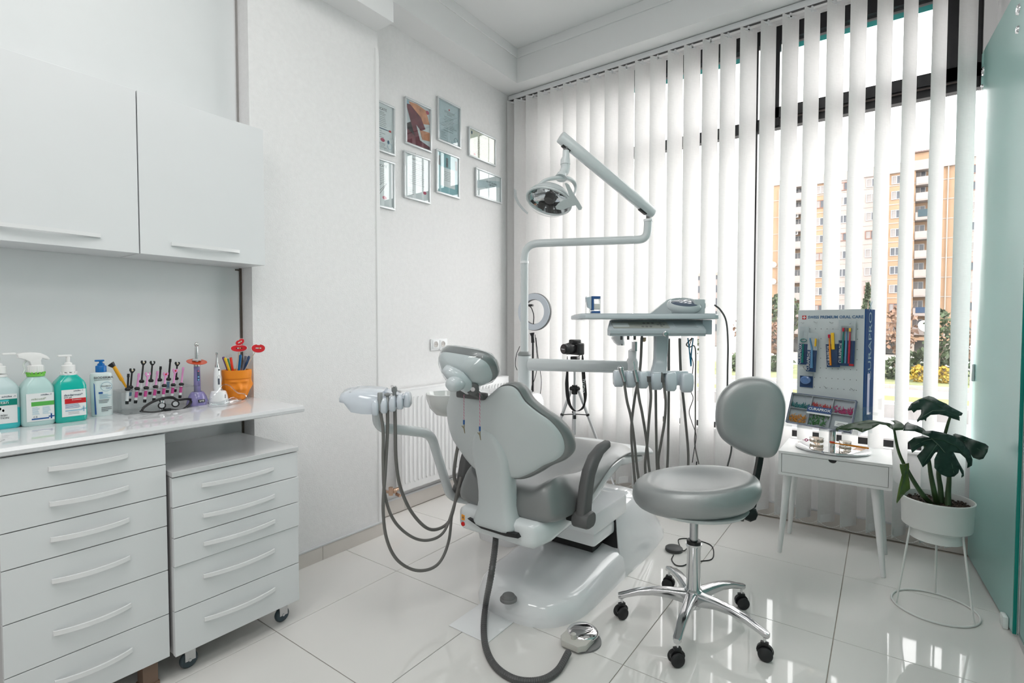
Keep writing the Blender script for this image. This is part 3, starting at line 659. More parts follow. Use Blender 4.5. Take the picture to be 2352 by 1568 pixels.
lines(M, -.012, .02, .024, .034, 2, Y, 6, .2).build('small_print', INKG, lb, kind='stuff', smooth=0)
# 4 bioderma
M = bframe(-2.335, .640, -.12); t = thing('pump_bottle', 'tall narrow cream bottle with a bright blue pump', 'bottle', (-2.335, .640, ZC), group='hygiene bottles on the worktop')
R = []
for z, sc in ((0, .93), (.003, .97), (.02, 1), (.10, 1.05), (.148, 1.02), (.156, .96), (.160, .7), (.161, .4)):
    R.append([(x, y, z) for x, y in round_rect(.064*sc, .044*sc, .018*sc, 6)])
MB(M).loft(R).build('body', mat('cream_pp', (.70, .78, .78), .25, var=.01), t)
pump(M, t, .161, mat('pump_blue', (.0, .13, .42), .3, var=.02), nozzle=-.018, h=.048, rc=.0165)
Y = -.0231
MB(M).prism([(-.024, .008), (-.019, .008), (-.023, .118), (-.0255, .124)], -.0006, 0, T=Matrix.Translation((0, Y, 0)) @ Matrix.Rotation(PI/2, 4, 'X')).build('stripe', BLU, t)
tx(M, 'BIODERMA', .003, .141, Y-.0003, .0115, 'CENTER', 1.0, .0002).build('lettering', INKG, t); MB(M).bb((-.024, Y-.0008, .1325), (.027, Y, .1335)).build('rule', INKG, t, smooth=0)
MB(M).tube([(.011+.0165*math.cos(2*PI*k/28), Y-.0005, .108+.0165*math.sin(2*PI*k/28)) for k in range(28)], .0006, 4, closed=True).build('ring_mark', LBL, t)
tx(M, 'Atoderm', .010, .110, Y-.0003, .008, 'CENTER').build('lettering', INKG, t); tx(M, 'Crème', .018, .102, Y-.0003, .006, 'CENTER').build('lettering', BLU, t)
flat(M, -.012, .0, .082, .089, Y).build('patch', BLU, t, smooth=0)
lines(M, -.010, .026, .062, .080, 4, Y, 8).build('small_print', LBL, t, kind='stuff', smooth=0); lines(M, -.012, .026, .046, .060, 3, Y, 9).build('small_print', INKG, t, kind='stuff', smooth=0); lines(M, -.005, .026, .014, .032, 3, Y, 2).build('small_print', INKG, t, kind='stuff', smooth=0)
# white cap at the edge
MB().lathe([(.019, 0), (.021, .004), (.021, .02), (.018, .026), (0, .027)], c=(-2.05, .306, ZC), seg=24).build('jar_lid', M_PPW, None, 'small white jar lid at the very left edge of the worktop', 'lid')
# syringe rack
rk = thing('syringe_rack', 'clear acrylic rack holding two rows of composite syringes', 'rack', (-2.34, .80, ZC))
MB().bb((-2.40, .682, .9685), (-2.272, .945, .9715), bev=.001).build('top_shelf', M_CLEAR, rk)
MB().bb((-2.40, .69, ZC), (-2.262, .94, ZC+.003), bev=.001).build('base', M_CLEAR, rk)
MB().bb((-2.402, .69, ZC), (-2.399, .94, .969)).build('back', M_CLEAR, rk, smooth=0)
MB().bb((-2.39, .681, ZC), (-2.28, .684, .969)).build('side', M_CLEAR, rk, smooth=0); MB().bb((-2.39, .943, ZC), (-2.28, .946, .969)).build('side', M_CLEAR, rk, smooth=0)
M_PINK = mat('syringe_pink', (.70, .30, .55), .35, var=.02); M_MAG = mat('syringe_magenta', (.50, .06, .25), .4); M_BAR = mat('syringe_barrel', (.66, .68, .69), .3); M_BLB = mat('syringe_blue', (.10, .20, .30), .4)
def syringe(x, u0, v0, u1, v1, m, win, lab, tape, ring=M_BLACK):
    a = AX(u0, v0, x); b = AX(u1, v1, x-.004); d = (b-a); L = d.length; T = frame(a, d.orthogonal(), d)
    # local z along the syringe
    zz = d.normalized(); xx = Vector((0, 1, 0)); yy = zz.cross(xx).normalized(); xx = yy.cross(zz)
    T = Matrix(((xx.x, yy.x, zz.x, a.x), (xx.y, yy.y, zz.y, a.y), (xx.z, yy.z, zz.z, a.z), (0, 0, 0, 1)))
    t = thing('composite_syringe', lab, 'syringe', a, group='composite syringes in the rack')
    MB(T).lathe([(0, 0), (.0052, 0), (.0058, .008), (.0056, .012), (0, .012)], seg=12).build('cap', M_BLACK, t)
    MB(T).lathe([(.0052, .010), (.0052, .050), (0, .050)], seg=12).build('barrel', M_BAR, t)
    MB(T).lathe([(.00535, .022), (.00535, .046), (0, .046)], seg=12).build('sleeve', tape, t)
    MB(T).sphere((0, 0, .056), (.0095, .0095, .0075)).build('finger_grip', ring, t)
    s = MB(T)
    if win: # wing shaped plunger end
        s.lathe([(.0045, .056), (.0035, .066), (.0032, L-.016), (0, L-.016)], seg=8)
        s.prism([(-.0035, 0), (-.0095, .010), (-.0085, .017), (-.004, .018), (-.003, .0125), (.003, .0125), (.004, .018), (.0085, .017), (.0095, .010), (.0035, 0)], -.0035, .0035, T=Matrix.Translation((0, 0, L-.019)) @ Matrix.Rotation(PI/2, 4, 'X'), bev=.001)
    else: s.lathe([(.0045, .056), (.0036, .066), (.0034, L-.014), (.0046, L-.012), (.0042, L), (0, L)], seg=10)
    pl = s.build('plunger', m, t)
    if win: MB(T).lathe([(0, .0005), (.0034, .0005), (.0034, -.0005), (0, -.0005)], T=Matrix.Translation((0, -.0042, L-.009)) @ Matrix.Rotation(PI/2, 4, 'X'), seg=12).build('shade_mark', win, pl)
RW = mat('mark_cream', (.7, .62, .45), .4)
front = [(-2.30, 291.5, 928, 295, 858, M_BLACK, None, 'black plunger syringe at the left end of the front row', M_BAR),
 (-2.30, 311, 926, 319, 857, M_PINK, None, 'slim pink plunger syringe second in the front row', M_MAG), (-2.30, 332, 924, 340, 854, M_PINK, LAB, 'pink winged syringe with a white mark in the front row', M_MAG),
 (-2.30, 353, 921, 362, 852, M_PINK, None, 'slim pink plunger syringe in the middle of the front row', M_MAG), (-2.30, 374, 918, 381, 854, M_PINK, RED, 'low pink winged syringe with a red mark in the front row', M_MAG),
 (-2.30, 394, 916, 403, 846, M_PINK, RED, 'tall pink winged syringe with a red mark in the front row', M_MAG), (-2.30, 413, 914, 421, 843, M_PINK, None, 'slim pink plunger syringe at the right end of the front row', M_MAG)]
back = [(-2.375, 297, 922, 304, 845, M_BLACK, RW, 'black winged syringe at the left end of the back row', M_BLB), (-2.375, 322, 908, 330, 827, M_BLACK, RW, 'tall black winged syringe with a cream mark in the back row', M_BAR),
 (-2.375, 344, 906, 350.5, 828, M_BLACK, LAB, 'tall black winged syringe with a white mark in the back row', M_BAR), (-2.375, 364, 904, 369, 841, M_BLACK, None, 'short black plunger syringe in the back row', M_BAR),
 (-2.375, 384, 902, 391.5, 824, M_BLACK, None, 'tall slim black syringe in the back row', M_BLB), (-2.375, 402, 900, 407.5, 830, M_BLACK, RW, 'black winged syringe at the right end of the back row', M_BAR)]
for (x, u0, v0, u1, v1, m, win, lab, tp) in front+back: syringe(x, u0, v0, u1, v1, m, win, lab, tp)
# yellow brush tool leaning in the rack
a, b = AX(292, 892, -2.33), AX(262, 842, -2.36); t = thing('applicator_brush', 'yellow applicator with a flared black end leaning out of the rack', 'applicator', a)
MB().tube([a, a.lerp(b, .35), a.lerp(b, .40), b], [.0035, .0045, .007, .0062], 10).build('handle', mat('yellow_plastic', (.75, .36, .01), .35), t)
e = AX(254, 835, -2.365); MB().tube([b, b.lerp(e, .5), e], [.0065, .010, .0125], 12).build('flared_end', M_BLACK, t)
# bottle of bond with steel cap in front of rack
MB().lathe([(.008, 0), (.0085, .002), (.0085, .018), (.0095, .019), (.0095, .038), (0, .039)], c=(-2.265, .81, ZC+.0035), seg=18).build('bond_bottle', M_CHROME, None, 'tiny silver capped bottle behind the loupes', 'bottle')
# loupes
t = thing('loupes', 'black dental loupes with two round lenses and head strap', 'loupes', AZ(385, 940, ZC))
def P(u, v, x): return AX(u, v, x)
LD = -2.262
for (u, v) in ((372, 931), (403, 927)):
    c = P(u, v, LD); dd = (CAM-c).normalized(); q = MB().tube([c-dd*.008, c+dd*.004, c+dd*.005, c+dd*.014], [.014, .0135, .0115, .0105], 20).build('lens_barrel', M_BLACK, t)
    MB().tube([c+dd*.0138, c+dd*.0145], [.0088, .0088], 20).build('lens', mat('lens_glass', (.55, .58, .60), .03, metal=.8), q)
f = MB(); f.tube(smooth_path([P(322, 944, -2.22), P(345, 946, -2.23), P(368, 944, -2.25), P(388, 939, -2.255), P(402, 941, -2.25), P(418, 940, -2.255), P(430, 934, -2.28)]), .0042, 8, flat=.7)
f.box(P(385, 941, -2.25), (.016, .022, .012), bev=.003); f.build('frame', M_BLACK, t)
f = MB(); f.tube(smooth_path([P(326, 943, -2.22), P(332, 934, -2.24), P(352, 922, -2.27), P(376, 914, -2.29), P(396, 913, -2.29), P(408, 918, -2.28), P(430, 916, -2.30), P(439, 919, -2.31), P(434, 930, -2.29), P(422, 939, -2.26)]), .0038, 8, flat=1.4); f.build('head_strap', M_BLACKR, t)
# purple curing light in its dock
x, y = -2.325, .962
M = Matrix.Translation((x, y, ZC)) @ Matrix.Rotation(PI/2, 4, 'Z')
M_PUR = mat('lavender_plastic', (.25, .22, .46), .18, coat=.5, var=.015)
t = thing('charging_dock', 'lavender domed charging dock holding the curing light', 'dock', (x, y, ZC))
MB(M).lathe([(.041, 0), (.042, .004), (.040, .014), (.034, .034), (.028, .046), (.023, .053), (.019, .055), (.017, .050), (.0, .046)], seg=32, sy=.9).build('body', M_PUR, t)
MB(M).tube([(.021*math.cos(k/24*2*PI), .019*math.sin(k/24*2*PI), .052) for k in range(24)], .0025, 6, closed=True).build('socket_ring', M_PUR, t)
q = MB(M).box((0, -.0375, .019), (.026, .003, .012), bev=.003, T=Matrix.Rotation(-.25, 4, 'X')).build('badge', M_BLACK, t)
MB(M).text('DTE', .010, Matrix.Translation((0, -.0402, .0185)) @ Matrix.Rotation(PI/2-.25, 4, 'X'), 'CENTER', .0002, .0002).build('lettering', LAB, q)
t = thing('curing_light', 'slim lavender curing light with an orange shield disc', 'curing light', (x, y, ZC+.047))
MB(M).lathe([(.008, .049), (.0125, .056), (.0125, .10), (.0115, .145), (.0115, .160), (0, .161)], seg=20).build('body', M_PUR, t)
MB(M).lathe([(.0115, .161), (.0115, .175), (.006, .178), (.0065, .215), (.0055, .243), (.004, .247), (0, .247)], seg=20).build('neck', M_STEEL, t)
MB(M).sphere((0, 0, .252), (.0085, .008, .0095)).build('head', mat('light_head', (.6, .6, .58), .15, metal=.7), t)
MB(M).lathe([(.0, -.0015), (.037, -.0015), (.038, 0), (.037, .0015), (0, .002)], seg=36, T=Matrix.Translation((0, 0, .180)) @ Matrix.Rotation(.26, 4, 'X')).build('shield_disc', mat('orange_shield', (.80, .10, .03), .15, trans=.35), t)
MB(M).lathe([(.016, .184), (.017, .188), (.012, .192), (0, .192)], seg=24).build('shield_hub', mat('hub_grey', (.5, .5, .5), .3), t)
q = MB(M).box((0, -.0118, .123), (.010, .003, .046), bev=.0014).build('control_panel', mat('panel_dark_blue', (.06, .09, .16), .25), t)
for k, c in enumerate(((.8, .2, .3), (.1, .1, .15), (.2, .45, .7), (.2, .45, .7))): MB(M).sphere((0, -.0133, .141-.012*k), (.0035, .0008, .0035), seg=10, rings=6).build('button', mat('btn%d' % (k if k < 2 else 2), c, .3), q)
MB(M).text('DTE', .009, Matrix.Translation((0, -.0130, .086)) @ Matrix.Rotation(PI/2, 4, 'X') @ Matrix.Rotation(-PI/2, 4, 'Z'), 'CENTER', .0002).build('lettering', INK, t)
# white endo motor in its dock
x, y = -2.30, 1.035; M = Matrix.Translation((x, y, ZC)) @ Matrix.Rotation(PI/2, 4, 'Z')
t = thing('charging_dock', 'white round-fronted charging dock behind the clear goggles', 'dock', (x, y, ZC))
MB(M).lathe([(.038, 0), (.0385, .004), (.035, .03), (.029, .050), (.024, .053), (.014, .054), (.013, .048), (0, .046)], seg=32, sy=.95).build('body', M_WGLOSS, t)
MB(M).box((.012, -.0335, .030), (.002, .001, .016)).build('indicator', M_BLACK, t, smooth=0)
t = thing('endodontic_handpiece', 'upright white cordless dental handpiece with a fine tip', 'handpiece', (x, y, ZC+.048)); T = M @ Matrix.Translation((-.004, 0, 0))
MB(T).loft([[(a, b, z) for a, b in round_rect(w, w*.9, w*.4, 4)] for z, w in ((.05, .026), (.07, .031), (.11, .029), (.150, .021), (.153, .018))]).build('body', M_WGLOSS, t)
MB(T).lathe([(.0082, .153), (.0082, .160), (.006, .166), (.0035, .19), (.0028, .205), (.0045, .209), (.0045, .217), (0, .218)], seg=16).build('contra_angle', M_STEEL, t)
MB(T).box((0, -.0133, .093), (.008, .002, .026), bev=.0008).build('display', mat('lcd_grey', (.10, .11, .14), .2), t); MB(T).sphere((.0025, -.0115, .143), (.0033, .002, .0033), seg=10, rings=6).build('button', M_BLACK, t)
MB(T).tube([(.0055*math.cos(k/18*2*PI), -.0139, .113+.007*math.sin(k/18*2*PI)) for k in range(18)], .0006, 4, closed=True).build('button_ring', M_STEEL, t)
# clear safety goggles
t = thing('safety_goggles', 'clear plastic safety goggles lying before the orange cup', 'goggles', AZ(525, 935, ZC))
GX = -2.20; M_GOG = thin_clear('goggle_plastic', (.93, .95, .96), .35, .05)
f = MB(); ring = smooth_path([P(476, 925, GX), P(487, 912, GX-.03), P(500, 898, GX-.05), P(512, 884, GX-.06), P(527, 885, GX-.06), P(545, 901, GX-.06), P(562, 905, GX-.07), P(567, 917, GX-.05), P(556, 926, GX-.02), P(530, 931, GX+.01), P(504, 934, GX+.01), P(484, 936, GX+.01)], 5, closed=True)
f.tube(ring, .0028, 6, closed=True); f.build('frame', M_GOG, t)
sh = MB(); m2 = smooth_path([P(480, 922, GX), P(505, 922, GX+.01), P(530, 914, GX), P(555, 916, GX-.03)], 5); l2 = smooth_path([P(484, 934, GX+.01), P(508, 934, GX+.015), P(534, 929, GX+.01), P(554, 922, GX-.01)], 5)
sh.loft([m2, l2], cap=False, closed=False); sh.build('visor', M_GOG, t, solid=.0015)
f = MB(); f.tube(smooth_path([P(520, 920, GX-.02), P(536, 912, GX-.04), P(546, 920, GX-.03), P(530, 926, GX-.01)], 5, closed=True), .0018, 6, closed=True); f.build('nose_piece', M_GOG, t)
# orange head cup
x, y = -2.325, 1.125; M = Matrix.Translation((x, y, ZC)) @ Matrix.Rotation(PI/2-.28, 4, 'Z')
M_OR = mat('orange_print', (.88, .27, .012), .55, bump=.3, bscale=300, var=.03)
t = thing('head_cup', 'orange face shaped pen cup in the worktop corner', 'cup', (x, y, ZC))
def face_r(a, z): # a=0 faces front (-y)
    w = .020+.028*min(1, z/.05)**.6+(.006*math.sin(min(1, max(0, (z-.05)/.08))*PI/2)); r = w
    g = lambda ca, cz, sa, sz, h: h*math.exp(-((a-ca)/sa)**2-((z-cz)/sz)**2)
    r += g(0, .062, .16, .014, .013)+g(0, .052, .22, .006, .006)          # nose
    for s in (-1, 1):
        r += g(s*.42, .086, .30, .005, .006)-g(s*.42, .073, .20, .007, .006)+g(s*.42, .072, .13, .004, .004)+g(s*.55, .052, .25, .012, .005)
        r += g(s*1.5, .068, .10, .016, .010)                              # ears
    r += g(0, .036, .28, .0025, .0045)+g(0, .030, .24, .003, .0045)-g(0, .033, .25, .0013, .003)+g(0, .016, .35, .010, .007)
    if z > .098 or abs(a) > 1.1: r += .0045+.0012*math.sin(a*34+z*60)*(1 if z > .06 else .3)
    return r
b = MB(M); R = []; N = 72
for k in range(46):
    z = .135*k/45
    R.append([(face_r(((2*PI*j/N+PI) % (2*PI))-PI, z)*math.sin(2*PI*j/N), -face_r(((2*PI*j/N+PI) % (2*PI))-PI, z)*math.cos(2*PI*j/N)*1.0, z) for j in range(N)])
for rr, z in ((.92, .135), (.9, .125), (.85, .06), (.2, .05)):
    R.append([(.052*rr*math.sin(2*PI*j/N), -.052*rr*math.cos(2*PI*j/N), z) for j in range(N)])
b.loft(R); b.build('cup_body', M_OR, t, smooth=60)
def stick(name, lab, cat, uv0, uv1, x0, x1, r, m, grp=None, tip=None):
    a, b = AX(*uv0, x0), AX(*uv1, x1); q = thing(name, lab, cat, a, group=grp); MB().tube([a, b], [r, r], 8).build('shaft', m, q); return q, a, b
G = 'pens and toothbrushes in the orange cup'
for (uv1, x1, m, lab) in (((515, 826), -2.34, mat('pen_violet', (.12, .05, .2), .3), 'violet edged pen leaning left in the orange cup'), ((519, 828), -2.31, mat('pen_yellow', (.85, .55, .02), .3), 'yellow pen leaning left in the orange cup'), ((523, 824), -2.35, mat('pen_green', (.02, .25, .10), .3), 'green capped pen behind the yellow one'),
        ((530, 821), -2.31, mat('pen_red', (.8, .05, .02), .3), 'red pen with a clear cap in the orange cup'), ((552, 821), -2.32, mat('pen_blue', (.0, .15, .40), .3), 'blue pen standing upright in the orange cup'), ((564, 818), -2.35, mat('pen_grey', (.12, .12, .16), .3), 'dark grey capped pen at the right of the orange cup'), ((570, 824), -2.34, mat('pen_navy', (.01, .04, .12), .3), 'navy pen leaning right in the orange cup')):
    u = 543+(uv1[0]-543)*.45
    q, a, b = stick('pen', lab, 'pen', (u, 868), uv1, -2.325, x1, .0055, m, G); d = (b-a).normalized()
    MB().tube([b, b+d*.010, b+d*.014], [.0062, .006, .003], 8).build('cap', M_CLEAR if 'clear' in lab or 'capped' in lab else m, q)
def lips(M, w, h, lab, kind, stick_to):
    t = thing('lip_prop', lab, 'photo prop', M.translation, group='red lip photo props')
    out = []; n = 40
    for k in range(n):
        a = 2*PI*k/n; xx = math.cos(a); yy = math.sin(a)
        r = (h*(.80 if yy > 0 else .95)*abs(yy)**.9*(1 if abs(xx) > .16 or yy < 0 else .80))
        out.append((w*xx, r*(1 if yy > 0 else -1)))
    MB(M).prism(out, -.0008, .0008).build('lips', mat('lip_red', (.62, .012, .02), .45, var=.05), t)
    MB(M).prism([(x*1.08, y*1.10) for x, y in out], -.0016, -.0008).build('paper_edge', LAB, t)
    i = [(-w*.45, -.001), (-w*.3, .0022), (w*.3, .0022), (w*.48, -.001), (w*.3, -.0036), (-w*.3, -.0040)]
    q = MB(M).prism(i, .0008, .0012).build('mouth', mat('mouth_dark', (.10, .005, .01), .5), t)
    for k in range(4 if kind else 2):
        x0 = -w*.42+k*w*.22 if kind else -w*.22+k*w*.26; MB(M).bb((x0, -.0028, .0012), (x0+w*.15, .0020, .0016)).build('tooth', LAB if k != 1+kind else mat('tooth_gold', (.75, .5, .2), .3), q, smooth=0)
    a, b = stick_to; MB().tube([a, b], .0016, 6).build('stick', mat('bamboo', (.62, .50, .38), .6), t)
def facing(P0, roll=0): # plane facing the camera-side of the room
    m = Matrix.Rotation(PI/2, 4, 'Z') @ Matrix.Rotation(PI/2, 4, 'X') @ Matrix.Rotation(roll, 4, 'Z'); m.translation = P0; return m
c1, c2, c3 = P(549, 799, -2.29), P(551, 785, -2.33), P(593.5, 799, -2.27)
lips(facing(c1), .034, .0165, 'front red lips prop with two white and gold teeth', 0, (P(541, 868, -2.32), c1-Vector((.003, 0, .012))))
lips(facing(c2, .5), .020, .0145, 'smaller tilted red lips prop behind the front one', 1, (P(546, 868, -2.335), c2-Vector((.003, 0, .010))))
lips(facing(c3, -.05), .030, .021, 'red lips prop leaning out to the right with a fang', 1, (P(552, 868, -2.32), c3+Vector((-.003, -.012, -.015))))
# ================================================================ DENTAL CHAIR
CX = -1.24
chair = thing('dental_chair', 'grey and white reclining dental chair seen from behind in the middle of the room', 'dental chair', (CX, 2.2, 0))
def ysurf(s, z): return 1.57+(.72-z)*.3+1.15*s*s
OUT = [(0, .945), (.03, .948), (.055, .965), (.105, 1.0), (.145, 1.008), (.172, .991), (.192, .947), (.229, .907), (.267, .872), (.294, .825), (.302, .78), (.295, .74), (.268, .71), (.22, .684), (.178, .654), (.118, .622), (.06, .615), (0, .615)]
full = [(s, z) for s, z in OUT]+[(-s, z) for s, z in reversed(OUT[1:-1])]
sm = smooth_path([(s, z, 0) for s, z in full], 4, closed=True)
def star_body(prof, cs=0, cz=.80, grow=0):
    b = MB(); R = []
    for sc, off in prof:
        r = []
        for p in sm:
            s = cs+(p.x-cs)*sc; z = cz+(p.y-cz)*sc; r.append((CX+s, ysurf(s, z)+off, z))
        R.append(r)
    return b.loft(R)
star_body([(.01, -.020), (.25, -.020), (.5, -.019), (.75, -.017), (.9, -.014), (.948, -.008), (.952, .0), (.9, .01), (.5, .012), (.01, .012)]).build('backrest_shell', mat('shell_grey', (.56, .60, .605), .3, spec=.5, bump=.12, bscale=500, var=.01), chair, smooth=50)
star_body([(.01, .008), (.5, .008), (.9, .006), (.975, .002), (1.0, .012), (1.012, .03), (1.0, .05), (.95, .066), (.8, .074), (.4, .062), (.01, .05)]).build('backrest_cushion', M_LEATHER, chair, smooth=60)
# support column behind the backrest
b = MB(); R = []
for z, y, hw in ((.822, 1.522, .012), (.818, 1.519, .030), (.805, 1.519, .052), (.785, 1.522, .068), (.76, 1.527, .079), (.73, 1.533, .087), (.70, 1.540, .090), (.65, 1.551, .087), (.60, 1.561, .083), (.55, 1.567, .082), (.51, 1.570, .084), (.475, 1.568, .092), (.45, 1.565, .101), (.43, 1.563, .107), (.418, 1.564, .102), (.412, 1.570, .08)):
    r = []
    for x, yy in round_rect(2*hw, .09, min(.035, hw*.8), 5): r.append((CX+x*.98, y+.045+yy+.35*x*x, z))
    R.append(r)
b.loft(R).build('support_column', MATS['shell_grey'], chair, smooth=60)
# seat cushion
def seat_ring(y, hw, zt, zb, bol, rnd=.05, n=9):
    r = []; top = []
    for k in range(n*2+1):
        t = -1+k/n; x = hw*t
        e = abs(t); edge = (1-max(0, (e-.72)/.28)**2.2)
        top.append((CX+x*(.98 if e == 1 else 1), y, zb+(zt-zb)*(.42+.58*edge)+bol*math.exp(-((e-.80)/.16)**2)*edge-.012*(1-e*e)))
    bot = [(CX+hw*(1-2*k/10), y, zb+(.018 if k in (0, 10) else 0)) for k in range(11)]
    return top+bot
S = [(1.628, .10, .50, .485, 0), (1.633, .20, .545, .468, .0), (1.645, .236, .57, .458, .012), (1.67, .252, .588, .450, .034), (1.72, .262, .585, .447, .058), (1.80, .265, .578, .447, .060), (1.88, .262, .575, .452, .040), (1.97, .258, .585, .475, .020), (2.07, .255, .605, .53, .010), (2.17, .252, .628, .562, .006), (2.27, .25, .642, .570, .003), (2.36, .247, .640, .566, .0), (2.42, .243, .625, .562, 0), (2.45, .23, .60, .566, 0), (2.455, .18, .59, .575, 0)]
MB().loft([seat_ring(*s) for s in S]).build('seat_cushion', M_LEATHER, chair, smooth=70, sub=1)
S = [(2.40, .15, .598, .57, 0), (2.41, .215, .612, .552, 0), (2.5, .218, .602, .538, 0), (2.62, .212, .580, .515, 0), (2.74, .205, .552, .488, 0), (2.84, .192, .528, .466, 0), (2.90, .165, .510, .460, 0), (2.93, .12, .496, .466, 0), (2.935, .06, .487, .473, 0)]
MB().loft([seat_ring(*s) for s in S]).build('footrest_cushion', mat('leatherette_light', (.52, .545, .55), .3, bump=.2, bscale=500, var=.02), chair, smooth=70, sub=1)
# white tub under the seat
b = MB(); R = []
for y, hw, zb, zt, r_ in ((1.590, .12, .386, .445, .02), (1.594, .165, .374, .452, .025), (1.608, .195, .366, .462, .03), (1.70, .210, .360, .465, .04), (1.82, .214, .374, .465, .04), (1.95, .214, .388, .49, .04), (2.08, .212, .420, .54, .04), (2.2, .208, .47, .572, .04), (2.36, .205, .515, .575, .025), (2.6, .17, .475, .52, .02), (2.8, .14, .44, .475, .015)):
    zc = (zb+zt)/2
    R.append([(CX+x, y, zc+z) for x, z in round_rect(2*hw, zt-zb, min(r_, (zt-zb)*.45), 4)])
b.loft(R).build('seat_frame', mat('tub_white', (.70, .735, .745), .15, coat=.4, var=.01), chair, smooth=60)
# black slot under the column and its plate
b = MB(); b.prism([(-.135, .016), (-.10, .010), (.11, .010), (.120, -.004), (.06, -.010), (-.06, -.008)], -.005, .03, T=Matrix.Translation((CX+.012, 1.598, .414)) @ Matrix.Rotation(PI/2, 4, 'X'), bev=.003)
b.build('hinge_slot', M_BLACK, chair)
p = AX(1080, 1195, CX-.165); T = Matrix.Translation((p.x, 1.600, p.z)) @ Matrix.Rotation(PI/2, 4, 'X')
q = MB(T).lathe([(0, 0), (.0135, 0), (.0135, .006), (.011, .007), (.0, .004)], seg=24).build('button_ring', M_CHROME, chair)
MB(T).lathe([(.0, .003), (.0095, .003), (.0085, .010), (0, .011)], seg=20).build('emergency_button', mat('button_red', (.62, .01, .01), .25), q)
q = MB(T).box((.0, .027, .004), (.018, .022, .006)).build('warning_sticker', mat('sticker_orange', (.85, .33, .02), .5), chair, smooth=0)
MB(T).text('A', .015, Matrix.Translation((0, .027, .0076))).build('lettering', INKG, q)
# headrest
hc_ = AD(1065, 846, 1.87)
HT = Matrix.Translation(hc_) @ Matrix.Rotation(math.radians(-4), 4, 'Z') @ Matrix.Rotation(math.radians(34), 4, 'X') @ Matrix.Rotation(math.radians(6), 4, 'Y')
def bun(b, prof, a=.120, c=.070, n=40, e=.68):
    R = []
    for sc, off in prof:
        R.append([(a*sc*math.copysign(abs(math.cos(2*PI*k/n))**e, math.cos(2*PI*k/n)), off+1.3*(a*sc*math.cos(2*PI*k/n))**2, c*sc*math.copysign(abs(math.sin(2*PI*k/n))**e, math.sin(2*PI*k/n))) for k in range(n)])
    return b.loft(R)
bun(MB(HT), [(.01, -.004), (.9, -.004), (1.0, .004), (1.045, .018), (1.02, .034), (.86, .044), (.01, .040)]).build('headrest_cushion', M_LEATHER, chair, smooth=70)
bun(MB(HT), [(.01, -.056), (.3, -.055), (.6, -.047), (.82, -.030), (.94, -.010), (.96, .001), (.01, .001)]).build('headrest_shell', MATS['shell_grey'], chair, smooth=70)
cv = MB(HT); rr = random.Random(5); N = 60; R = []
for sc, off in ((.02, -.063), (.3, -.061), (.55, -.055), (.75, -.042), (.9, -.024), (1.0, -.008), (1.06, .01), (1.07, .02), (1.04, .036), (.93, .047), (.7, .050), (.3, .048), (.02, .047)):
    r = []
    for k in range(N):
        a = 2*PI*k/N; w = 1+rr.uniform(-.012, .02)*(1 if sc > .1 else 0)+.02*math.sin(a*7+off*90)*(sc > .4)
        r.append((.121*sc*w*math.copysign(abs(math.cos(a))**.75, math.cos(a)), off+rr.uniform(-.0012, .0012)+1.3*(.118*sc*math.cos(a))**2, .071*sc*w*math.copysign(abs(math.sin(a))**.75, math.sin(a))))
    R.append(r)
cv.loft(R).build('plastic_cover', thin_clear('cling_plastic', (.95, .97, .975), .14, .08), chair, smooth=25)
b = MB(); a0 = HT @ Vector((-.02, -.03, -.02)); k0 = AD(1046, 881, 1.775)
b.tube([AD(1022, 846, 1.79), AD(1036, 857, 1.785), AD(1052, 868, 1.79), AD(1066, 881, 1.81), AD(1078, 893, 1.84)], [.018, .025, .028, .028, .022], 14)
b.build('headrest_arm', mat('wrapped_plastic', (.56, .61, .63), .15, coat=.5, bump=.6, bscale=60, var=.03), chair, smooth=80)
d = (AD(1036, 874, 1.74)-AD(1072, 898, 1.82)); c0 = k0
b = MB(); b.lathe([(0, -.036), (.018, -.034), (.027, -.022), (.029, 0), (.027, .02), (.019, .032), (0, .034)], T=frame(c0, (0, 0, 1), d.normalized()), seg=20, sx=.95)
b.build('release_knob', MATS['wrapped_plastic'], chair, smooth=60)
h = AD(1086, 893, 1.82); n = (CAM-h).normalized(); n.z = 0; n.normalize(); T = frame(h, Vector((0, 0, 1)), n)
q = MB(T).lathe([(0, -.02), (.0225, -.02), (.0225, .008), (.020, .010), (0, .010)], seg=24).build('hinge', M_DGRAY, chair)
MB(T).lathe([(0, .010), (.009, .010), (.008, .0125), (0, .013)], seg=16).build('bolt', M_CHROME, q)
b = MB(); b.tube([AD(1088, 898, 1.875), AD(1104, 912, 1.90)], [.019, .010], 8); b.bb((CX-.10, 1.478, .938), (CX+.035, 1.515, .964), bev=.008)
b.build('headrest_bracket', M_DGRAY, chair)
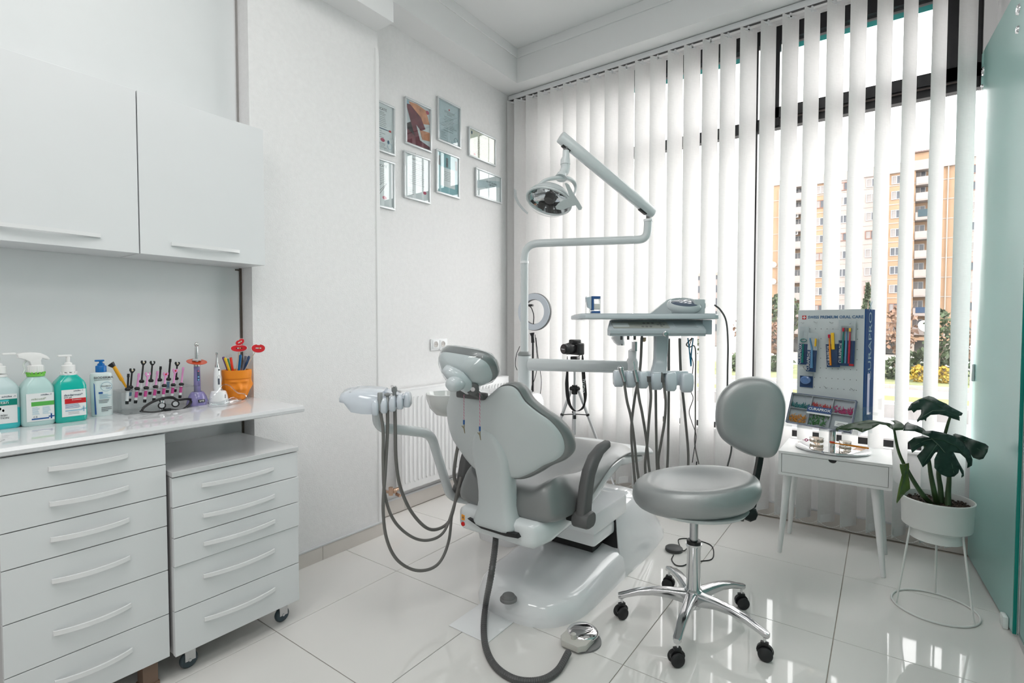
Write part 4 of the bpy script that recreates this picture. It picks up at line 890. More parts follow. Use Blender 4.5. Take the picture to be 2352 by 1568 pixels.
# armrests
def armrest(x, name, mirror=False):
    P = [(1340, 1188), (1342, 1160), (1346, 1120), (1352, 1085), (1363, 1055), (1378, 1032), (1394, 1019)]
    Wd = [.036, .035, .033, .031, .028, .024, .016]
    pts = [AX(u, v, -.955) for u, v in P]; pts = [Vector((x, p.y+.0, p.z)) for p in pts]
    b = MB(); R = []
    for i, p in enumerate(pts):
        t = (pts[min(i+1, len(pts)-1)]-pts[max(i-1, 0)]).normalized(); s = Vector((0, t.z, -t.y))
        R.append([p+Vector((1, 0, 0))*xx+s*yy for xx, yy in round_rect(.042 if i < 5 else .034, Wd[i]*2, .013 if i < 6 else .010, 4)])
    b.loft(R); b.build('armrest', M_DGRAY, chair, smooth=60)
    c = Vector((x, pts[0].y+.002, pts[0].z-.006))
    MB().loft([[c+Vector((dx, yy*sc, zz*sc)) for yy, zz in round_rect(.088, .062, .028, 5)] for dx, sc in ((-.034, .92), (-.028, 1), (.026, 1), (.034, .90))]).build('armrest_pivot', M_DGRAY, chair, smooth=50)
    MB().bb((min(x, CX+(.2 if x > CX else -.2)), c.y-.012, c.z-.018), (max(x, CX+(.2 if x > CX else -.2)), c.y+.012, c.z+.008), bev=.003).build('armrest_bracket', M_BLACK, chair)
armrest(-.955, 'armrest'); armrest(-1.590, 'armrest')
# lift mechanism and base
b = MB(); b.bb((CX-.19, 2.04, .280), (CX+.215, 2.40, .375), bev=.014); b.build('lift_arm', M_DENTALW, chair)
b = MB(); b.bb((CX-.18, 2.07, .212), (CX+.20, 2.42, .276), bev=.014); b.build('lift_arm', M_DENTALW, chair)
b = MB(); b.bb((CX-.14, 2.17, .14), (CX+.14, 2.42, .215)); b.bb((CX-.17, 2.10, .27), (CX+.19, 2.35, .284)); b.build('lift_shadow_gap', M_BLACK, chair, smooth=0)  # solid black blocks stand in for shade between and below the arms
def base_out(inset, y_end, n=20):
    hw = .262-inset; y0 = 1.675+inset; r = .26-inset; o = []
    # superellipse front end
    for k in range(n+1):
        a = PI*k/n; ca, sa = math.cos(a), math.sin(a)
        o.append((CX-.01-hw*math.copysign(abs(ca)**.75, ca), y0+.30-(.30)*abs(sa)**.8))
    o.append((CX-.01+hw, y_end)); o.append((CX-.01-hw, y_end)); return o
b = MB(); R = []
for ins, z in ((0, 0), (0, .018), (.004, .045), (.014, .07), (.03, .088), (.055, .099), (.12, .106)):
    R.append([(x, y, z*(1 if y < 1.99 else 1+.42*(y-1.99)/.3)) for x, y in base_out(ins, 2.30)])
b.loft(R).build('base', mat('base_white', (.84, .85, .865), .07, coat=.6, var=.005), chair, smooth=60)
b = MB(); R = []
for y, h, hw, tw in ((2.285, .325, .258, .196), (2.30, .338, .262, .204), (2.42, .352, .266, .204), (2.58, .345, .268, .198), (2.74, .285, .262, .18), (2.86, .19, .250, .155), (2.94, .10, .225, .12), (2.975, .03, .18, .10)):
    sec = [(-hw, 0), (-hw, .02), (-hw+.012, h*.28), (-hw+.028, h*.52), (-tw-.018, h*.85), (-tw+.002, h*.96), (-tw+.03, h), (0, h*1.01), (tw-.03, h), (tw-.002, h*.96), (tw+.018, h*.85), (hw-.028, h*.52), (hw-.012, h*.28), (hw, .02), (hw, 0)]
    R.append([(CX-.01+x, y, z) for x, z in sec])
b.loft(R).build('base_hood', MATS['base_white'], chair, smooth=38)
b = MB(); o1 = [(-.225, .14), (-.215, .300), (-.200, .315), (.200, .315), (.216, .300), (.228, .14)]
b.prism(o1, 0, .006, T=Matrix.Translation((CX-.01, 2.286, 0)) @ Matrix.Rotation(PI/2, 4, 'X')); b.build('hood_opening_shade', M_BLACK, chair, smooth=0)  # flat black plate paints the shade inside the hood's opening
kp = AZ(1168, 1374, .104); q = MB().lathe([(0, 0), (.035, 0), (.035, .008), (.031, .012), (.028, .012), (.027, .018), (.024, .022), (0, .023)], c=kp-Vector((0, 0, .006)), seg=28).build('foot_knob', mat('knob_grey', (.20, .20, .20), .5, var=.05), chair)
MB().bb((-1.405, 1.503, 0.0004), (-1.205, 1.72, .004), bev=.0015).build('floor_plate', M_WGLOSS, chair)
# bib clips hanging from the notch
for k, (u, v0, v1, D, lab) in enumerate(((1065.5, 906, 964, 1.925, 'shorter dangling bib clip on a pink and white cord, left of the pair'), (1102, 903, 979, 1.875, 'longer dangling bib clip on a pink and white cord, right of the pair'))):
    a, b2 = AD(u, v0, D), AD(u, v1, D); t = thing('bib_clip', lab, 'bib clip', b2, group='bib clips')
    for j in range(2):
        c = MB(); pts = [a.lerp(b2, i/40)+Vector((.0009*math.cos(i*1.4+j*PI), .0009*math.sin(i*1.4+j*PI), 0)) for i in range(41)]; c.tube(pts, .0009, 5)
        c.build('cord', mat('cord_pink', (.62, .10, .22), .6) if j else mat('cord_pale', (.7, .6, .66), .6), t)
    MB().cyl(b2, b2-Vector((0, 0, .017)), .0034, seg=8).build('sleeve', BLU, t)
    e = b2-Vector((0, 0, .017)); x = _Rv
    MB().tube([e+x*.001, e-Vector((0, 0, .014)), e+x*.004-Vector((0, 0, .034))], [.002, .0028, .0009], 6).build('jaw', mat('clip_brass', (.35, .28, .20), .35, metal=.8), t)
    MB().tube([e-x*.008-Vector((0, 0, .005)), e-Vector((0, 0, .014)), e+x*.0025-Vector((0, 0, .033))], [.002, .0026, .0008], 6).build('jaw', MATS['clip_brass'], t)
# ================================================================ CUSPIDOR UNIT WITH POST
un = thing('cuspidor_unit', 'white cuspidor unit with ceramic bowl and a tall post behind the backrest', 'dental unit', (-1.74, 2.40, 0))
b = MB(); R = []
for z, w, d in ((0, .26, .34), (.05, .27, .36), (.3, .27, .36), (.6, .285, .385), (.78, .27, .37), (.81, .25, .35), (.82, .22, .32)):
    R.append([(-1.745+x, 2.40+y, z) for x, y in round_rect(w, d, .06, 5)])
b.loft(R).build('housing', M_DENTALW, un, smooth=50)
b = MB(); b.loft([[(-1.75+x, 2.13+y, z) for x, y in round_rect(w, d, .05, 5)] for z, w, d in ((.76, .20, .42), (.80, .23, .46), (.842, .23, .46), (.852, .21, .44))]); b.build('bowl_shelf', M_DENTALW, un, smooth=50)
bc_ = Vector((-1.735, 1.845, .772))
MB().lathe([(.02, 0), (.052, .010), (.083, .045), (.097, .090), (.1, .112), (.096, .114), (.088, .09), (.07, .045), (.03, .022), (0, .02)], c=bc_, seg=36).build('bowl', mat('bowl_ceramic', (.66, .68, .665), .10, coat=.5, var=.01), un, smooth=60)
pl = AZ(1114, 884, .90); MB().lathe([(.028, 0), (.028, .03), (.02, .034), (0, .034)], c=(-1.70, 2.10, .851), seg=20).build('cup_holder', M_CLEAR, un)
PB = Vector((-1.695, 2.465, .815))
MB().lathe([(.046, 0), (.047, .008), (.044, .014), (.046, .018), (.040, .026), (0, .027)], c=PB, seg=28).build('post_collar', mat('collar_grey', (.24, .255, .255), .35), un)
MB().lathe([(.0375, .02), (.0375, .225), (0, .226)], c=PB, seg=28).build('post_sleeve', M_DENTAL, un)
MB().lathe([(.0385, .226), (.040, .232), (.037, .238), (.035, .244), (.027, .250), (0, .25)], c=PB, seg=28).build('post_collar', MATS['collar_grey'], un)
a, b2 = AD(1213, 839, 2.95), AD(1462, 836, 2.75); a.z = b2.z = .993
arm = MB(); R = []
n = (b2-a).normalized(); sd = Vector((0, 0, 1)).cross(n)
for p, w, h in ((a, .044, .056), (a+n*.008, .06, .07), (b2-n*.02, .05, .066), (b2, .036, .05)):
    R.append([p+sd*x+Vector((0, 0, z)) for x, z in round_rect(w, h, w*.45, 5)])
arm.loft(R).build('tray_arm', M_DENTAL, un, smooth=50)
lo = b2-n*.02; MB().lathe([(.030, -.04), (.034, -.03), (.034, .03), (.028, .045), (.024, .05), (.024, .09), (.012, .1), (0, .1)], c=lo, seg=24).build('arm_joint', M_DENTALW, un)
# light post
mt = thing('dental_light', 'dental operating light on a bent tube and a slanting spring arm', 'dental light', PB+Vector((0, 0, .25)))
pt = Vector((PB.x, PB.y, PB.z+.245)); zA = 1.69
e1 = AD(1486, 547, 2.82); e1.z = zA
b = MB(); b.tube(round_path([pt, (pt.x, pt.y, zA), (e1.x, e1.y, zA), AD(1489, 506, 2.82)], .085, 8), .0225, 16); b.build('bent_tube', M_DENTAL, mt, smooth=60)
MB().cyl((pt.x, pt.y, zA-.115), (pt.x, pt.y, zA-.1), .0255, seg=20).build('tube_ring', M_DENTALW, mt)
ea = AD(1489, 506, 2.82); MB().cyl(ea-Vector((0, 0, .006)), ea+Vector((0, 0, .006)), .026, seg=20).build('tube_ring', M_DENTALW, mt)
MB().box(ea+Vector((.0, 0, .028)), (.018, .018, .06)).build('pivot_pin', MATS['knob_grey'], mt, smooth=0)
s0, s1 = AD(1499, 490, 2.82), AD(1287, 314, 2.60)
n = (s1-s0).normalized(); sd = n.cross(Vector((0, 0, 1))).normalized(); up = sd.cross(n)
b = MB(); b.loft([[p+sd*x+up*y for x, y in round_rect(.052*q, .062*q, .024*q, 5)] for p, q in ((s0-n*.004, .8), (s0+n*.004, 1), (s1-n*.004, 1), (s1, .92))]); b.build('spring_arm', M_DENTAL, mt, smooth=50)
for p in (s0+n*.06, s1-n*.055):
    MB().box(p-up*.029, (.052, .024, .012), bev=.004, T=frame((0, 0, 0), n, up).to_3x3().to_4x4()).build('arm_slot', M_BLACK, mt)
hh = AD(1300, 338, 2.61)
MB().box(hh-Vector((0, 0, .01)), (.020, .016, .075)).build('pivot_pin', MATS['knob_grey'], mt, smooth=0)
nk = [AD(1300, 345, 2.61), AD(1299, 362, 2.61), AD(1298, 374, 2.61)]
MB().tube([AD(1300, 346, 2.61), AD(1300, 360, 2.61), AD(1298.5, 368, 2.61), AD(1298.5, 378, 2.61)], [.016, .018, .024, .025], 18).build('neck', M_DENTAL, mt, smooth=60)
MB().tube(smooth_path([AD(1298.5, 378, 2.61), AD(1298.5, 388, 2.61), AD(1294, 397, 2.60), AD(1289, 402, 2.59)], 5), [.0235]*10+[.021]*6, 18).build('neck_elbow', M_DENTAL, mt, smooth=60)
MB().tube([AD(1290, 399, 2.59), AD(1288, 409, 2.58)], [.021, .031], 18).build('neck_foot', M_DENTAL, mt)
# yoke: arch from left of head over to right
M_YK = mat('yoke_grey', (.60, .645, .65), .2, coat=.3, var=.01)
b = MB(); yk = smooth_path([AD(1232, 430, 2.50), AD(1250, 415, 2.53), AD(1275, 409, 2.56), AD(1300, 409, 2.60), AD(1316, 416, 2.64), AD(1322, 430, 2.66), AD(1318, 445, 2.64), AD(1306, 452, 2.60)], 5)
b.tube(yk, [.007+.009*math.sin(PI*min(1, i/26)) for i in range(len(yk))], 10, flat=.7); b.build('yoke', M_YK, mt, smooth=60)
HC = AD(1262, 458, 2.52)
ax = (AD(1225, 560, 2.40)-HC).normalized()   # the light shines down and toward the headrest
rg = (_Rv-ax*_Rv.dot(ax)).normalized(); HF = frame(HC, rg, ax)
prof = [(.0, -.060), (.04, -.056), (.075, -.040), (.098, -.012), (.108, .012)]
def dish_surface(b, off=0, n=26, facet=0):
    R = []; rr = random.Random(11)
    for r, z in prof:
        R.append([((r+off)*math.cos(2*PI*k/n)*1.0, (r+off)*math.sin(2*PI*k/n)*.80, z-off+(rr.uniform(-.004, .004) if facet and .02 < r < .105 else 0)) for k in range(n)])
    return b.loft(R, cap=False)
o = dish_surface(MB(HF), 0, 14, 1).build('reflector', mat('faceted_mirror', (.75, .77, .78), .04, metal=1, var=.01), mt, smooth=0, norm=True, solid=.002)
dish_surface(MB(HF), .006, 36).build('lamp_housing', mat('clear_housing', (.70, .75, .76), .15, trans=.35), mt, smooth=60, solid=.002)
MB(HF).tube([(.112*math.cos(2*PI*k/40), .090*math.sin(2*PI*k/40), .012) for k in range(40)], .0055, 8, closed=True).build('rim', M_YK, mt)
R = [[(r*math.cos(2*PI*k/32), r*.80*math.sin(2*PI*k/32), z) for k in range(32)] for r, z in ((.110, .014), (.106, .03), (.09, .048), (.06, .06), (.02, .066))]
MB(HF).loft(R).build('clear_cover', M_CLEAR, mt, smooth=60)
MB(HF).lathe([(0, -.03), (.028, -.03), (.034, -.012), (.024, .01), (0, .012)], seg=10).build('bulb_shield', M_BLACK, mt, smooth=0)
MB(HF).box((-.048, .012, .012), (.055, .046, .008), bev=.002, T=Matrix.Rotation(.4, 4, 'Y')).build('mirror_plate', M_CHROME, mt)
# right grey T handle, left clear handle
D1 = 2.42
def slab(pix, D, th, b=None):
    b = b or MB(); P3 = [AD(u, v, D) for u, v in pix]; n = (CAM-P3[0]).normalized()*th
    b.loft([[p for p in P3], [p+n for p in P3]]); return b
tp = [(1297, 421), (1301, 420), (1307, 424), (1318, 445), (1329, 462), (1337, 476), (1335, 481), (1329, 482), (1322, 471), (1314, 473), (1302, 478), (1288, 482), (1278, 480), (1276, 474), (1283, 466), (1296, 458), (1307, 454), (1307, 448)]
slab(tp, D1, .018).build('handle', mat('handle_grey', (.36, .40, .40), .4, bump=.2, bscale=300, var=.02), mt, smooth=30)
lp = [(1180, 433), (1186, 437), (1187, 450), (1193, 465), (1203, 478), (1213, 488), (1211, 492), (1200, 483), (1188, 468), (1181, 452)]
slab(lp, 2.44, .012).build('clear_handle', thin_clear('clear_handle_plastic', (.86, .90, .91), .2, .1), mt, smooth=30)
# ================================================================ ASSISTANT CONSOLE (left)
ac = thing('assistant_console', 'pale keypad console with instrument holder on a bent tube, left of the chair', 'instrument console', AD(870, 930, 2.0))
tb = round_path([AD(866, 930, 2.02), AD(868, 982, 2.04), AD(925, 987, 2.10), AD(989, 995, 2.20), AD(1034, 1140, 2.40), AD(1075, 1148, 2.46)], .05, 7)
MB().tube(tb, .0205, 14).build('bent_tube', M_DENTAL, ac, smooth=60)
AO = AD(868, 918, 2.0); AF = frame(AO, _Rv)
K = 2.0/1178
def lp_(u, v, y=0): return ((u-868)*K, y, (918-v)*K)
M_CON = mat('console_blue_white', (.62, .67, .73), .15, coat=.5, var=.01)
b = MB(AF); R = []
for u, zt, zb, y0, y1 in ((786, 902, 917, -.035, .05), (789, 899, 919, -.048, .065), (800, 897, 921, -.055, .075), (812, 896, 934, -.062, .085), (818, 895, 940, -.066, .088), (842, 895, 944, -.068, .09), (866, 897, 945, -.066, .09), (880, 899, 944, -.06, .088)):
    x = (u-868)*K; zt_, zb_ = (918-zt)*K, (918-zb)*K
    R.append([(x, y0, zb_), (x, y0-.004, zb_+.3*(zt_-zb_)), (x, y0+.006, zt_-.014), (x, y0+.02, zt_-.004), (x, y1-.02, zt_+.008), (x, y1, zt_-.002), (x, y1-.02, zb_+.012)])
b.loft(R).build('keypad_body', M_CON, ac, smooth=50)
b = MB(AF); R = []
for u, yy in ((845, .05), (870, .065), (895, .06), (915, .03), (932, 0)):
    x = (u-868)*K; R.append([(x, yy-.04, .022), (x, yy+.03, .020), (x, yy+.03, .036-.0004*(abs(u-870))), (x, yy-.04, .034-.0004*abs(u-870))])
b.loft(R).build('back_shelf', M_CON, ac, smooth=50)
for i, (u, v) in enumerate(((829, 901), (842, 905), (813, 900), (826, 907), (838, 912))):
    MB(AF).lathe([(0, 0), (.009, 0), (.009, .0014), (0, .0016)], c=((u-868)*K, -.028+.022*(i % 2), .0335-(v-900)*.00012), seg=14, sy=.7).build('key', MATS['knob_grey'], ac)
for i, (u, v, dy) in enumerate(((873, 926, -.055), (890, 923, -.042), (907, 920, -.028), (922, 917, -.012), (936, 914, .004))):
    c = ((u-868)*K, dy, (918-v)*K); b = MB(AF)
    b.loft([[(c[0]+x, c[1]+y, c[2]+z) for x, y in round_rect(w, d, .006, 3)] for z, w, d in ((-.034, .018, .045), (-.026, .024, .055), (.0, .024, .058), (.016, .020, .048), (.024, .014, .036))])
    b.build('holder_lobe', M_CON, ac, smooth=50)
MB(AF).bb((-.005, -.02, -.018), (.115, .03, .012), bev=.008).build('holder_bar', M_CON, ac)
def hose_thing(name, lab, cat, pts, r, head=None, m=M_HOSE, grp=None, n=8):
    t = thing(name, lab, cat, pts[0], group=grp)
    MB().tube(smooth_path(pts, n), r, 10).build('hose', m, t, smooth=60); return t
GA = 'suction and syringe handpieces on the left console'
Z = AD
def up_cyl(t, p, prof, m, nm='handpiece', seg=16): return MB().lathe(prof, c=p, seg=seg).build(nm, m, t, smooth=50)
e = Z(1046, 1110, 2.34)
q = hose_thing('suction_handpiece', 'plain grey cylindrical suction handpiece, leftmost on the left console', 'handpiece', [Z(873, 940, 1.94), Z(880, 990, 1.95), Z(880, 1060, 1.97), Z(884, 1135, 2.0), Z(905, 1195, 2.06), Z(945, 1232, 2.14), Z(985, 1240, 2.2), Z(1020, 1220, 2.26), Z(1043, 1160, 2.32), Z(1055, 1110, 2.36)], .0062, grp=GA)
up_cyl(q, Z(873, 930, 1.94), [(.0095, -.02), (.010, 0), (.0095, .045), (.007, .048), (0, .048)], mat('handpiece_grey', (.30, .31, .31), .35, metal=.3))
q = hose_thing('suction_handpiece', 'suction handpiece with a collared tip, second on the left console', 'handpiece', [Z(890, 938, 1.96), Z(890, 990, 1.97), Z(885, 1080, 1.98), Z(880, 1170, 2.0), Z(889, 1240, 2.06), Z(915, 1288, 2.12), Z(960, 1310, 2.18), Z(1005, 1296, 2.24), Z(1030, 1245, 2.3), Z(1040, 1170, 2.35), Z(1060, 1120, 2.38)], .0066, grp=GA)
up_cyl(q, Z(890, 930, 1.96), [(.009, -.02), (.009, .025), (.006, .028), (.006, .034), (.012, .038), (.012, .042), (.006, .046), (0, .046)], MATS['handpiece_grey'])
q = hose_thing('air_water_syringe', 'three way air and water syringe with an upright metal head on the left console', 'handpiece', [Z(907, 935, 1.98), Z(908, 990, 1.99), Z(910, 1060, 2.02), Z(920, 1120, 2.08), Z(945, 1175, 2.14), Z(980, 1212, 2.2), Z(1010, 1213, 2.26), Z(1035, 1190, 2.3), Z(1050, 1130, 2.34), Z(1058, 1095, 2.37)], .0070, grp=GA)
up_cyl(q, Z(906, 925, 1.98), [(.008, -.02), (.008, .02), (.0075, .04), (.011, .046), (.011, .06), (.006, .066), (0, .066)], MATS['handpiece_grey'])
MB().cyl(Z(906, 888, 1.98), Z(900, 887, 1.93), .0055, seg=10).build('nozzle_socket', M_CHROME, q)
MB().tube(smooth_path([Z(1053, 1020, 2.38), Z(1047, 1050, 2.38), Z(1043, 1090, 2.38), Z(1050, 1118, 2.38)], 6), .008, 8).build('console_hose', M_HOSE, None, 'short grey hose hanging behind the left armrest', 'hose')
# ================================================================ FOOT CONTROLS
hs = [Z(1139, 1222, 2.10), Z(1137, 1255, 2.06), Z(1128, 1320, 1.93), AZ(1116, 1385, .05), AZ(1111, 1440, .012), AZ(1117, 1490, .012), AZ(1140, 1532, .012), AZ(1185, 1560, .012), AZ(1240, 1562, .012), AZ(1280, 1540, .014), AZ(1306, 1497, .022)]
t = thing('foot_pedal', 'chrome domed foot pedal on the floor with a thick ribbed grey hose', 'foot pedal', AZ(1328, 1470))
sp_ = smooth_path(hs, 34); MB().tube(sp_, [.0118+(.0012 if i % 3 == 0 else 0) for i in range(len(sp_))], 10).build('hose', mat('ribbed_hose', (.085, .085, .085), .45, var=.05), t, smooth=30)
c = AZ(1330, 1476)
MB().lathe([(0, 0), (.074, 0), (.074, .007), (.066, .010), (0, .010)], c=c+Vector((.004, .016, 0)), seg=40).build('base_disc', MATS['knob_grey'], t)
d = (AZ(1306, 1500)-c); ang = math.atan2(d.y, d.x)
MB(rz(c+Vector((0, .0, .010)), ang)).prism([(-.02, -.055), (.045, -.055), (.072, -.035), (.072, .035), (.045, .055), (-.02, .055)], 0, .024, bev=.005).build('body', mat('pedal_beige', (.55, .54, .50), .35, var=.02), t)
MB().lathe([(.055, .022), (.061, .024), (.062, .030), (.055, .038), (.035, .044), (.0, .047)], c=c+Vector((0, .028, 0)), seg=40).build('chrome_dome', mat('dome_chrome', (.75, .72, .72), .03, metal=1, var=.02), t, smooth=80)
MB().lathe([(.010, .030), (.010, .052), (.006, .055), (0, .055)], c=c+Vector((-.004, -.036, 0)), seg=16).build('switch_knob', MATS['pedal_beige'], t)
t = thing('scaler_foot_switch', 'small dark grey disc foot switch with a thin cable on the floor', 'foot switch', AZ(1549, 1264))
MB().lathe([(0, 0), (.044, 0), (.046, .005), (.045, .016), (.040, .020), (0, .021)], c=AZ(1548, 1264), seg=36).build('body', mat('switch_dark', (.07, .07, .072), .5, bump=.3, bscale=300, var=.05), t)
cb = MB(); cb.tube(smooth_path([AZ(1547, 1274, .008), AZ(1543, 1285, .003), AZ(1552, 1297, .003), AZ(1568, 1299, .003), AZ(1583, 1293, .003), AZ(1612, 1288, .003), AZ(1632, 1285, .003), AZ(1639, 1275, .003), AZ(1636, 1255, .003), AZ(1618, 1245, .003), AZ(1585, 1237, .003), AZ(1563, 1237, .003), AZ(1558, 1243, .003), AZ(1568, 1264, .006), AZ(1580, 1255, .02), Z(1587, 1225, 2.72), Z(1593, 1190, 2.6), Z(1597, 1120, 2.5), Z(1600, 1060, 2.45)], 6), .0028, 6); cb.build('cable', M_BLACKR, t, smooth=60)
# ================================================================ INSTRUMENT CONSOLE (delivery tray)
DD = 2.30
KD = DD/1178
def DP(u, v, D=DD): return AD(u, v, D)
dc = thing('instrument_console', 'blue-grey instrument console with flat tray, keypad and a hanging five place holder', 'instrument console', DP(1500, 860))
M_DC = mat('console_grey_blue', (.50, .55, .58), .25, spec=.5, coat=.2, var=.01)
CF = frame(DP(1521, 746), _Rv)
def cx(u): return (u-1521)*KD
def cz(v): return (746-v)*KD
b = MB(CF); R = []
for z, ins in ((cz(733), .004), (cz(731), 0), (cz(724), 0), (cz(721.5), .004)):
    R.append([(cx(1488)+x, .14+y, z) for x, y in round_rect((1645-1326)*KD-2*ins, .36-2*ins, .03, 6)])
b.loft(R); b.build('tray', M_DC, dc, smooth=40)
b = MB(CF); R = []
for z, ins in ((cz(721.8), .012), (cz(719.8), .012), (cz(719.8), .020), (cz(721.3), .021)):
    R.append([(cx(1488)+x, .14+y, z) for x, y in round_rect((1645-1326)*KD-2*ins, .36-2*ins, .024, 6)])
b.loft(R, cap=False); b.build('tray_lip', M_DC, dc, smooth=40)
# body: side profile in (y,z), extruded along x with rounded ends
prof = [(-.055, cz(771)), (-.060, cz(766)), (-.060, cz(758)), (-.052, cz(756.5)), (.03, cz(736)), (.036, cz(734)), (.25, cz(734)), (.25, cz(768)), (.24, cz(773))]
b = MB(CF); x0, x1 = cx(1392), cx(1616)
R = []
for x, k in ((x0, .86), (x0+.008, .96), (x0+.018, 1), (x1-.03, 1), (x1-.012, .96), (x1, .82)):
    R.append([(x+(.30*max(0, y+.045) if x < x0+.02 else .10*max(0, y+.045) if x > x1-.035 else 0), (y-.09)*(k if x in (x0, x1) else 1)+.09 if y < .1 else y, cz(753)+(z-cz(753))*(.9 if k < .9 else 1)) for y, z in prof])
b.loft(R); b.build('console_body', M_DC, dc, smooth=45)
MB(CF).bb((x0+.006, -.0612, cz(766.4)), (x1-.01, -.0595, cz(765.7))).build('seam', MATS['knob_grey'], dc, smooth=0)
# sloping control face
sl = Vector((0, .082, cz(736)-cz(756.5))); sl_n = sl.normalized(); T = CF @ Matrix.Translation((cx(1500), -.011, (cz(736)+cz(756.5))/2)) @ Matrix.Rotation(math.atan2(sl.z, sl.y), 4, 'X')
kp = MB(T).prism(round_rect(cx(1533)-cx(1405), .066, .006), .0, .0015, T=Matrix.Translation(((cx(1469)-cx(1500)), 0, 0))).build('keypad', mat('keypad_beige', (.36, .37, .34), .35, var=.01), dc, smooth=0)
MB(T).prism(round_rect(.072, .040, .003), .0014, .0024, T=Matrix.Translation((cx(1425)-cx(1500)-.002, -.002, 0))).build('display', mat('lcd_pale', (.60, .64, .64), .15), kp, smooth=0)
for (u, y) in ((1479, .016), (1489, .016), (1499, .016), (1473, -.018), (1482, -.018), (1491, -.018)):
    MB(T).lathe([(0, .0014), (.0065, .0014), (.0065, .0024), (0, .0026)], c=(cx(u)-cx(1500), y, 0), seg=14).build('key', MATS['knob_grey'], kp)
for dx, dy in ((-.013, 0), (.013, 0), (0, .014), (0, -.014), (0, 0)):
    MB(T).lathe([(0, .0014), (.0060, .0014), (.0055, .0028), (0, .003)], c=(cx(1516)-cx(1500)+dx, dy, 0), seg=14).build('key', mat('key_dark', (.22, .23, .22), .4), kp)
MB(T).prism(round_rect(.108, .058, .010), 0, .0022, T=Matrix.Translation((cx(1571)-cx(1500), 0, 0))).build('recess_rim', M_DC, dc, smooth=0)
MB(T).prism(round_rect(.096, .048, .008), .0020, .0026, T=Matrix.Translation((cx(1571)-cx(1500), 0, 0))).build('recess_floor', mat('recess_grey', (.33, .37, .39), .4, var=.01), dc, smooth=0)
T2 = CF @ Matrix.Translation((cx(1519), -.060, cz(766))) @ Matrix.Rotation(PI/2, 4, 'X')
q = MB(T2).lathe([(0, 0), (.0125, 0), (.012, .004), (.008, .006), (.007, .0045), (0, .0045)], seg=8).build('centre_button', M_STEEL, dc, smooth=30)
# side unit with clear drawer at the right
MB(CF).bb((cx(1614), .0, cz(768)), (cx(1636), .24, cz(734)), bev=.004).build('side_box', mat('clear_blue_box', (.62, .68, .74), .1, trans=.3, var=.01), dc)
MB(CF).bb((cx(1612), .03, cz(758)), (cx(1640), .05, cz(748)), bev=.001).build('side_clip', M_DGRAY, dc)
for u in (1434.5, 1450.5, 1466, 1483): MB(CF).bb((cx(u)-.0048, .06, cz(781)), (cx(u)+.0048, .07, cz(772)), bev=.001).build('hose_socket', M_DGRAY, dc)
MB(CF).lathe([(.0, 0), (.006, .0), (.011, .004), (.012, .020), (0, .02)], c=(cx(1489), .08, cz(786)), seg=16).build('water_filter', mat('amber_filter', (.55, .42, .28), .25, trans=.2), dc)
# ball joint of the arm
b = MB(CF); b.loft([[(cx(u)+x, .32+y, cz(v)) for x, y in round_rect(w, .07, .02, 4)] for u, v, w in ((1455, 772, .055), (1452, 780, .062), (1457, 793, .050), (1460, 799, .035))]); b.build('joint_housing', M_DENTALW, dc, smooth=45)
MB().lathe([(.016, 0), (.016, .05), (0, .05)], c=AD(1458, 806, 2.72), seg=14).build('joint_stem', M_STEEL, dc)
# vertical neck and holder
b = MB(CF); R = []
for v, u0, u1, y in ((772, 1508, 1541, .04), (800, 1508, 1540, .04), (825, 1507, 1537, .035), (838, 1503, 1536, .02), (848, 1497, 1531, .0), (856, 1494, 1530, -.015)):
    R.append([(cx((u0+u1)/2)+x, y+yy, cz(v)) for x, yy in round_rect((u1-u0)*KD, .035, .010, 4)])
b.loft(R); b.build('neck', M_DC, dc, smooth=50)
M_HB = mat('holder_blue_white', (.62, .68, .73), .12, coat=.5, var=.01)
MB(CF).bb((cx(1415), .0, cz(886)), (cx(1584), .03, cz(852)), bev=.010).build('holder_bar', M_HB, dc)
lobes = [(1408, 1432, 849, 887), (1436, 1459, 850, 889), (1465, 1487, 851, 891), (1493, 1521, 852, 894), (1526, 1552, 853, 897), (1562, 1590, 855, 900)]
for (u0, u1, v0, v1) in lobes:
    b = MB(CF); w = (u1-u0)*KD; R = []
    for v, sw, dy in ((v1, .72, .03), (v1-5, .92, .045), ((v0+v1)/2, 1.0, .052), (v0+6, .96, .045), (v0+1, .78, .032)):
        R.append([(cx((u0+u1)/2)+x, -.012+y, cz(v)) for x, y in round_rect(w*sw, dy, min(.010, dy*.4), 4)])
    b.loft(R); b.build('holder_lobe', M_HB, dc, smooth=50)
GH = 'handpieces with hoses on the hanging holder'
M_HP = MATS['handpiece_grey']
def hp(name, lab, upts, body, r=.0062):
    pts = [DP(u, v, D) for u, v, D in upts]
    t = thing(name, lab, 'handpiece', pts[0], group=GH)
    MB().tube(smooth_path(pts, 7), r, 10).build('hose', M_HOSE, t, smooth=60)
    return t
q = hp('air_water_syringe', 'three way syringe with a rounded metal head, leftmost in the hanging holder', [(1433, 872, 2.245), (1440, 920, 2.26), (1449, 957, 2.28), (1457, 1013, 2.32), (1463, 1072, 2.38), (1470, 1125, 2.42), (1462, 1135, 2.44), (1456, 1078, 2.44), (1450, 990, 2.44), (1457, 920, 2.43), (1470, 848, 2.40), (1474, 775, 2.37)], 0)
a, b2 = DP(1434, 876, 2.243), DP(1425, 845, 2.24); MB().tube([a, a.lerp(b2, .55), b2], [.0095, .0095, .0115], 14).build('handpiece', M_STEEL, q); MB().sphere(b2, (.0135, .0125, .0095)).build('head', M_CHROME, q)
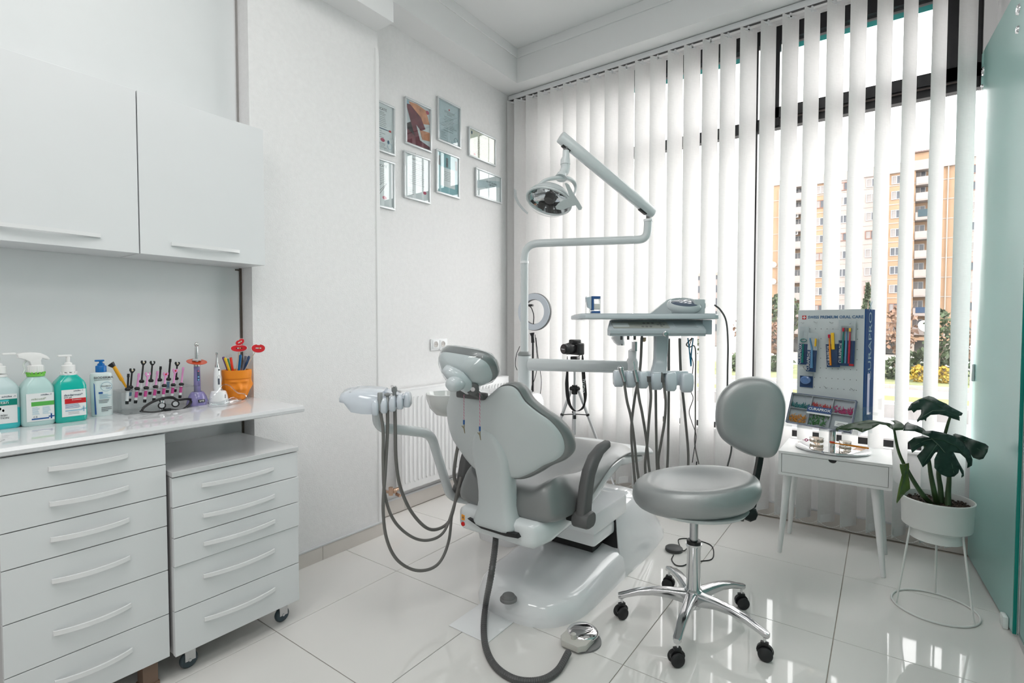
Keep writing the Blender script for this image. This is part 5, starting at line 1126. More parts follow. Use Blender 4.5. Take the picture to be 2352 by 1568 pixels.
q = hp('turbine_handpiece', 'tall metal handpiece with a thin tip, second in the hanging holder', [(1462, 870, 2.245), (1468, 915, 2.26), (1475, 949, 2.28), (1485, 1013, 2.33), (1491, 1075, 2.39), (1500, 1125, 2.43), (1512, 1130, 2.45), (1509, 1069, 2.45), (1507, 980, 2.44), (1506, 880, 2.42), (1505, 775, 2.38)], 0)
MB().tube([DP(1463, 876, 2.243), DP(1457, 849, 2.24)], [.011, .010], 14).build('handpiece', M_STEEL, q); MB().tube([DP(1457.5, 851, 2.24), DP(1454, 829, 2.24)], [.0045, .0045], 10).build('coupling', M_CHROME, q)
q = hp('micromotor_handpiece', 'empty hose end with a dark coupling, third in the hanging holder', [(1491, 872, 2.245), (1495, 909, 2.26), (1491, 960, 2.29), (1487, 1013, 2.33), (1482, 1078, 2.39), (1495, 1135, 2.43), (1525, 1135, 2.46), (1533, 1065, 2.46), (1535, 980, 2.45), (1536, 895, 2.43), (1536, 778, 2.38)], 0)
MB().tube([DP(1491, 876, 2.243), DP(1490.5, 866, 2.24), DP(1490.5, 864, 2.24)], [.0085, .0085, .010], 12).build('coupling', M_DGRAY, q)
q = hp('scaler_handpiece', 'dark pointed scaler handpiece, fourth in the hanging holder', [(1523, 872, 2.245), (1529, 920, 2.26), (1526, 970, 2.29), (1519, 1013, 2.33), (1512, 1069, 2.38), (1530, 1130, 2.43), (1570, 1130, 2.46), (1581, 1058, 2.46), (1574, 960, 2.45), (1564, 860, 2.42), (1561, 777, 2.38)], 0)
MB().tube([DP(1523, 877, 2.243), DP(1522, 868, 2.24), DP(1520, 855, 2.24)], [.009, .0075, .002], 12).build('tip', M_DGRAY, q)
# thin cables
def cable(name, lab, pts, r, m): MB().tube(smooth_path([DP(*p) for p in pts], 6), r, 6).build(name, m, None, lab, 'cable', smooth=60, group='loose cables under the tray')
M_BLT = mat('blue_tube', (.0, .16, .30), .3)
cable('blue_air_tube', 'pair of bright blue tubes hanging under the right end of the tray', [(1580, 776, 2.33), (1583, 800, 2.33), (1587, 841, 2.33), (1588, 812, 2.33), (1592, 776, 2.33)], .0028, M_BLT)
cable('black_cable', 'thin black cable winding down from under the tray', [(1590, 776, 2.36), (1583, 800, 2.36), (1592, 832, 2.36), (1591, 850, 2.36), (1586, 893, 2.38), (1592, 915, 2.38), (1583, 945, 2.38), (1590, 972, 2.40), (1599, 1000, 2.42), (1594, 1035, 2.44), (1590, 1062, 2.45)], .0018, M_BLACK)
cable('grey_cable', 'smooth grey cable hanging straight from the right end of the tray', [(1590, 776, 2.40), (1577, 790, 2.4), (1583, 797, 2.4), (1597, 800, 2.40), (1597, 880, 2.42), (1597, 980, 2.43), (1596, 1020, 2.44), (1605, 1065, 2.45)], .0032, M_HOSE)
# things on the tray
tz = cz(719.8)
t = thing('dispenser_box', 'small clear and blue dispenser box standing on the left end of the tray', 'box', CF @ Vector((cx(1368), .1, tz)))
b = MB(CF); X0, X1, Zt = cx(1352), cx(1386), cz(678); b.bb((X0, .07, tz+.0008), (X1, .12, tz+.0028)); b.bb((X0, .07, tz+.0008), (X0+.0015, .12, Zt)); b.bb((X1-.0015, .07, tz+.0008), (X1, .12, Zt)); b.bb((X0, .118, tz+.0008), (X1, .12, Zt)); b.bb((X0, .07, tz+.0008), (X1, .0715, Zt)); b.build('clear_case', M_CLEAR, t, smooth=0)
MB(CF).bb((cx(1365), .073, cz(684)), (X1-.002, .117, cz(678)), bev=.0008).build('blue_lid', BLU, t); MB(CF).bb((cx(1365), .073, cz(711)), (cx(1370), .117, cz(684))).build('blue_frame', BLU, t, smooth=0); MB(CF).bb((cx(1365), .074, cz(718)), (X1-.002, .116, cz(713)), bev=.0008).build('blue_foot', BLU, t)
MB(CF).bb((cx(1366), .076, cz(709)), (X1-.003, .114, cz(696)), bev=.002).build('cotton_rolls', mat('cotton', (.72, .70, .66), .9), t)
b = MB(CF); b.prism([(cx(1352), cz(681)), (cx(1364), cz(679)), (cx(1364), cz(708)), (cx(1357), cz(704))], -.115, -.075, T=Matrix.Rotation(PI/2, 4, 'X')); b.build('chute', mat('pale_chute', (.55, .62, .68), .3), t)
M_SC = mat('unit_pale_grey', (.52, .57, .58), .2, coat=.2, var=.01)
t = thing('scaler_unit', 'rounded grey device with an oval glossy dark top on the right end of the tray', 'device', CF @ Vector((cx(1600), .1, tz)))
cc = (cx(1588), .10, 0)
SCT = CF @ Matrix.Translation((0, .12, cz(700))) @ Matrix.Rotation(math.radians(24), 4, 'X') @ Matrix.Translation((0, -.12, -cz(700)))
MB(CF).lathe([(0, tz+.0008), (.055, tz+.0008), (.060, cz(704)), (0, cz(704))], c=cc, seg=30, sy=.8).build('foot', M_SC, t)
MB(SCT).lathe([(.050, cz(709)), (.062, cz(707)), (.074, cz(703)), (.080, cz(697)), (.078, cz(690)), (.070, cz(686)), (.066, cz(689)), (.0, cz(692))], c=cc, seg=40, sy=.8).build('body', M_SC, t, smooth=50)
MB(SCT).lathe([(.064, cz(689.5)), (.052, cz(687)), (.03, cz(685.5)), (0, cz(685))], c=cc, seg=40, sy=.8).build('display_dome', mat('dome_navy', (.06, .09, .14), .05, coat=.8), t, smooth=60)
MB(SCT).tube([(cc[0]-.058, .12, cz(687)), (cc[0]-.03, .10, cz(683.5)), (cc[0]-.015, .09, cz(688))], .0014, 6).build('dome_line', LAB, t); MB(SCT).tube([(cc[0]+.035, .15, cz(686)), (cc[0]+.022, .11, cz(684)), (cc[0]+.020, .09, cz(689))], .0014, 6).build('dome_line', LAB, t)
MB(CF).bb((cx(1607), .07, tz+.0008), (cx(1633), .18, cz(685)), bev=.006).build('rear_block', M_SC, t)
MB(CF).bb((cx(1633), .10, cz(706)), (cx(1640), .14, cz(694)), bev=.003).build('handle_rest', M_SC, t); MB(CF).lathe([(.0, -.01), (.008, -.008), (.011, .012), (.006, .022), (0, .022)], c=(cx(1646), .12, cz(696)), seg=14).build('clear_cup', M_CLEAR, t)
sl_ = [(cx(1524), tz+.001), (cx(1570), cz(682)), (cx(1577), cz(679.5)), (cx(1584), cz(682)), (cx(1590), cz(688)), (cx(1590), tz+.001)]
MB(CF).prism(sl_, -.26, -.235, T=Matrix.Rotation(PI/2, 4, 'X'), bev=.003).build('rear_flap', M_SC, t)
MB().tube(smooth_path([DP(*p) for p in [(1641, 700, 2.42), (1655, 712, 2.42), (1668, 738, 2.42), (1672, 790, 2.42), (1671, 860, 2.44), (1671, 930, 2.46), (1677, 985, 2.47), (1680, 1030, 2.48), (1671, 1070, 2.49)]], 6), .0042, 8).build('cable', MATS['ribbed_hose'], t, smooth=60)
rr = random.Random(2)
for k in range(2):
    b = MB()
    D0 = 2.30
    N = 8; base = [(1640, 715), (1656, 716), (1656, 735), (1650, 770), (1622, 768), (1628, 742)] if k == 0 else [(1324, 727), (1334, 728), (1345, 735), (1343, 742), (1334, 737), (1326, 739)]
    ps = [AD(u+rr.uniform(-1, 1), v+rr.uniform(-1, 1), D0+rr.uniform(0, .03)) for u, v in base]
    b.face(ps)
    b.build('tray_film', MATS['cling_plastic'], dc, smooth=0, norm=False)
# ================================================================ STOOL
SX, SY = -.605, 2.09
st = thing('dental_stool', 'grey leatherette stool with backrest on a chrome five star base', 'stool', (SX, SY, 0))
hub = Vector((SX, SY, 0))
MB().lathe([(.0, .075), (.030, .078), (.034, .09), (.036, .13), (.034, .15), (.0275, .155), (.027, .325), (.031, .33), (.031, .338), (0, .34)], c=hub, seg=28).build('gas_cylinder', M_CHROME, st)
MB().lathe([(.028, .338), (.028, .350), (.020, .352), (0, .352)], c=hub, seg=24).build('cylinder_ring', M_BLACK, st)
MB().lathe([(.0165, .34), (.0165, .455), (0, .455)], c=hub, seg=20).build('piston', M_STEEL, st)
cst = [(1423, 1418), (1552, 1535), (1758, 1515), (1710, 1393), (1531, 1345)]
M_ALU = mat('polished_aluminium', (.62, .62, .63), .13, metal=1, var=.02)
for i, (u, v) in enumerate(cst):
    f = AZ(u, v)*1; dx, dy = f.x-SX, f.y-SY; a = math.atan2(dy, dx); L = .285; T = rz(hub, a)
    b = MB(T); R = []
    for t_, w, h, z in ((0.0, .05, .06, .118), (.04, .048, .052, .120), (.10, .040, .036, .128), (.16, .036, .028, .128), (.22, .033, .024, .118), (.262, .030, .020, .104), (.285, .030, .022, .096), (.298, .020, .018, .094)):
        R.append([(t_, y, z+zz) for y, zz in round_rect(w, h, min(w, h)*.3, 3)])
    b.loft(R); arm_ = b.build('base_arm', M_ALU, st, smooth=50)
    cs = MB(T); cs.cyl((.283, 0, .050), (.283, 0, .092), .0055, seg=10); cs.build('caster_stem', M_CHROME, arm_)
    ca = a+[.6, -.9, .3, -.5, 1.0][i]
    Tc = rz(hub+Vector((math.cos(a)*.283, math.sin(a)*.283, 0)), ca)
    c = MB(Tc); 
    c.loft([[(x, y, z) for x, z in [(.0+.027*math.cos(q/16*2*PI), .036+.024*math.sin(q/16*2*PI)) for q in range(16)]] for y in (-.007, .007)])
    c.bb((-.014, -.008, .045), (.014, .008, .066), bev=.003)
    cb_ = c.build('caster', M_BLACK, st)
    for s_ in (-1, 1):
        T3 = Tc @ Matrix.Translation((.004, s_*.0145, .0262)) @ Matrix.Rotation(PI/2, 4, 'X')
        MB(T3).lathe([(0, -.007), (.020, -.0075), (.025, -.004), (.026, 0), (.025, .004), (.020, .0075), (0, .007)], seg=24).build('wheel', M_BLACKR, cb_, smooth=50)
# seat
M_LST = mat('stool_leatherette', (.33, .345, .345), .34, metal=.3, spec=.9, coat=.4, bump=.2, bscale=500, var=.02)
M_LST.node_tree.nodes['Principled BSDF'].inputs['Coat Roughness'].default_value = .25
SR = math.radians(-8); SM = Matrix.Translation((SX-.0, SY-.0, .022)) @ Matrix.Rotation(YAW+SR, 4, 'Z')  # local x = right in the view
def seat_prof(b, ks, n=56):
    R = []
    for rr_, zz in ks:
        ring = []
        for k in range(n):
            a = 2*PI*k/n; ca, sa = math.cos(a), math.sin(a)
            # wide at the back right, gently heart shaped
            r = 1+.04*math.cos(2*a)+.03*math.cos(a)
            x = .238*r*ca*rr_-.005; y = .215*r*sa*rr_
            rim = rr_**3*.014*(1+.9*math.cos(a-.15))
            ring.append((x, y, zz+(rim if zz > .5 else rim*.5)-.016*(1 if rr_ > .6 else rr_/.6)*(-ca)*(rr_) if zz > .46 else zz))
        R.append(ring)
    b.loft(R); return b
seat_prof(MB(SM), [(.02, .462), (.5, .462), (.80, .466), (.92, .478), (.995, .505), (1.0, .525), (.97, .552), (.90, .572), (.80, .578), (.66, .572), (.5, .560), (.3, .554), (.1, .552), (.01, .552)]).build('seat', M_LST, st, smooth=80, sub=1)
MB(SM).lathe([(0, .446), (.10, .446), (.17, .453), (.195, .462), (.205, .474), (0, .474)], seg=40, sy=.92).build('seat_pan', mat('pan_white', (.66, .70, .70), .3), st, smooth=60)
MB(SM).bb((-.06, -.045, .44), (.20, .045, .452), bev=.004).build('mechanism_plate', M_BLACK, st)
KS = lambda u, v, D: AD(u, v, D)
bar = smooth_path([SM @ Vector((.14, .02, .446)), KS(1724, 1168, 2.10), KS(1730, 1130, 2.15), KS(1737, 1095, 2.16), KS(1745, 1052, 2.16), KS(1748, 1010, 2.16)], 5)
b = MB(); b.tube(bar, .0155, 4); b.build('back_bar', M_BLACK, st, smooth=30)
kn = KS(1720, 1178, 2.02); T = frame(kn, _Rv, -_Fv)
b = MB(T); b.lathe([(0, -.03), (.026, -.028), (.030, -.015), (.030, .015), (.024, .022), (0, .024)], seg=8); b.build('tension_knob', M_BLACK, st, smooth=30)
MB().tube([KS(1706, 1180, 2.05), KS(1700, 1192, 2.04)], [.012, .015], 8).build('height_lever', M_BLACK, st)
# backrest: D shaped pad
BO = KS(1727, 958, 2.12); yb = YAW-math.radians(16); BX = Vector((math.cos(yb), math.sin(yb), 0)); BN = Vector((0, 0, 1)).cross(BX)
BM = frame(BO, BX) ; 
KB = 2.12/1178
op = [(1664, 1010), (1652, 985), (1649, 955), (1654, 920), (1670, 893), (1696, 873), (1726, 865), (1752, 867), (1772, 876), (1786, 894), (1793, 922), (1792, 960), (1786, 1005), (1778, 1035), (1764, 1048), (1742, 1049), (1718, 1044), (1688, 1029)]
opl = smooth_path([((u-1727)*KB*1.02, (958-v)*KB, 0) for u, v in op], 4, closed=True)
def bpad(prof):
    b = MB(BM); R = []
    for sc, off in prof: R.append([(.01+(p.x-.01)*sc, off+1.2*((p.x-.01)*sc)**2*-1+.0, (p.y)*sc) for p in opl])
    return b.loft(R)
bpad([(.01, -.038), (.5, -.038), (.8, -.034), (.93, -.024), (.99, -.006), (1, .010), (.985, .018), (.5, .02), (.01, .02)]).build('backrest', M_LST, st, smooth=80)
bpad([(.01, .018), (.5, .018), (.97, .018), (.995, .024), (.985, .034), (.9, .044), (.5, .048), (.01, .048)]).build('backrest_shell', mat('shell_aqua_grey', (.50, .58, .57), .3, var=.01), st, smooth=60)
# ================================================================ PICTURES ON THE WALL
M_FRAME = mat('frame_silver', (.62, .65, .66), .3, metal=.25, var=.02)
PAPER = mat('certificate_paper', (.74, .78, .79), .7, var=.02); PAPERB = mat('certificate_blue', (.30, .52, .56), .7, var=.03); PAPERC = mat('certificate_cream', (.74, .73, .62), .7, var=.02); PAPERG = mat('certificate_grey', (.50, .60, .63), .7, var=.06, vscale=14)
M_PGL = thin_clear('picture_glass', (.97, .985, .985), .12, .01)
M_PUR2 = mat('photo_purple', (.17, .045, .06), .6, var=.35, vscale=30); M_SALM = mat('photo_salmon', (.60, .28, .16), .6, var=.3, vscale=20); M_SKY = mat('photo_sky', (.62, .68, .70), .6, var=.05); M_CHAR = mat('photo_charcoal', (.035, .03, .03), .6, var=.3)
MGT = mat('seal_magenta', (.45, .06, .12), .5); NAVY = mat('logo_navy', (.03, .10, .17), .5)
G8 = 'framed pictures on the recessed wall'
def pict(y0, z0, w, h, lab, paper, content, name='framed_certificate'):
    t = thing(name, lab, 'picture frame', (XR, y0+w/2, z0), group=G8)
    M = Matrix.Translation((XR, y0, z0)) @ Matrix.Rotation(PI/2, 4, 'Z')  # x=+Y, front=+X is -y local
    fw = .012
    b = MB(M)
    for (a0, a1, c0, c1) in ((0, w, 0, fw), (0, w, h-fw, h), (0, fw, fw, h-fw), (w-fw, w, fw, h-fw)): b.bb((a0, -.018, c0), (a1, -.002, c1), bev=.003)
    b.build('frame', M_FRAME, t)
    p = MB(M).bb((fw*.7, -.008, fw*.7), (w-fw*.7, -.004, h-fw*.7)).build('print', paper, t, smooth=0)
    content(M, p, w, h, -.0082)
    MB(M).bb((fw*.7, -.0125, fw*.7), (w-fw*.7, -.0115, h-fw*.7)).build('glass', M_PGL, t, smooth=0)
    MB(M).box((w*.46, -.003, h+.004), (.004, .005, .006)).build('hook', M_BLACK, t, smooth=0)
def ft(M, s, x, z, y, size, align='CENTER', m=INKG, par=None, sx=1): MB(M).text(s, size, Matrix.Translation((x, y-.0003, z)) @ Matrix.Rotation(PI/2, 4, 'X'), align, .0002, 0, sx).build('lettering', m, par)
def fl_(M, p, x0, x1, z0, z1, n, y, m=INKG, seed=1, center=True):
    b = MB(M); r = random.Random(seed)
    for k in range(n):
        z = z1-(z1-z0)*k/max(1, n-1); ww = (x1-x0)*r.uniform(.45, 1); c = (x0+x1)/2 if center else x0+ww/2; b.bb((c-ww/2, y-.0004, z-.0011), (c+ww/2, y, z+.0006))
    b.build('text_lines', m, p, kind='stuff', smooth=0)
def oval(M, p, x, z, y, rx, rz_, m, n='seal'): MB(M).lathe([(0, -.0004), (rx, -.0004), (rx, .0), (0, 0)], T=Matrix.Translation((x, y, z)) @ Matrix.Rotation(PI/2, 4, 'X'), seg=20, sy=rz_/rx).build(n, m, p)
def c_cert(M, p, w, h, y, sig=False):
    ft(M, 'CERTIFICATE', w/2, h*.86, y, .022, par=p); fl_(M, p, w*.2, w*.8, h*.74, h*.80, 3, y, seed=3); fl_(M, p, w*.25, w*.75, h*.52, h*.70, 6, y, seed=5)
    if not sig:
        b = MB(M); b.bb((w*.10, y-.0004, h*.462), (w*.84, y, h*.478)); b.build('banner', NAVY, p, smooth=0); MB(M).bb((w*.82, y-.0006, h*.452), (w*.89, y, h*.49)).build('banner_end', RED, p, smooth=0)
        fl_(M, p, w*.2, w*.7, h*.30, h*.42, 4, y, seed=8); oval(M, p, w*.62, h*.25, y, .017, .011, MGT); oval(M, p, w*.80, h*.24, y, .009, .012, NAVY, 'emblem')
        MB(M).tube([(w*.84+.018*math.cos(k/20*2*PI), y-.0004, h*.165+.018*math.sin(k/20*2*PI)) for k in range(20)], .001, 4, closed=True).build('stamp_ring', LBL, p)
        fl_(M, p, w*.4, w*.75, h*.10, h*.18, 4, y, seed=9)
    else:
        oval(M, p, w*.68, h*.22, y, .017, .011, MGT)
        MB(M).tube(smooth_path([(w*.30, y-.0005, h*.12), (w*.42, y-.0005, h*.18), (w*.75, y-.0005, h*.52), (w*.45, y-.0005, h*.30), (w*.28, y-.0005, h*.32), (w*.6, y-.0005, h*.5)], 5), .0012, 4).build('signature', INKG, p)
    MB(M).tube([(w*.36+.016*math.cos(k/20*2*PI), y-.0004, h*.265+.011*math.sin(k/20*2*PI)) for k in range(20)], .0012, 4, closed=True).build('ring_emblem', INKG, p)
def c_photo(M, p, w, h, y):
    R_ = lambda pts, m, n, o: MB(M).prism([(w*a, h*c) for a, c in pts], 0, .0003, T=Matrix.Translation((0, y-o, 0)) @ Matrix.Rotation(PI/2, 4, 'X')).build(n, m, p, smooth=0)
    R_([(.08, .45), (.30, .55), (.42, .30), (.30, .10), (.08, .22)], M_CHAR, 'dark_rock', .0002)
    R_([(.14, .93), (.45, .95), (.80, .90), (.95, .62), (.62, .56), (.35, .75)], M_SALM, 'salmon_petals', .0003)
    R_([(.06, .86), (.20, .88), (.60, .70), (.78, .48), (.60, .40), (.42, .50), (.60, .12), (.45, .10), (.25, .45), (.10, .75)], M_PUR2, 'purple_canvas', .0005)
    R_([(.55, .42), (.95, .44), (.95, .25), (.65, .22)], M_SALM, 'salmon_petals', .0004)
    R_([(.05, .05), (.95, .05), (.95, .12), (.5, .20), (.05, .35)], M_PUR2, 'purple_shore', .0006)
    oval(M, p, w*.86, h*.87, y-.0006, .016, .013, MGT); oval(M, p, w*.12, h*.90, y-.0006, .008, .016, LBL, 'emblem')
def c_dip(M, p, w, h, y):
    b = MB(M); k = .012
    for (a0, a1, c0, c1) in ((w*.09, w*.91, h*.06, h*.064), (w*.09, w*.91, h*.936, h*.94), (w*.09, w*.095, h*.06, h*.94), (w*.905, w*.91, h*.06, h*.94)): b.bb((a0, y-.0003, c0), (a1, y, c1))
    b.build('border_line', NAVY, p, smooth=0); MB(M).bb((w*.49, y-.0004, h*.79), (w*.53, y, h*.83)).build('crest', RED, p, smooth=0)
    fl_(M, p, w*.3, w*.75, h*.68, h*.76, 4, y, seed=2); fl_(M, p, w*.15, w*.85, h*.40, h*.62, 7, y, seed=4); fl_(M, p, w*.25, w*.7, h*.3, h*.36, 2, y, seed=6); fl_(M, p, w*.15, w*.45, h*.12, h*.24, 5, y, seed=7, center=False)
    MB(M).tube([(w*.80+.017*math.cos(j/20*2*PI), y-.0004, h*.16+.017*math.sin(j/20*2*PI)) for j in range(20)], .001, 4, closed=True).build('stamp_ring', NAVY, p)
def c_land(M, p, w, h, y):
    ft(M, 'CERTIFICATE', w*.55, h*.85, y, .018, par=p); oval(M, p, w*.12, h*.84, y, .007, .014, NAVY, 'emblem'); fl_(M, p, w*.15, w*.9, h*.2, h*.7, 9, y, seed=5); oval(M, p, w*.22, h*.14, y, .013, .009, MGT); MB(M).bb((w*.93, y-.0004, h*.12), (w*.945, y, h*.9)).build('side_bar', mat('paper_olive', (.45, .42, .28), .6), p, smooth=0)
def c_plain(M, p, w, h, y):
    ft(M, 'CERTIFICATE', w*.5, h*.88, y, .016, par=p); fl_(M, p, w*.15, w*.85, h*.35, h*.80, 12, y, seed=12); fl_(M, p, w*.15, w*.45, h*.12, h*.25, 4, y, seed=3, center=False); oval(M, p, w*.80, h*.22, y, .016, .011, MGT)
def c_blue(M, p, w, h, y):
    b = MB(M)
    for x in (.10, .43, .83): b.bb((w*x, y-.0004, h*.66), (w*(x+.09), y, h*.88))
    b.build('photo_strip', mat('strip_grey', (.14, .17, .18), .6, var=.3, vscale=60), p, smooth=0, kind='stuff'); MB(M).bb((w*.19, y-.0003, h*.2), (w*.82, y, h*.64)).build('white_field', PAPER, p, smooth=0); fl_(M, p, w*.25, w*.75, h*.35, h*.55, 6, y-.0004, seed=4)
def c_ital(M, p, w, h, y):
    MB(M).prism([(w*.06, h*.30), (w*.94, h*.60), (w*.94, h*.82), (w*.06, h*.58)], 0, .0003, T=Matrix.Translation((0, y-.0001, 0)) @ Matrix.Rotation(PI/2, 4, 'X')).build('grey_band', PAPERG, p, smooth=0)
    ft(M, 'VOLET ALIANO\nCERTIFIES', w*.62, h*.60, y-.0004, .020, par=p); fl_(M, p, w*.3, w*.8, h*.2, h*.42, 6, y-.0004, seed=9)
pict(1.985, 2.292, .252, .308, 'upper framed certificate half hidden by the column, dark banner line across it', PAPER, c_cert)
pict(2.324, 2.400, .238, .302, 'framed colour photo of purple and salmon shapes in the upper row', M_SKY, c_photo, 'framed_photo')
pict(2.624, 2.508, .240, .302, 'framed grey diploma with a round stamp, highest on the wall', PAPERG, c_dip)
pict(2.955, 2.486, .328, .219, 'framed cream landscape certificate, upper one next to the window', PAPERC, c_land)
pict(1.985, 1.948, .247, .302, 'lower framed certificate half hidden by the column, with a large signature', PAPER, lambda *a: c_cert(*a, sig=True))
pict(2.310, 2.048, .238, .305, 'framed white certificate below the colour photo', PAPER, c_plain)
pict(2.608, 2.142, .240, .302, 'framed teal blue certificate below the grey diploma', PAPERB, c_blue)
pict(3.035, 2.203, .326, .218, 'framed white landscape certificate with a grey diagonal band, lowest near the window', PAPER, c_ital)
# socket
t = thing('wall_socket', 'white double wall socket above the radiator', 'socket', (XR, 2.635, 1.04))
M = Matrix.Translation((XR, 2.553, 1.042)) @ Matrix.Rotation(PI/2, 4, 'Z')
MB(M).bb((0, -.010, 0), (.163, -.001, .080), bev=.003).build('plate', M_WHITE, t)
for k in range(2):
    x = .044+.072*k; q = MB(M).bb((x-.031, -.013, .011), (x+.031, -.0095, .071), bev=.002).build('insert', M_WHITE, t)
    T = M @ Matrix.Translation((x, -.013, .042)) @ Matrix.Rotation(PI/2, 4, 'X')
    MB(T).lathe([(0, 0), (.021, 0), (.021, .0012), (.0185, .0012), (.0175, .0006), (0, .0006)], seg=24).build('cup', mat('socket_cup', (.55, .52, .50), .5), q)
    for dx in (-.009, .009): MB(T).lathe([(0, 0), (.0022, 0), (.0022, .0012), (0, .0012)], c=(dx, 0, 0), seg=10).build('pin_hole', mat('pin_brown', (.10, .08, .07), .5), q)
MB(M).bb((.07, -.0108, .004), (.086, -.0099, .007)).build('maker_mark', INKG, t, smooth=0)
# radiator
rd = thing('radiator', 'white panel radiator with vertical grooves on the recessed wall', 'radiator', (-2.50, 2.78, .15)); M_RAD = mat('radiator_white', (.82, .825, .83), .3, var=.005)
yr0, yr1, z0, z1 = 2.215, 3.36, .155, .80; n = 30; x0 = -2.465
b = MB(); ring = []
b.bb((x0-.012, yr0, z0), (x0, yr1, z1), bev=.004); b.build('front_panel', M_RAD, rd)
f0 = None
for k in range(n):
    y = yr0+.028+(yr1-yr0-.056)*k/(n-1)
    if f0 is None:
        f0 = MB().loft([[(x0-.001, y+a*s, z) for a in (-1,)]+[(x0-.001, y+s, z), (x0+.007, y+s*.6, z), (x0+.007, y-s*.6, z)] for z, s in ((z0+.045, .003), (z0+.06, .0125), (z1-.06, .0125), (z1-.045, .003))]).build('rib', M_RAD, rd, smooth=30); fy = y
    else: c = f0.copy(); COL.objects.link(c); c.location = (0, y-fy, 0)
MB().bb((-2.53, yr0+.002, z0+.01), (-2.518, yr1-.002, z1-.01), bev=.003).build('rear_panel', M_RAD, rd)
MB().bb((-2.53, yr0, z1-.004), (x0, yr1, z1+.006), bev=.002).build('top_grille', M_RAD, rd)
MB().bb((-2.518, yr0, z0), (x0-.012, yr0+.004, z1)).build('side_cover', M_RAD, rd, smooth=0); MB().bb((-2.548, yr0+.1, z1-.2), (-2.53, yr0+.13, z1-.1)).build('bracket', M_RAD, rd, smooth=0)
M_BRS = mat('brass_valve', (.55, .38, .28), .3, metal=.8, var=.1)
q = MB(); q.cyl((-2.49, yr0-.055, .175), (-2.49, yr0+.01, .175), .011, seg=12); q.cyl((-2.49, yr0-.075, .15), (-2.49, yr0-.075, .20), .014, seg=12); q.cyl((-2.545, yr0-.075, .165), (-2.49, yr0-.075, .165), .009, seg=10); q.sphere((-2.49, yr0-.045, .17), .017); q.build('valve', M_BRS, rd)
q = MB(); q.cyl((-2.49, yr0-.03, .145), (-2.455, yr0-.03, .14), .010, seg=12); q.build('valve_cap', M_BRS, rd)
b = MB().bb((-2.548, 2.03, .25), (-2.52, 2.12, .62), bev=.003).build('pipe_cover', M_WALL, None, 'white boxed pipe cover on the recessed wall beside the radiator', 'pipe cover')
# ================================================================ RING LIGHT, TRIPOD, CAMERA
DR = 3.5; rc = AD(1227, 716, DR); t = thing('ring_light', 'round white ring light on a thin black stand behind the post', 'ring light', Vector((rc.x, rc.y, 0)))
nrm = (CAM-rc).normalized(); nrm.z = 0; nrm.normalize(); nrm = Matrix.Rotation(math.radians(-32), 3, 'Z') @ nrm
T = frame(rc, Vector((0, 0, 1)).cross(nrm), nrm); K3 = DR/1178
def ringmesh(r0, r1, z0_, z1_): 
    b = MB(T); R = []; 
    for k in range(48):
        a = 2*PI*k/48; ca, sa = math.cos(a), math.sin(a); R.append([(r0*ca, r0*sa, z0_), (r1*ca, r1*sa, z0_), (r1*ca, r1*sa, z1_), (r0*ca, r0*sa, z1_)])
    return b.loft(R, cap=False, close_rings=True)
ringmesh(.085, .125, 0, .012).build('diffuser', mat('diffuser_blue_white', (.62, .66, .72), .35), t, smooth=30); ringmesh(.082, .128, -.016, .002).build('back_ring', M_DGRAY, t, smooth=30)
MB().tube([AD(1222, 764, DR), AD(1223, 772, DR), AD(1224, 787, DR)], [.018, .010, .012], 10).build('clamp', M_BLACK, t)
g0 = AD(1224, 787, DR); MB().cyl((g0.x, g0.y, .10), g0, .0065, seg=10).build('stand_pole', M_BLACK, t)
for k in range(3):
    a = k*2.1+.4; MB().tube([(g0.x, g0.y, .30), (g0.x+.19*math.cos(a), g0.y+.16*math.sin(a), .012)], .006, 6).build('leg', M_BLACK, t)
MB().tube(smooth_path([AD(1225, 745, DR), AD(1226, 725, DR), AD(1221, 708, DR), AD(1216, 703, DR)], 5), .0035, 6).build('gooseneck', M_BLACK, t); MB().box(AD(1219, 701, DR), (.035, .02, .015), bev=.003).build('phone_clip', M_BLACK, t)
def cab2(lab, pts, r=.0025): MB().tube(smooth_path([AD(*p) for p in pts], 6), r, 6).build('power_cable', M_BLACK, None, lab, 'cable', smooth=60, group='ring light cables')
cab2('thin black cable bulging left of the post', [(1194, 795, DR), (1186, 815, DR), (1184, 838, DR), (1188, 850, DR)])
cab2('thin black cable hanging right of the ring light pole', [(1229, 768, DR), (1232, 800, DR), (1234, 840, DR), (1228, 870, DR), (1222, 885, DR), (1221, 900, DR)])
cab2('thin black cable bulging right beside the white housing', [(1231, 775, DR+.05), (1236, 820, DR+.05), (1243, 870, DR+.05), (1241, 910, DR+.05)])
DT = 3.45; M_TRI = mat('tripod_silver', (.55, .56, .57), .3, metal=.8, var=.02)
tc = AD(1320, 880, DT); t = thing('tripod', 'silver and black camera tripod standing by the blind', 'tripod', Vector((tc.x, tc.y, 0)))
top = AD(1320, 830, DT); MB().cyl((tc.x, tc.y, .48), top, .009, seg=12).build('centre_column', M_TRI, t); MB().cyl((tc.x, tc.y, AD(1320, 905, DT).z), (tc.x, tc.y, AD(1320, 884, DT).z), .019, seg=12).build('shoulder', M_BLACK, t)
MB().cyl((tc.x, tc.y, AD(1320, 962, DT).z), (tc.x, tc.y, AD(1320, 953, DT).z), .011, seg=12).build('brace_collar', M_BLACK, t)
zs = AD(1320, 892, DT).z; zb_ = AD(1320, 951, DT).z
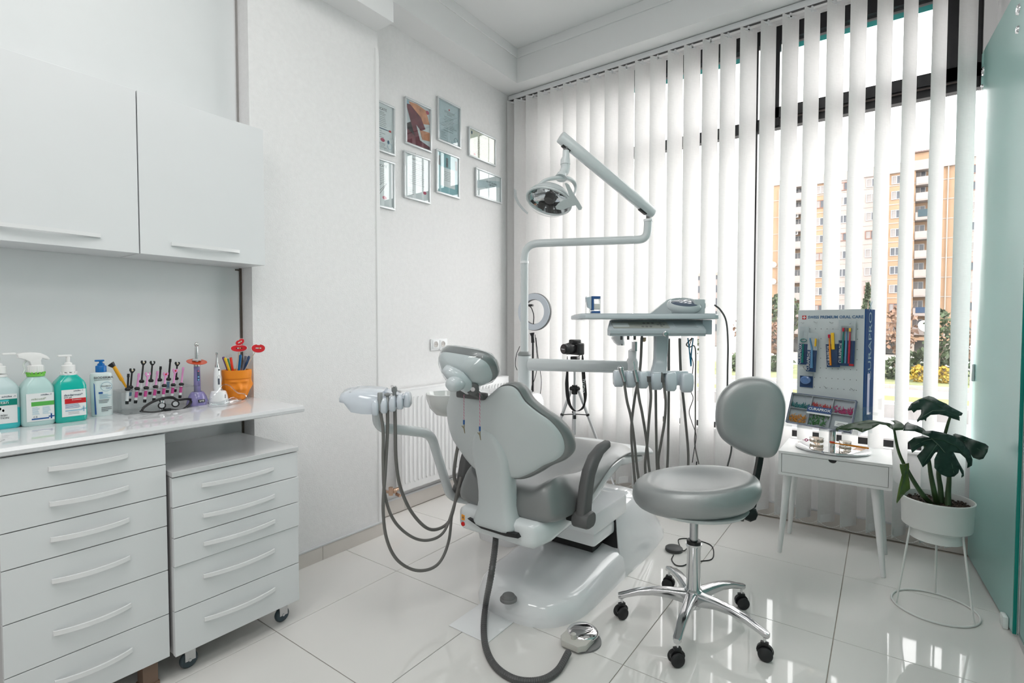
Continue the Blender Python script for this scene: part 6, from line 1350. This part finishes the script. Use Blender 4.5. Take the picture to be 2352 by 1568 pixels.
for (dx, dy) in ((-.86, -.25), (.86, -.35), (.05, .95)):
    d = (_Rv*dx+Vector((_Fv.x, _Fv.y, 0)).normalized()*dy); d.normalize(); L = .33
    a = Vector((tc.x, tc.y, zs))+d*.022; f = Vector((tc.x, tc.y, .014))+d*L
    MB().tube([a, f], [.011, .0075], 8).build('leg', M_TRI, t); MB().sphere(a, .017, seg=8, rings=6).build('leg_joint', M_BLACK, t); MB().sphere(f, .013, seg=8, rings=6).build('foot', M_BLACK, t)
    m_ = a.lerp(f, (zs-zb_)/(zs-.014)); MB().sphere(m_, .013, seg=8, rings=6).build('lock', M_BLACK, t); MB().tube([m_, (tc.x, tc.y, zb_)], .0035, 6).build('brace', M_BLACK, t)
MB().box(AD(1321, 822, DT), (.05, .045, .022), bev=.004).build('head', M_BLACK, t); MB().tube([AD(1326, 822, DT), AD(1335, 812, DT)], .004, 6).build('handle', M_TRI, t)
cm = thing('camera', 'black camera with a lens cap mounted on the silver tripod', 'camera', AD(1322, 812, DT))
T = frame(AD(1322, 799, DT), Matrix.Rotation(math.radians(-58), 3, 'Z') @ _Rv)
b = MB(T); b.bb((-.062, -.03, -.045), (.062, .03, .035), bev=.012, seg=3); b.bb((-.028, -.04, .02), (.028, .03, .058), bev=.012, seg=3); b.bb((-.068, -.045, -.045), (-.038, .01, .03), bev=.012); b.build('body', M_BLACK, cm, smooth=50)
Tl = T @ Matrix.Rotation(PI/2, 4, 'X'); MB(Tl).lathe([(.034, .02), (.034, .05), (.036, .052), (.036, .085), (.033, .088), (.034, .105), (.032, .110), (0, .110)], c=(.008, -.004, 0), seg=28).build('lens', M_BLACK, cm, smooth=40)
q = MB(Tl).lathe([(0, .110), (.029, .110), (.029, .113), (0, .1135)], c=(.008, -.004, 0), seg=28).build('lens_cap', mat('cap_brownblack', (.03, .02, .02), .5), cm)
MB(Tl).text('Canon', .013, Matrix.Translation((.008, -.004, .1137)), 'CENTER').build('lettering', LAB, q); MB(Tl).lathe([(.0365, .056), (.0375, .058), (.0375, .078), (.0365, .08)], c=(.008, -.004, 0), seg=28).build('zoom_ring', M_BLACKR, cm)
MB(T).lathe([(0, 0), (.009, 0), (.009, .006), (0, .006)], c=(.045, 0, .035), seg=14).build('mode_dial', M_DGRAY, cm)
def strap(lab_n, pts, ws, m, n=5):
    P3 = smooth_path([AD(*p) for p in pts], n); b = MB(); R = []
    for i, p in enumerate(P3):
        k = i/(len(P3)-1)*(len(ws)-1); k0 = min(int(k), len(ws)-2); w = ws[k0]+(ws[k0+1]-ws[k0])*(k-k0); s = _Rv*w
        R.append([p-s, p-s+_Fv*.002, p+s+_Fv*.002, p+s])
    b.loft(R); return b.build(lab_n, m, cm, smooth=30)
M_STR = mat('strap_black', (.012, .011, .011), .7)
strap('neck_strap', [(1303, 818, DT-.05), (1303, 855, DT-.05), (1302, 880, DT-.05), (1304, 910, DT-.05), (1310, 932, DT-.05), (1322, 944, DT-.05), (1336, 939, DT-.05), (1343, 925, DT-.05), (1344, 905, DT-.05), (1341, 870, DT-.05), (1339, 840, DT-.05), (1338, 815, DT-.05)], [.002, .008, .012, .012, .010, .010, .010, .006, .012, .012, .012, .004], M_STR)
MB().text('DIGITAL', .026, Matrix.Translation(AD(1341, 885, DT-.056)) @ Matrix(((_Rv.x, 0, -_Fv.x, 0), (_Rv.y, 0, -_Fv.y, 0), (0, 1, 0, 0), (0, 0, 0, 1))) @ Matrix.Rotation(PI/2-.08, 4, 'Z'), 'CENTER').build('lettering', LAB, cm)
# ================================================================ SIDE TABLE
ZT = .557
tb_ = thing('side_table', 'small white side table with one drawer and four tapered legs', 'side table', (-.2, 3.19, 0)); M_TW = mat('table_white', (.76, .765, .76), .4, var=.01)
tx0, tx1, ty0, ty1 = -.437, .048, 3.01, 3.37; tk = .014
b = MB(); b.bb((tx0, ty0, ZT-tk), (tx1, ty1, ZT), bev=.0015); b.bb((tx0, ty0, .43), (tx1, ty1, .43+tk), bev=.0015); b.bb((tx0, ty0, .43+tk), (tx0+tk, ty1, ZT-tk)); b.bb((tx1-tk, ty0, .43+tk), (tx1, ty1, ZT-tk)); b.bb((tx0+tk, ty1-.01, .43+tk), (tx1-tk, ty1, ZT-tk)); b.build('case', M_TW, tb_, smooth=0)
b = MB(); xm = (tx0+tx1)/2-.0; o = [(tx0+tk+.002, .446), (tx1-tk-.002, .446), (tx1-tk-.002, .541), (xm+.022, .541)]+[(xm+.018*math.cos(k/8*PI), .541-.016*math.sin(k/8*PI)) for k in range(9)]+[(xm-.022, .541), (tx0+tk+.002, .541)]
d = b.prism(o, -ty0-.012, -ty0-.001, T=Matrix.Rotation(PI/2, 4, 'X')).build('drawer', M_TW, tb_, smooth=0)
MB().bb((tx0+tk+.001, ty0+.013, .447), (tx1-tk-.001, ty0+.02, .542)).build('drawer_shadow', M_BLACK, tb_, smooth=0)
for fx, fy, ax_, ay in ((-.43, 3.045, .03, .035), (-.425, 3.36, .03, -.035), (.022, 3.035, -.04, .04), (.03, 3.35, -.04, -.035)):
    MB().tube([(fx, fy, 0), (fx+ax_, fy+ay, .4295)], [.0105, .021], 18).build('leg', M_TW, tb_, smooth=60)
# ================================================================ DISPLAY STAND
ds = thing('display_stand', 'white pegboard dental care display with a blue side panel on a chrome post', 'display stand', AZ(1912, 1030, ZT))
M_MIR = mat('mirror_base', (.70, .71, .72), .05, metal=.9, var=.02)
pc = AZ(1911, 1030, ZT+.006); pc.z = ZT
MB().lathe([(0, .0005), (.165, .0005), (.17, .004), (.17, .012), (.166, .015), (0, .015)], c=pc, seg=56, sy=.88).build('base', M_MIR, ds, smooth=40)
MB().cyl(pc+Vector((0, 0, .015)), (pc.x, pc.y, .74), .0165, seg=24).build('post', M_CHROME, ds)
xd = Vector((.978, -.208, 0)).normalized(); L0 = AD(1833, 746, 2.70); ZB = .705; ZTOP = 1.297; BW = .297
DF = frame((L0.x, L0.y, 0), xd)     # local x right, y into depth, z world height
M_BRD = mat('pegboard_grey_white', (.60, .64, .65), .45, var=.01)
MB(DF).bb((0, 0, ZB), (BW, .012, ZTOP), bev=.001).build('board', M_BRD, ds, smooth=0)
MB(DF).bb((0, .013, ZB), (BW, .16, ZTOP), bev=.001).build('back_box', M_BRD, ds, smooth=0)
sp2 = MB(DF).bb((BW+.0005, -.001, ZB), (BW+.004, .165, ZTOP), bev=.0008).build('side_panel', mat('panel_royal_blue', (.012, .07, .25), .8, spec=.08, var=.03), ds, smooth=0)
CU = 'CURAPROX'
T = DF @ Matrix.Translation((BW+.0045, .085, 1.14)) @ Matrix.Rotation(PI/2, 4, 'Z') @ Matrix.Rotation(PI/2, 4, 'X') @ Matrix.Rotation(PI/2, 4, 'Z')
MB(T).text(CU, .075, None, 'CENTER', .0002).build('lettering', mat('print_pale', (.45, .55, .66), .8, spec=.1), sp2)
MB(DF).bb((BW+.0041, .05, .78), (BW+.0048, .09, .98)).build('stripe', mat('stripe_lilac', (.35, .33, .60), .4), sp2, smooth=0)
b = MB(DF)
for i in range(10):
    for j in range(9):
        x = .03+.0265*i; z = .80+.05*j
        if i < 9 or j < 9: b.cyl((x, .0008, z), (x, -.0006, z), .0019, seg=6)
b.build('peg_holes', M_BLACK, ds, kind='stuff', smooth=0)
UP = DF @ Matrix.Rotation(PI/2, 4, 'X')
def dtext(s, x, z, size, m, par, y=-.0008, rot=0, bold=0, align='LEFT', sx=1): MB(UP).text(s, size, Matrix.Translation((x, z, -y)) @ Matrix.Rotation(rot, 4, 'Z'), align, .0002, bold, sx).build('lettering', m, par)
INKB = mat('print_steel_blue', (.05, .14, .28), .4)
dtext('SWISS PREMIUM ORAL CARE', .047, 1.259, .0195, INKB, ds, bold=.0006, sx=.99)
q = MB(DF).bb((.020, -.0012, 1.249), (.039, -.0002, 1.269)).build('flag_square', RED, ds, smooth=0)
MB(DF).bb((.0272, -.0016, 1.252), (.0318, -.001, 1.266)).bb((.0225, -.0016, 1.2567), (.0365, -.001, 1.2613)).build('cross', LAB, q, smooth=0)
def zv(u, v): return 1.22-(v-746)*(2.70-(u-1833)*.00118)/1178
def xu(u): return (u-1833)/154*BW
for u, v in ((1846, 742), (1878, 741), (1915, 742), (1955, 743), (1855, 848), (1905, 889), (1966, 893)):
    MB(DF).tube([(xu(u)-.012, -.002, zv(u, v)+.006), (xu(u), -.010, zv(u, v)+.001), (xu(u)+.008, -.03, zv(u, v)-.002), (xu(u)+.014, -.034, zv(u, v)+.004)], .0012, 5).build('peg_hook', M_STEEL, ds)
M_NAVP = mat('pack_navy', (.015, .05, .14), .35, var=.04)
GP = 'hanging toothbrush packs on the display'
def pack(u0, u1, v0, vm, v1, lab, tilt=0, y=-.02, name='toothbrush_pack'):
    x0, x1 = xu(u0), xu(u1); z0_, z1_, zm = zv(u0, v1), zv(u0, v0), zv(u0, vm); cxx = (x0+x1)/2
    T = DF @ Matrix.Translation((cxx, y, z1_)) @ Matrix.Rotation(tilt, 4, 'Y'); w = (x1-x0)/2; h = z1_-z0_
    t = thing(name, lab, 'toothbrush pack', T.translation, group=GP)
    MB(T).bb((-w, 0, -h), (w, .0015, -(z1_-zm)), bev=.0004).build('printed_card', M_NAVP, t, smooth=0); MB(T).bb((-w, 0, -(z1_-zm)), (w, .0008, 0)).build('clear_card', mat('pack_clear', (.62, .68, .70), .2, trans=.3), t, smooth=0)
    MB(T).bb((-w*.8, -.009, -h*.96), (w*.8, 0, -h*.12), bev=.004).build('blister', M_CLEAR, t)
    MB(T @ Matrix.Rotation(PI/2, 4, 'X')).text(CU, min(.019, w*.9), Matrix.Translation((-w*.62, -(z1_-zm)-(zm-z0_)*.5, .001)) @ Matrix.Rotation(PI/2, 4, 'Z'), 'CENTER', .0002).build('lettering', LAB, t)
    return t, T, w, h
def brush(T, x, h0, h1, m, bm, t, r=.0035):
    q = MB(T).tube([(x, -.005, h1), (x, -.0055, h1+(h0-h1)*.55), (x, -.005, h0-.018), (x, -.005, h0)], [r, r*1.05, r*.55, r*1.1], 8).build('brush_handle', m, t); MB(T).bb((x-.0045, -.011, h0-.016), (x+.0045, -.005, h0+.002), bev=.001).build('bristles', bm, q)
bt, bb_, br, bo, by = (mat('brush_teal', (.0, .20, .17), .3), mat('brush_blue', (.10, .26, .46), .3), mat('brush_red', (.50, .01, .04), .3), mat('brush_orange', (.88, .28, .01), .3), mat('brush_yellow', (.85, .50, .02), .3))
t, T, w, h = pack(1841, 1864, 750, 789, 836, 'teal tongue cleaner pack at the left of the display', .03); q = MB(T).tube([(0, -.005, -h*.95), (0, -.005, -h*.45)], [.006, .004], 8).build('cleaner_handle', bt, t); MB(T).tube([(.014*math.cos(k/16*2*PI), -.005, -h*.36+.008*math.sin(k/16*2*PI)) for k in range(16)], .002, 5, closed=True).build('cleaner_loop', bt, q)
t, T, w, h = pack(1865, 1888, 764, 803, 852, 'blue angled brush pack overlapping the teal pack', .04, -.035); q = MB(T).tube([(.004, -.005, -h*.9), (.0, -.005, -h*.4), (-.012, -.005, -h*.14)], [.007, .005, .003], 8).build('brush_handle', bb_, t); MB(T).bb((w*.55, -.010, -h*.34), (w*.85, -.001, -h*.14)).build('tag', by, t, smooth=0)
t, T, w, h = pack(1902, 1932, 758, 789, 841, 'orange toothbrush pack in the middle of the display', -.06); brush(T, -.010, -h*.12, -h*.95, bo, br, t, .0045); MB(T).bb((-.002, -.010, -h*.52), (.012, -.002, -h*.07), bev=.001).build('yellow_card', by, t, smooth=0)
t, T, w, h = pack(1933, 1971, 735, 781, 838, 'pack of three toothbrushes in green, blue and red', .02); brush(T, -.013, -h*.18, -h*.94, bt, br, t, .0045); brush(T, .001, -h*.18, -h*.94, bb_, M_DGRAY, t, .0045); brush(T, .015, -h*.18, -h*.94, br, by, t, .0045)
MB(T).bb((w*.4, -.0015, -h*.99), (w*.95, -.0002, -h*.95)).build('swiss_mark', RED, t, smooth=0)
t = thing('floss_pack', 'round blue dental floss pack on a navy card above the brush case', 'floss pack', DF @ Vector((xu(1856), -.01, zv(1856, 888))), group=GP)
MB(DF).bb((xu(1841), -.006, zv(1841, 888)), (xu(1873), -.004, zv(1841, 862))).build('printed_card', M_NAVP, t, smooth=0); MB(DF).bb((xu(1841), -.006, zv(1841, 862)), (xu(1873), -.005, zv(1841, 848))).build('clear_card', MATS['pack_clear'], t, smooth=0)
MB(UP).lathe([(0, .006), (.024, .006), (.026, .010), (.024, .022), (.016, .025), (.015, .023), (0, .022)], c=(xu(1857), zv(1857, 872), 0), seg=28, sy=.85).build('floss_case', mat('floss_blue', (.10, .20, .42), .15, coat=.5), t)
# slanted brush case
ct = thing('brush_case', 'six compartment case of coloured interdental brushes leaning on the display shelf', 'case', DF @ Vector((.12, -.08, .72)))
CW, CH = .285, .155; CM = DF @ Matrix.Translation((-.012, -.105, .722)) @ Matrix.Rotation(math.radians(2.2), 4, 'Y') @ Matrix.Rotation(math.radians(-24), 4, 'X')
b = MB(CM); b.bb((0, .018, 0), (CW, .022, CH)); 
for x in (0, CW/3, 2*CW/3, CW-.003): b.bb((x, 0, 0), (x+.003, .02, CH))
for z in (0, CH/2, CH-.003): b.bb((0, 0, z), (CW, .02, z+.003))
b.build('tray', mat('case_grey', (.42, .46, .50), .3, trans=.1, var=.02), ct, smooth=0)
MB(CM).bb((-.002, -.002, -.002), (CW+.002, -.0008, CH+.002)).build('clear_lid', M_CLEAR, ct, smooth=0)
e_ = MB(CM); e_.bb((-.003, -.002, -.003), (CW+.003, .022, -.0005)).bb((-.003, -.002, CH+.0005), (CW+.003, .022, CH+.003)).bb((-.003, -.002, -.003), (-.0005, .022, CH+.003)).bb((CW+.0005, -.002, -.003), (CW+.003, .022, CH+.003)); e_.build('rim', mat('rim_blue_grey', (.14, .18, .32), .2, trans=.2), ct, smooth=0)
cols = [((.03, .22, .23), 'teal', .35), ((.65, .03, .03), 'red', .5), ((.55, .03, .18), 'magenta', .5), ((.75, .32, .04), 'amber', .6), ((.05, .24, .05), 'green', .95)]
rr = random.Random(9)
for i, (c, n_, fill) in enumerate(cols):
    x0 = CW/3*(i % 3)+.006; z0_ = CH/2*(1 if i < 3 else 0)+.006; b = MB(CM)
    for k in range(75):
        px, pz = x0+rr.random()*(CW/3-.014), z0_+rr.random()**1.3*(CH/2-.018)*fill; a = rr.uniform(.2, 2.9); L = .014
        p1 = (min(max(px+L*math.cos(a), x0), x0+CW/3-.012), rr.uniform(.004, .016), min(pz+L*math.sin(a), z0_+CH/2-.014)); b.tube([(px, rr.uniform(.004, .016), pz), p1], [.0021, .0011], 4)
    b.build('%s_brushes' % n_, mat('idb_'+n_, c, .35), ct, kind='stuff', smooth=0)
q = MB(CM).bb((CW*.30, -.0045, CH*.44), (CW*.68, -.0025, CH*.64)).build('name_plate', mat('plate_navy', (.015, .06, .20), .3), ct, smooth=0)
MB(CM @ Matrix.Rotation(PI/2, 4, 'X')).text(CU, .0185, Matrix.Translation((CW*.49, CH*.545, .0047)), 'CENTER', .0002, .0003).build('lettering', LAB, q)
MB(CM).bb((CW*.30, -.0045, CH*.38), (CW*.68, -.0027, CH*.435)).build('sub_plate', LAB, ct, smooth=0)
q = MB(CM).bb((CW*.76, -.0035, CH*.10), (CW*.95, -.0022, CH*.27)).build('paper_label', LAB, ct, smooth=0); b = MB(CM); b.bb((CW*.80, -.0040, CH*.19), (CW*.91, -.0034, CH*.205)).bb((CW*.79, -.0040, CH*.15), (CW*.92, -.0034, CH*.162)); b.build('print_lines', INKG, q, smooth=0, kind='stuff')
b = MB(DF); R = [[(-.05, -.13, .715), (-.05, -.13, .80), (-.03, -.05, .83), (-.01, .0, .83), (-.01, 0, .70)], [(-.047, -.13, .715), (-.047, -.13, .80), (-.027, -.05, .83), (-.007, .0, .83), (-.007, 0, .70)]]
b.loft(R); b.bb((-.05, -.135, .702), (.315, .0, .706)); b.bb((-.05, -.137, .702), (.315, -.134, .722)); b.loft([[(x+.345, y, z) for x, y, z in r] for r in R]); b.build('clear_shelf', M_CLEAR, ds, smooth=0)
MB(DF).bb((BW+.005, .05, .78), (BW+.055, .12, .785)).bb((BW+.05, .05, .78), (BW+.053, .12, .86)).build('side_pocket', M_CLEAR, ds, smooth=0)
# jaw models and brush on the mirror base
M_JAW = mat('jaw_clear', (.85, .78, .70), .08, trans=.75, ior=1.4, var=.02); M_TOOTH = mat('jaw_tooth', (.72, .62, .50), .25)
def jaw(u, v, s, lab, open_=.022):
    c = AZ(u, v, ZT+.0155); t = thing('jaw_model', lab, 'jaw model', c, group='clear jaw models')
    for k, (z0_, z1_, zt, zu) in enumerate(((.0, .014, .014, .019), (open_+.036, open_+.022, open_+.022, open_+.017))):
        b = MB(); R = []
        for z, sc in ((z0_, 1), ((z0_+z1_)/2, .9), (z1_, .97)):
            R.append([c+Vector((s*sc*x, s*sc*y, z)) for x, y in [(.034*math.cos(a), .028*math.sin(a)) for a in [2*PI*j/24 for j in range(24)]]])
        b.loft(R); b.build('gum_block', M_JAW, t, smooth=50)
        for j in range(12):
            a = PI*1.02+PI*.96*j/11; p = c+Vector((s*.028*math.cos(a), s*.024*math.sin(a)+.004, 0)); MB().sphere(p+Vector((0, 0, (zt+zu)/2)), (.0038*s, .0036*s, .0075), seg=7, rings=5).build('tooth', M_TOOTH, t)
    MB().tube([c+Vector((0, .03*s, .007)), c+Vector((0, .038*s, .02)), c+Vector((0, .03*s, open_+.03))], .004, 6).build('hinge', M_JAW, t)
jaw(1875, 1030, 1.0, 'taller clear jaw model left of the chrome post'); jaw(1941, 1035, .85, 'clear jaw model right of the post with a toothbrush in its bite', .014)
a, b2 = AD(1907, 1016, 2.50), AD(1995, 1029, 2.46); t = thing('toothbrush', 'orange toothbrush lying across the right jaw model', 'toothbrush', a)
d = (b2-a); MB().tube([a, a+d*.12, a+d*.2, a+d*.5, a+d*.55, b2], [.0035, .0035, .0022, .0030, .0044, .0044], 8).build('handle', bo, t); MB().box(a+d*.05+Vector((0, -.003, .004)), (.022, .008, .007), bev=.002, T=frame((0, 0, 0), d).to_3x3().to_4x4()).build('bristles', mat('bristle_red', (.75, .08, .03), .5), t)
c = AD(1852, 1010, 2.52); t = thing('brush_ring', 'small pink ring on a stick beside the left jaw model', 'interdental brush', c)
MB().tube([c+_Rv*.006*math.cos(k/16*2*PI)+Vector((0, 0, .006*math.sin(k/16*2*PI))) for k in range(16)], .0020, 6, closed=True).build('ring', MATS['idb_magenta'], t); MB().tube([c-_Rv*.018, c-_Rv*.006], .0016, 6).build('stick', MATS['idb_magenta'], t); MB().tube([c+_Rv*.006, c+_Rv*.022], .0016, 6).build('stick', MATS['idb_magenta'], t)
# ================================================================ PLANT
PX, PY = .20, 2.83
M_POT = mat('pot_white', (.72, .73, .71), .5, var=.01)
ps = thing('plant_stand', 'white metal ring stand with three thin legs holding the plant pot', 'plant stand', (PX, PY, 0))
MB().tube([(PX+.148*math.cos(k/56*2*PI), PY+.148*math.sin(k/56*2*PI), .0045) for k in range(56)], .0042, 8, closed=True).build('floor_ring', M_POT, ps)
for a in (math.radians(205), math.radians(325), math.radians(85)): MB().tube([(PX+.098*math.cos(a), PY+.098*math.sin(a), .358), (PX+.146*math.cos(a), PY+.146*math.sin(a), .008)], .0040, 8).build('leg', M_POT, ps)
MB().tube([(PX+.100*math.cos(k/40*2*PI), PY+.100*math.sin(k/40*2*PI), .353) for k in range(40)], .0035, 6, closed=True).build('carrier_ring', M_POT, ps)
pp = thing('plant_pot', 'round white two step pot with dark soil on the ring stand', 'plant pot', (PX, PY, .30))
MB().lathe([(0, .302), (.082, .302), (.092, .306), (.0935, .358), (.118, .360), (.120, .364), (.124, .47), (.1265, .473), (.1265, .480), (.121, .481), (.119, .475), (.116, .44), (0, .44)], c=(PX, PY, 0), seg=56).build('pot_body', M_POT, pp, smooth=40)
so = MB(); so.lathe([(0, .441), (.1165, .441), (.117, .452), (.08, .458), (.03, .461), (0, .461)], c=(PX, PY, 0), seg=40)
rr = random.Random(4)
for k in range(420):
    a = rr.random()*6.28; r = .112*math.sqrt(rr.random()); so.box((PX+r*math.cos(a), PY+r*math.sin(a), .459+rr.random()*.004), (.005*rr.uniform(.5, 1.6), .005*rr.uniform(.5, 1.5), .003), T=Matrix.Rotation(rr.random()*3, 4, 'Z') @ Matrix.Rotation(rr.uniform(-.5, .5), 4, 'X'))
so.build('soil', mat('soil_bark', (.055, .035, .025), .9, var=.9, vscale=90), pp, kind='stuff', smooth=0)
pl = thing('monstera', 'dark green monstera with split leaves growing from the white pot', 'plant', (PX, PY, .46))
M_LF = mat('monstera_leaf', (.010, .032, .021), .42, spec=.3, var=.25, vscale=25); M_LFY = mat('monstera_leaf_light', (.10, .15, .03), .4, var=.25, vscale=25); M_STM = mat('monstera_stem', (.035, .075, .022), .4, var=.2, vscale=20)
M_LF2 = mat('monstera_leaf_side', (.022, .055, .018), .5, spec=.2, var=.35, vscale=18)
A = AD
DL = 2.15
def tleaf(pts, Df, m, rib, lab=None, th=.0013, step=9):
    """leaf blade from its outline, bent in depth by Df(u, v)"""
    P2 = [(1900+x/4.1275, 880+y/4.1275) for x, y in pts]
    bm = bmesh.new(); f = bm.faces.new([bm.verts.new((u, v, 0)) for u, v in P2])
    us = [p[0] for p in P2]; vs = [p[1] for p in P2]
    for a in range(int(min(us)), int(max(us)), step): bmesh.ops.bisect_plane(bm, geom=bm.verts[:]+bm.edges[:]+bm.faces[:], plane_co=(a+.37, 0, 0), plane_no=(1, 0, 0))
    for a in range(int(min(vs)), int(max(vs)), step): bmesh.ops.bisect_plane(bm, geom=bm.verts[:]+bm.edges[:]+bm.faces[:], plane_co=(0, a+.41, 0), plane_no=(0, 1, 0))
    bmesh.ops.triangulate(bm, faces=bm.faces[:])
    for v in bm.verts: v.co = AD(v.co.x, v.co.y, Df(v.co.x, v.co.y))
    b = MB(); b.bm.free(); b.bm = bm
    o = b.build('leaf', m, pl, smooth=180, solid=th)
    for r in rib:
        R2 = [(1900+x/4.1275, 880+y/4.1275) for x, y in r]; n = len(R2)
        MB().tube([AD(u, v, Df(u, v)-.0016) for u, v in R2], [.0019*(1-.6*i/(n-1)) for i in range(n)], 5).build('vein', M_VEIN, o)
    return o
M_VEIN = mat('leaf_vein', (.035, .075, .04), .35, var=.1)
sn = math.sin
def wave(D0, cu, cv, a, b_, k=0, ph=0): return lambda u, v: D0+a*(u-cu)+b_*(v-cv)+k*((u-cu)**2+(v-cv)**2)+.006*sn((u+v)*.13+ph)
tleaf([(920,455),(1000,450),(1100,470),(1200,500),(1280,560),(1345,640),(1375,720),(1370,780),(1325,805),(1330,760),(1310,710),(1260,665),(1195,655),(1230,720),(1290,830),(1295,880),(1270,895),(1275,860),(1250,810),(1240,850),(1200,885),(1140,890),(1070,860),(1015,800),(1015,720),(1060,625),(1010,670),(960,750),(905,795),(850,690),(905,630),(940,580),(870,610),(805,660),(770,555),(820,515),(900,500),(970,515),(945,480)],
      wave(2.12, 2150, 1000, .0002, -.0019, .0000045), M_LF, [[(985,520),(1050,580),(1120,660),(1180,760),(1200,850)],[(985,520),(1100,540),(1230,600),(1330,700)],[(1000,530),(930,540),(830,590)],[(1040,580),(970,680),(915,760)]])
tleaf([(765,240),(800,190),(860,155),(910,135),(960,120),(1010,135),(1060,165),(1130,195),(1170,225),(1240,260),(1285,285),(1275,305),(1250,310),(1255,355),(1190,335),(1130,310),(1060,295),(980,300),(940,330),(935,360),(920,345),(900,350),(880,350),(855,370),(850,350),(890,290),(890,250),(850,255),(820,280),(800,255),(765,260)],
      wave(2.17, 2160, 930, .0002, -.0022, .000004, 1), M_LF, [[(1160,320),(1100,240),(1010,180),(930,150)],[(1120,260),(1000,260),(900,320)],[(1130,270),(1220,300),(1260,330)]])
tleaf([(1190,490),(1215,478),(1280,495),(1400,540),(1500,575),(1530,600),(1520,650),(1480,715),(1440,725),(1380,705),(1340,640),(1280,560)],
      wave(2.22, 2230, 1030, -.0006, -.0016, .000003, 2), M_LF, [[(1215,500),(1330,570),(1480,650)]])
tleaf([(80,430),(95,460),(110,435),(160,440),(200,445),(260,430),(330,462),(420,430),(500,385),(560,395),(600,425),(640,445),(720,440),(735,400),(700,370),(655,350),(600,352),(625,362),(640,378),(625,390),(585,375),(540,368),(480,358),(400,345),(330,358),(200,385),(120,405)],
      wave(2.10, 2000, 980, .0003, -.004, .000002), M_LF2, [[(630,440),(600,385),(480,368),(300,385),(110,425)]])
tleaf([(720,450),(735,390),(765,365),(785,382),(850,400),(910,430),(960,480),(975,510),(900,480),(830,455),(760,450)], wave(2.14, 2100, 980, .0002, -.003, 0), M_LF, [[(740,440),(850,430),(950,490)]])
tleaf([(690,765),(720,768),(775,755),(778,800),(765,850),(782,930),(787,1000),(750,1030),(700,1085),(660,1140),(655,1120),(680,990),(710,870),(690,790)], lambda u, v: 2.10+.012*sn((u-2075)*.16)+.0002*(v-1100), M_LFY, [[(760,760),(735,880),(700,1010),(662,1125)]])
def stem(*p, r=(.0095, .0045)):
    P3 = smooth_path([Vector(q) if len(q) == 3 and isinstance(q, Vector) else A(*q) for q in p], 5); n = len(P3); MB().tube(P3, [r[0]+(r[1]-r[0])*i/(n-1) for i in range(n)], 8).build('stem', M_STM, pl, smooth=60)
S0 = lambda dx, dy: Vector((PX+dx, PY+dy, .455))
stem(S0(-.02, -.03), (2115, 1130, 2.14), (2090, 1090, 2.14), (2065, 1040, 2.15), (2052, 978, 2.16), r=(.011, .004))
stem(S0(.0, -.02), (2146, 1130, 2.15), (2138, 1090, 2.15), (2132, 1050, 2.15), (2118, 1003, 2.12), r=(.012, .005))
stem(S0(.015, .0), (2160, 1120, 2.2), (2156, 1080, 2.22), (2168, 1010, 2.24), (2178, 970, 2.23), (2186, 950, 2.22), r=(.011, .004))
stem(S0(.035, -.02), (2178, 1130, 2.18), (2180, 1090, 2.2), (2176, 1040, 2.24), (2170, 1000, 2.26), r=(.012, .004))
stem((2115, 1130, 2.14), (2098, 1100, 2.13), (2085, 1075, 2.12), (2082, 1064, 2.12), r=(.004, .003))
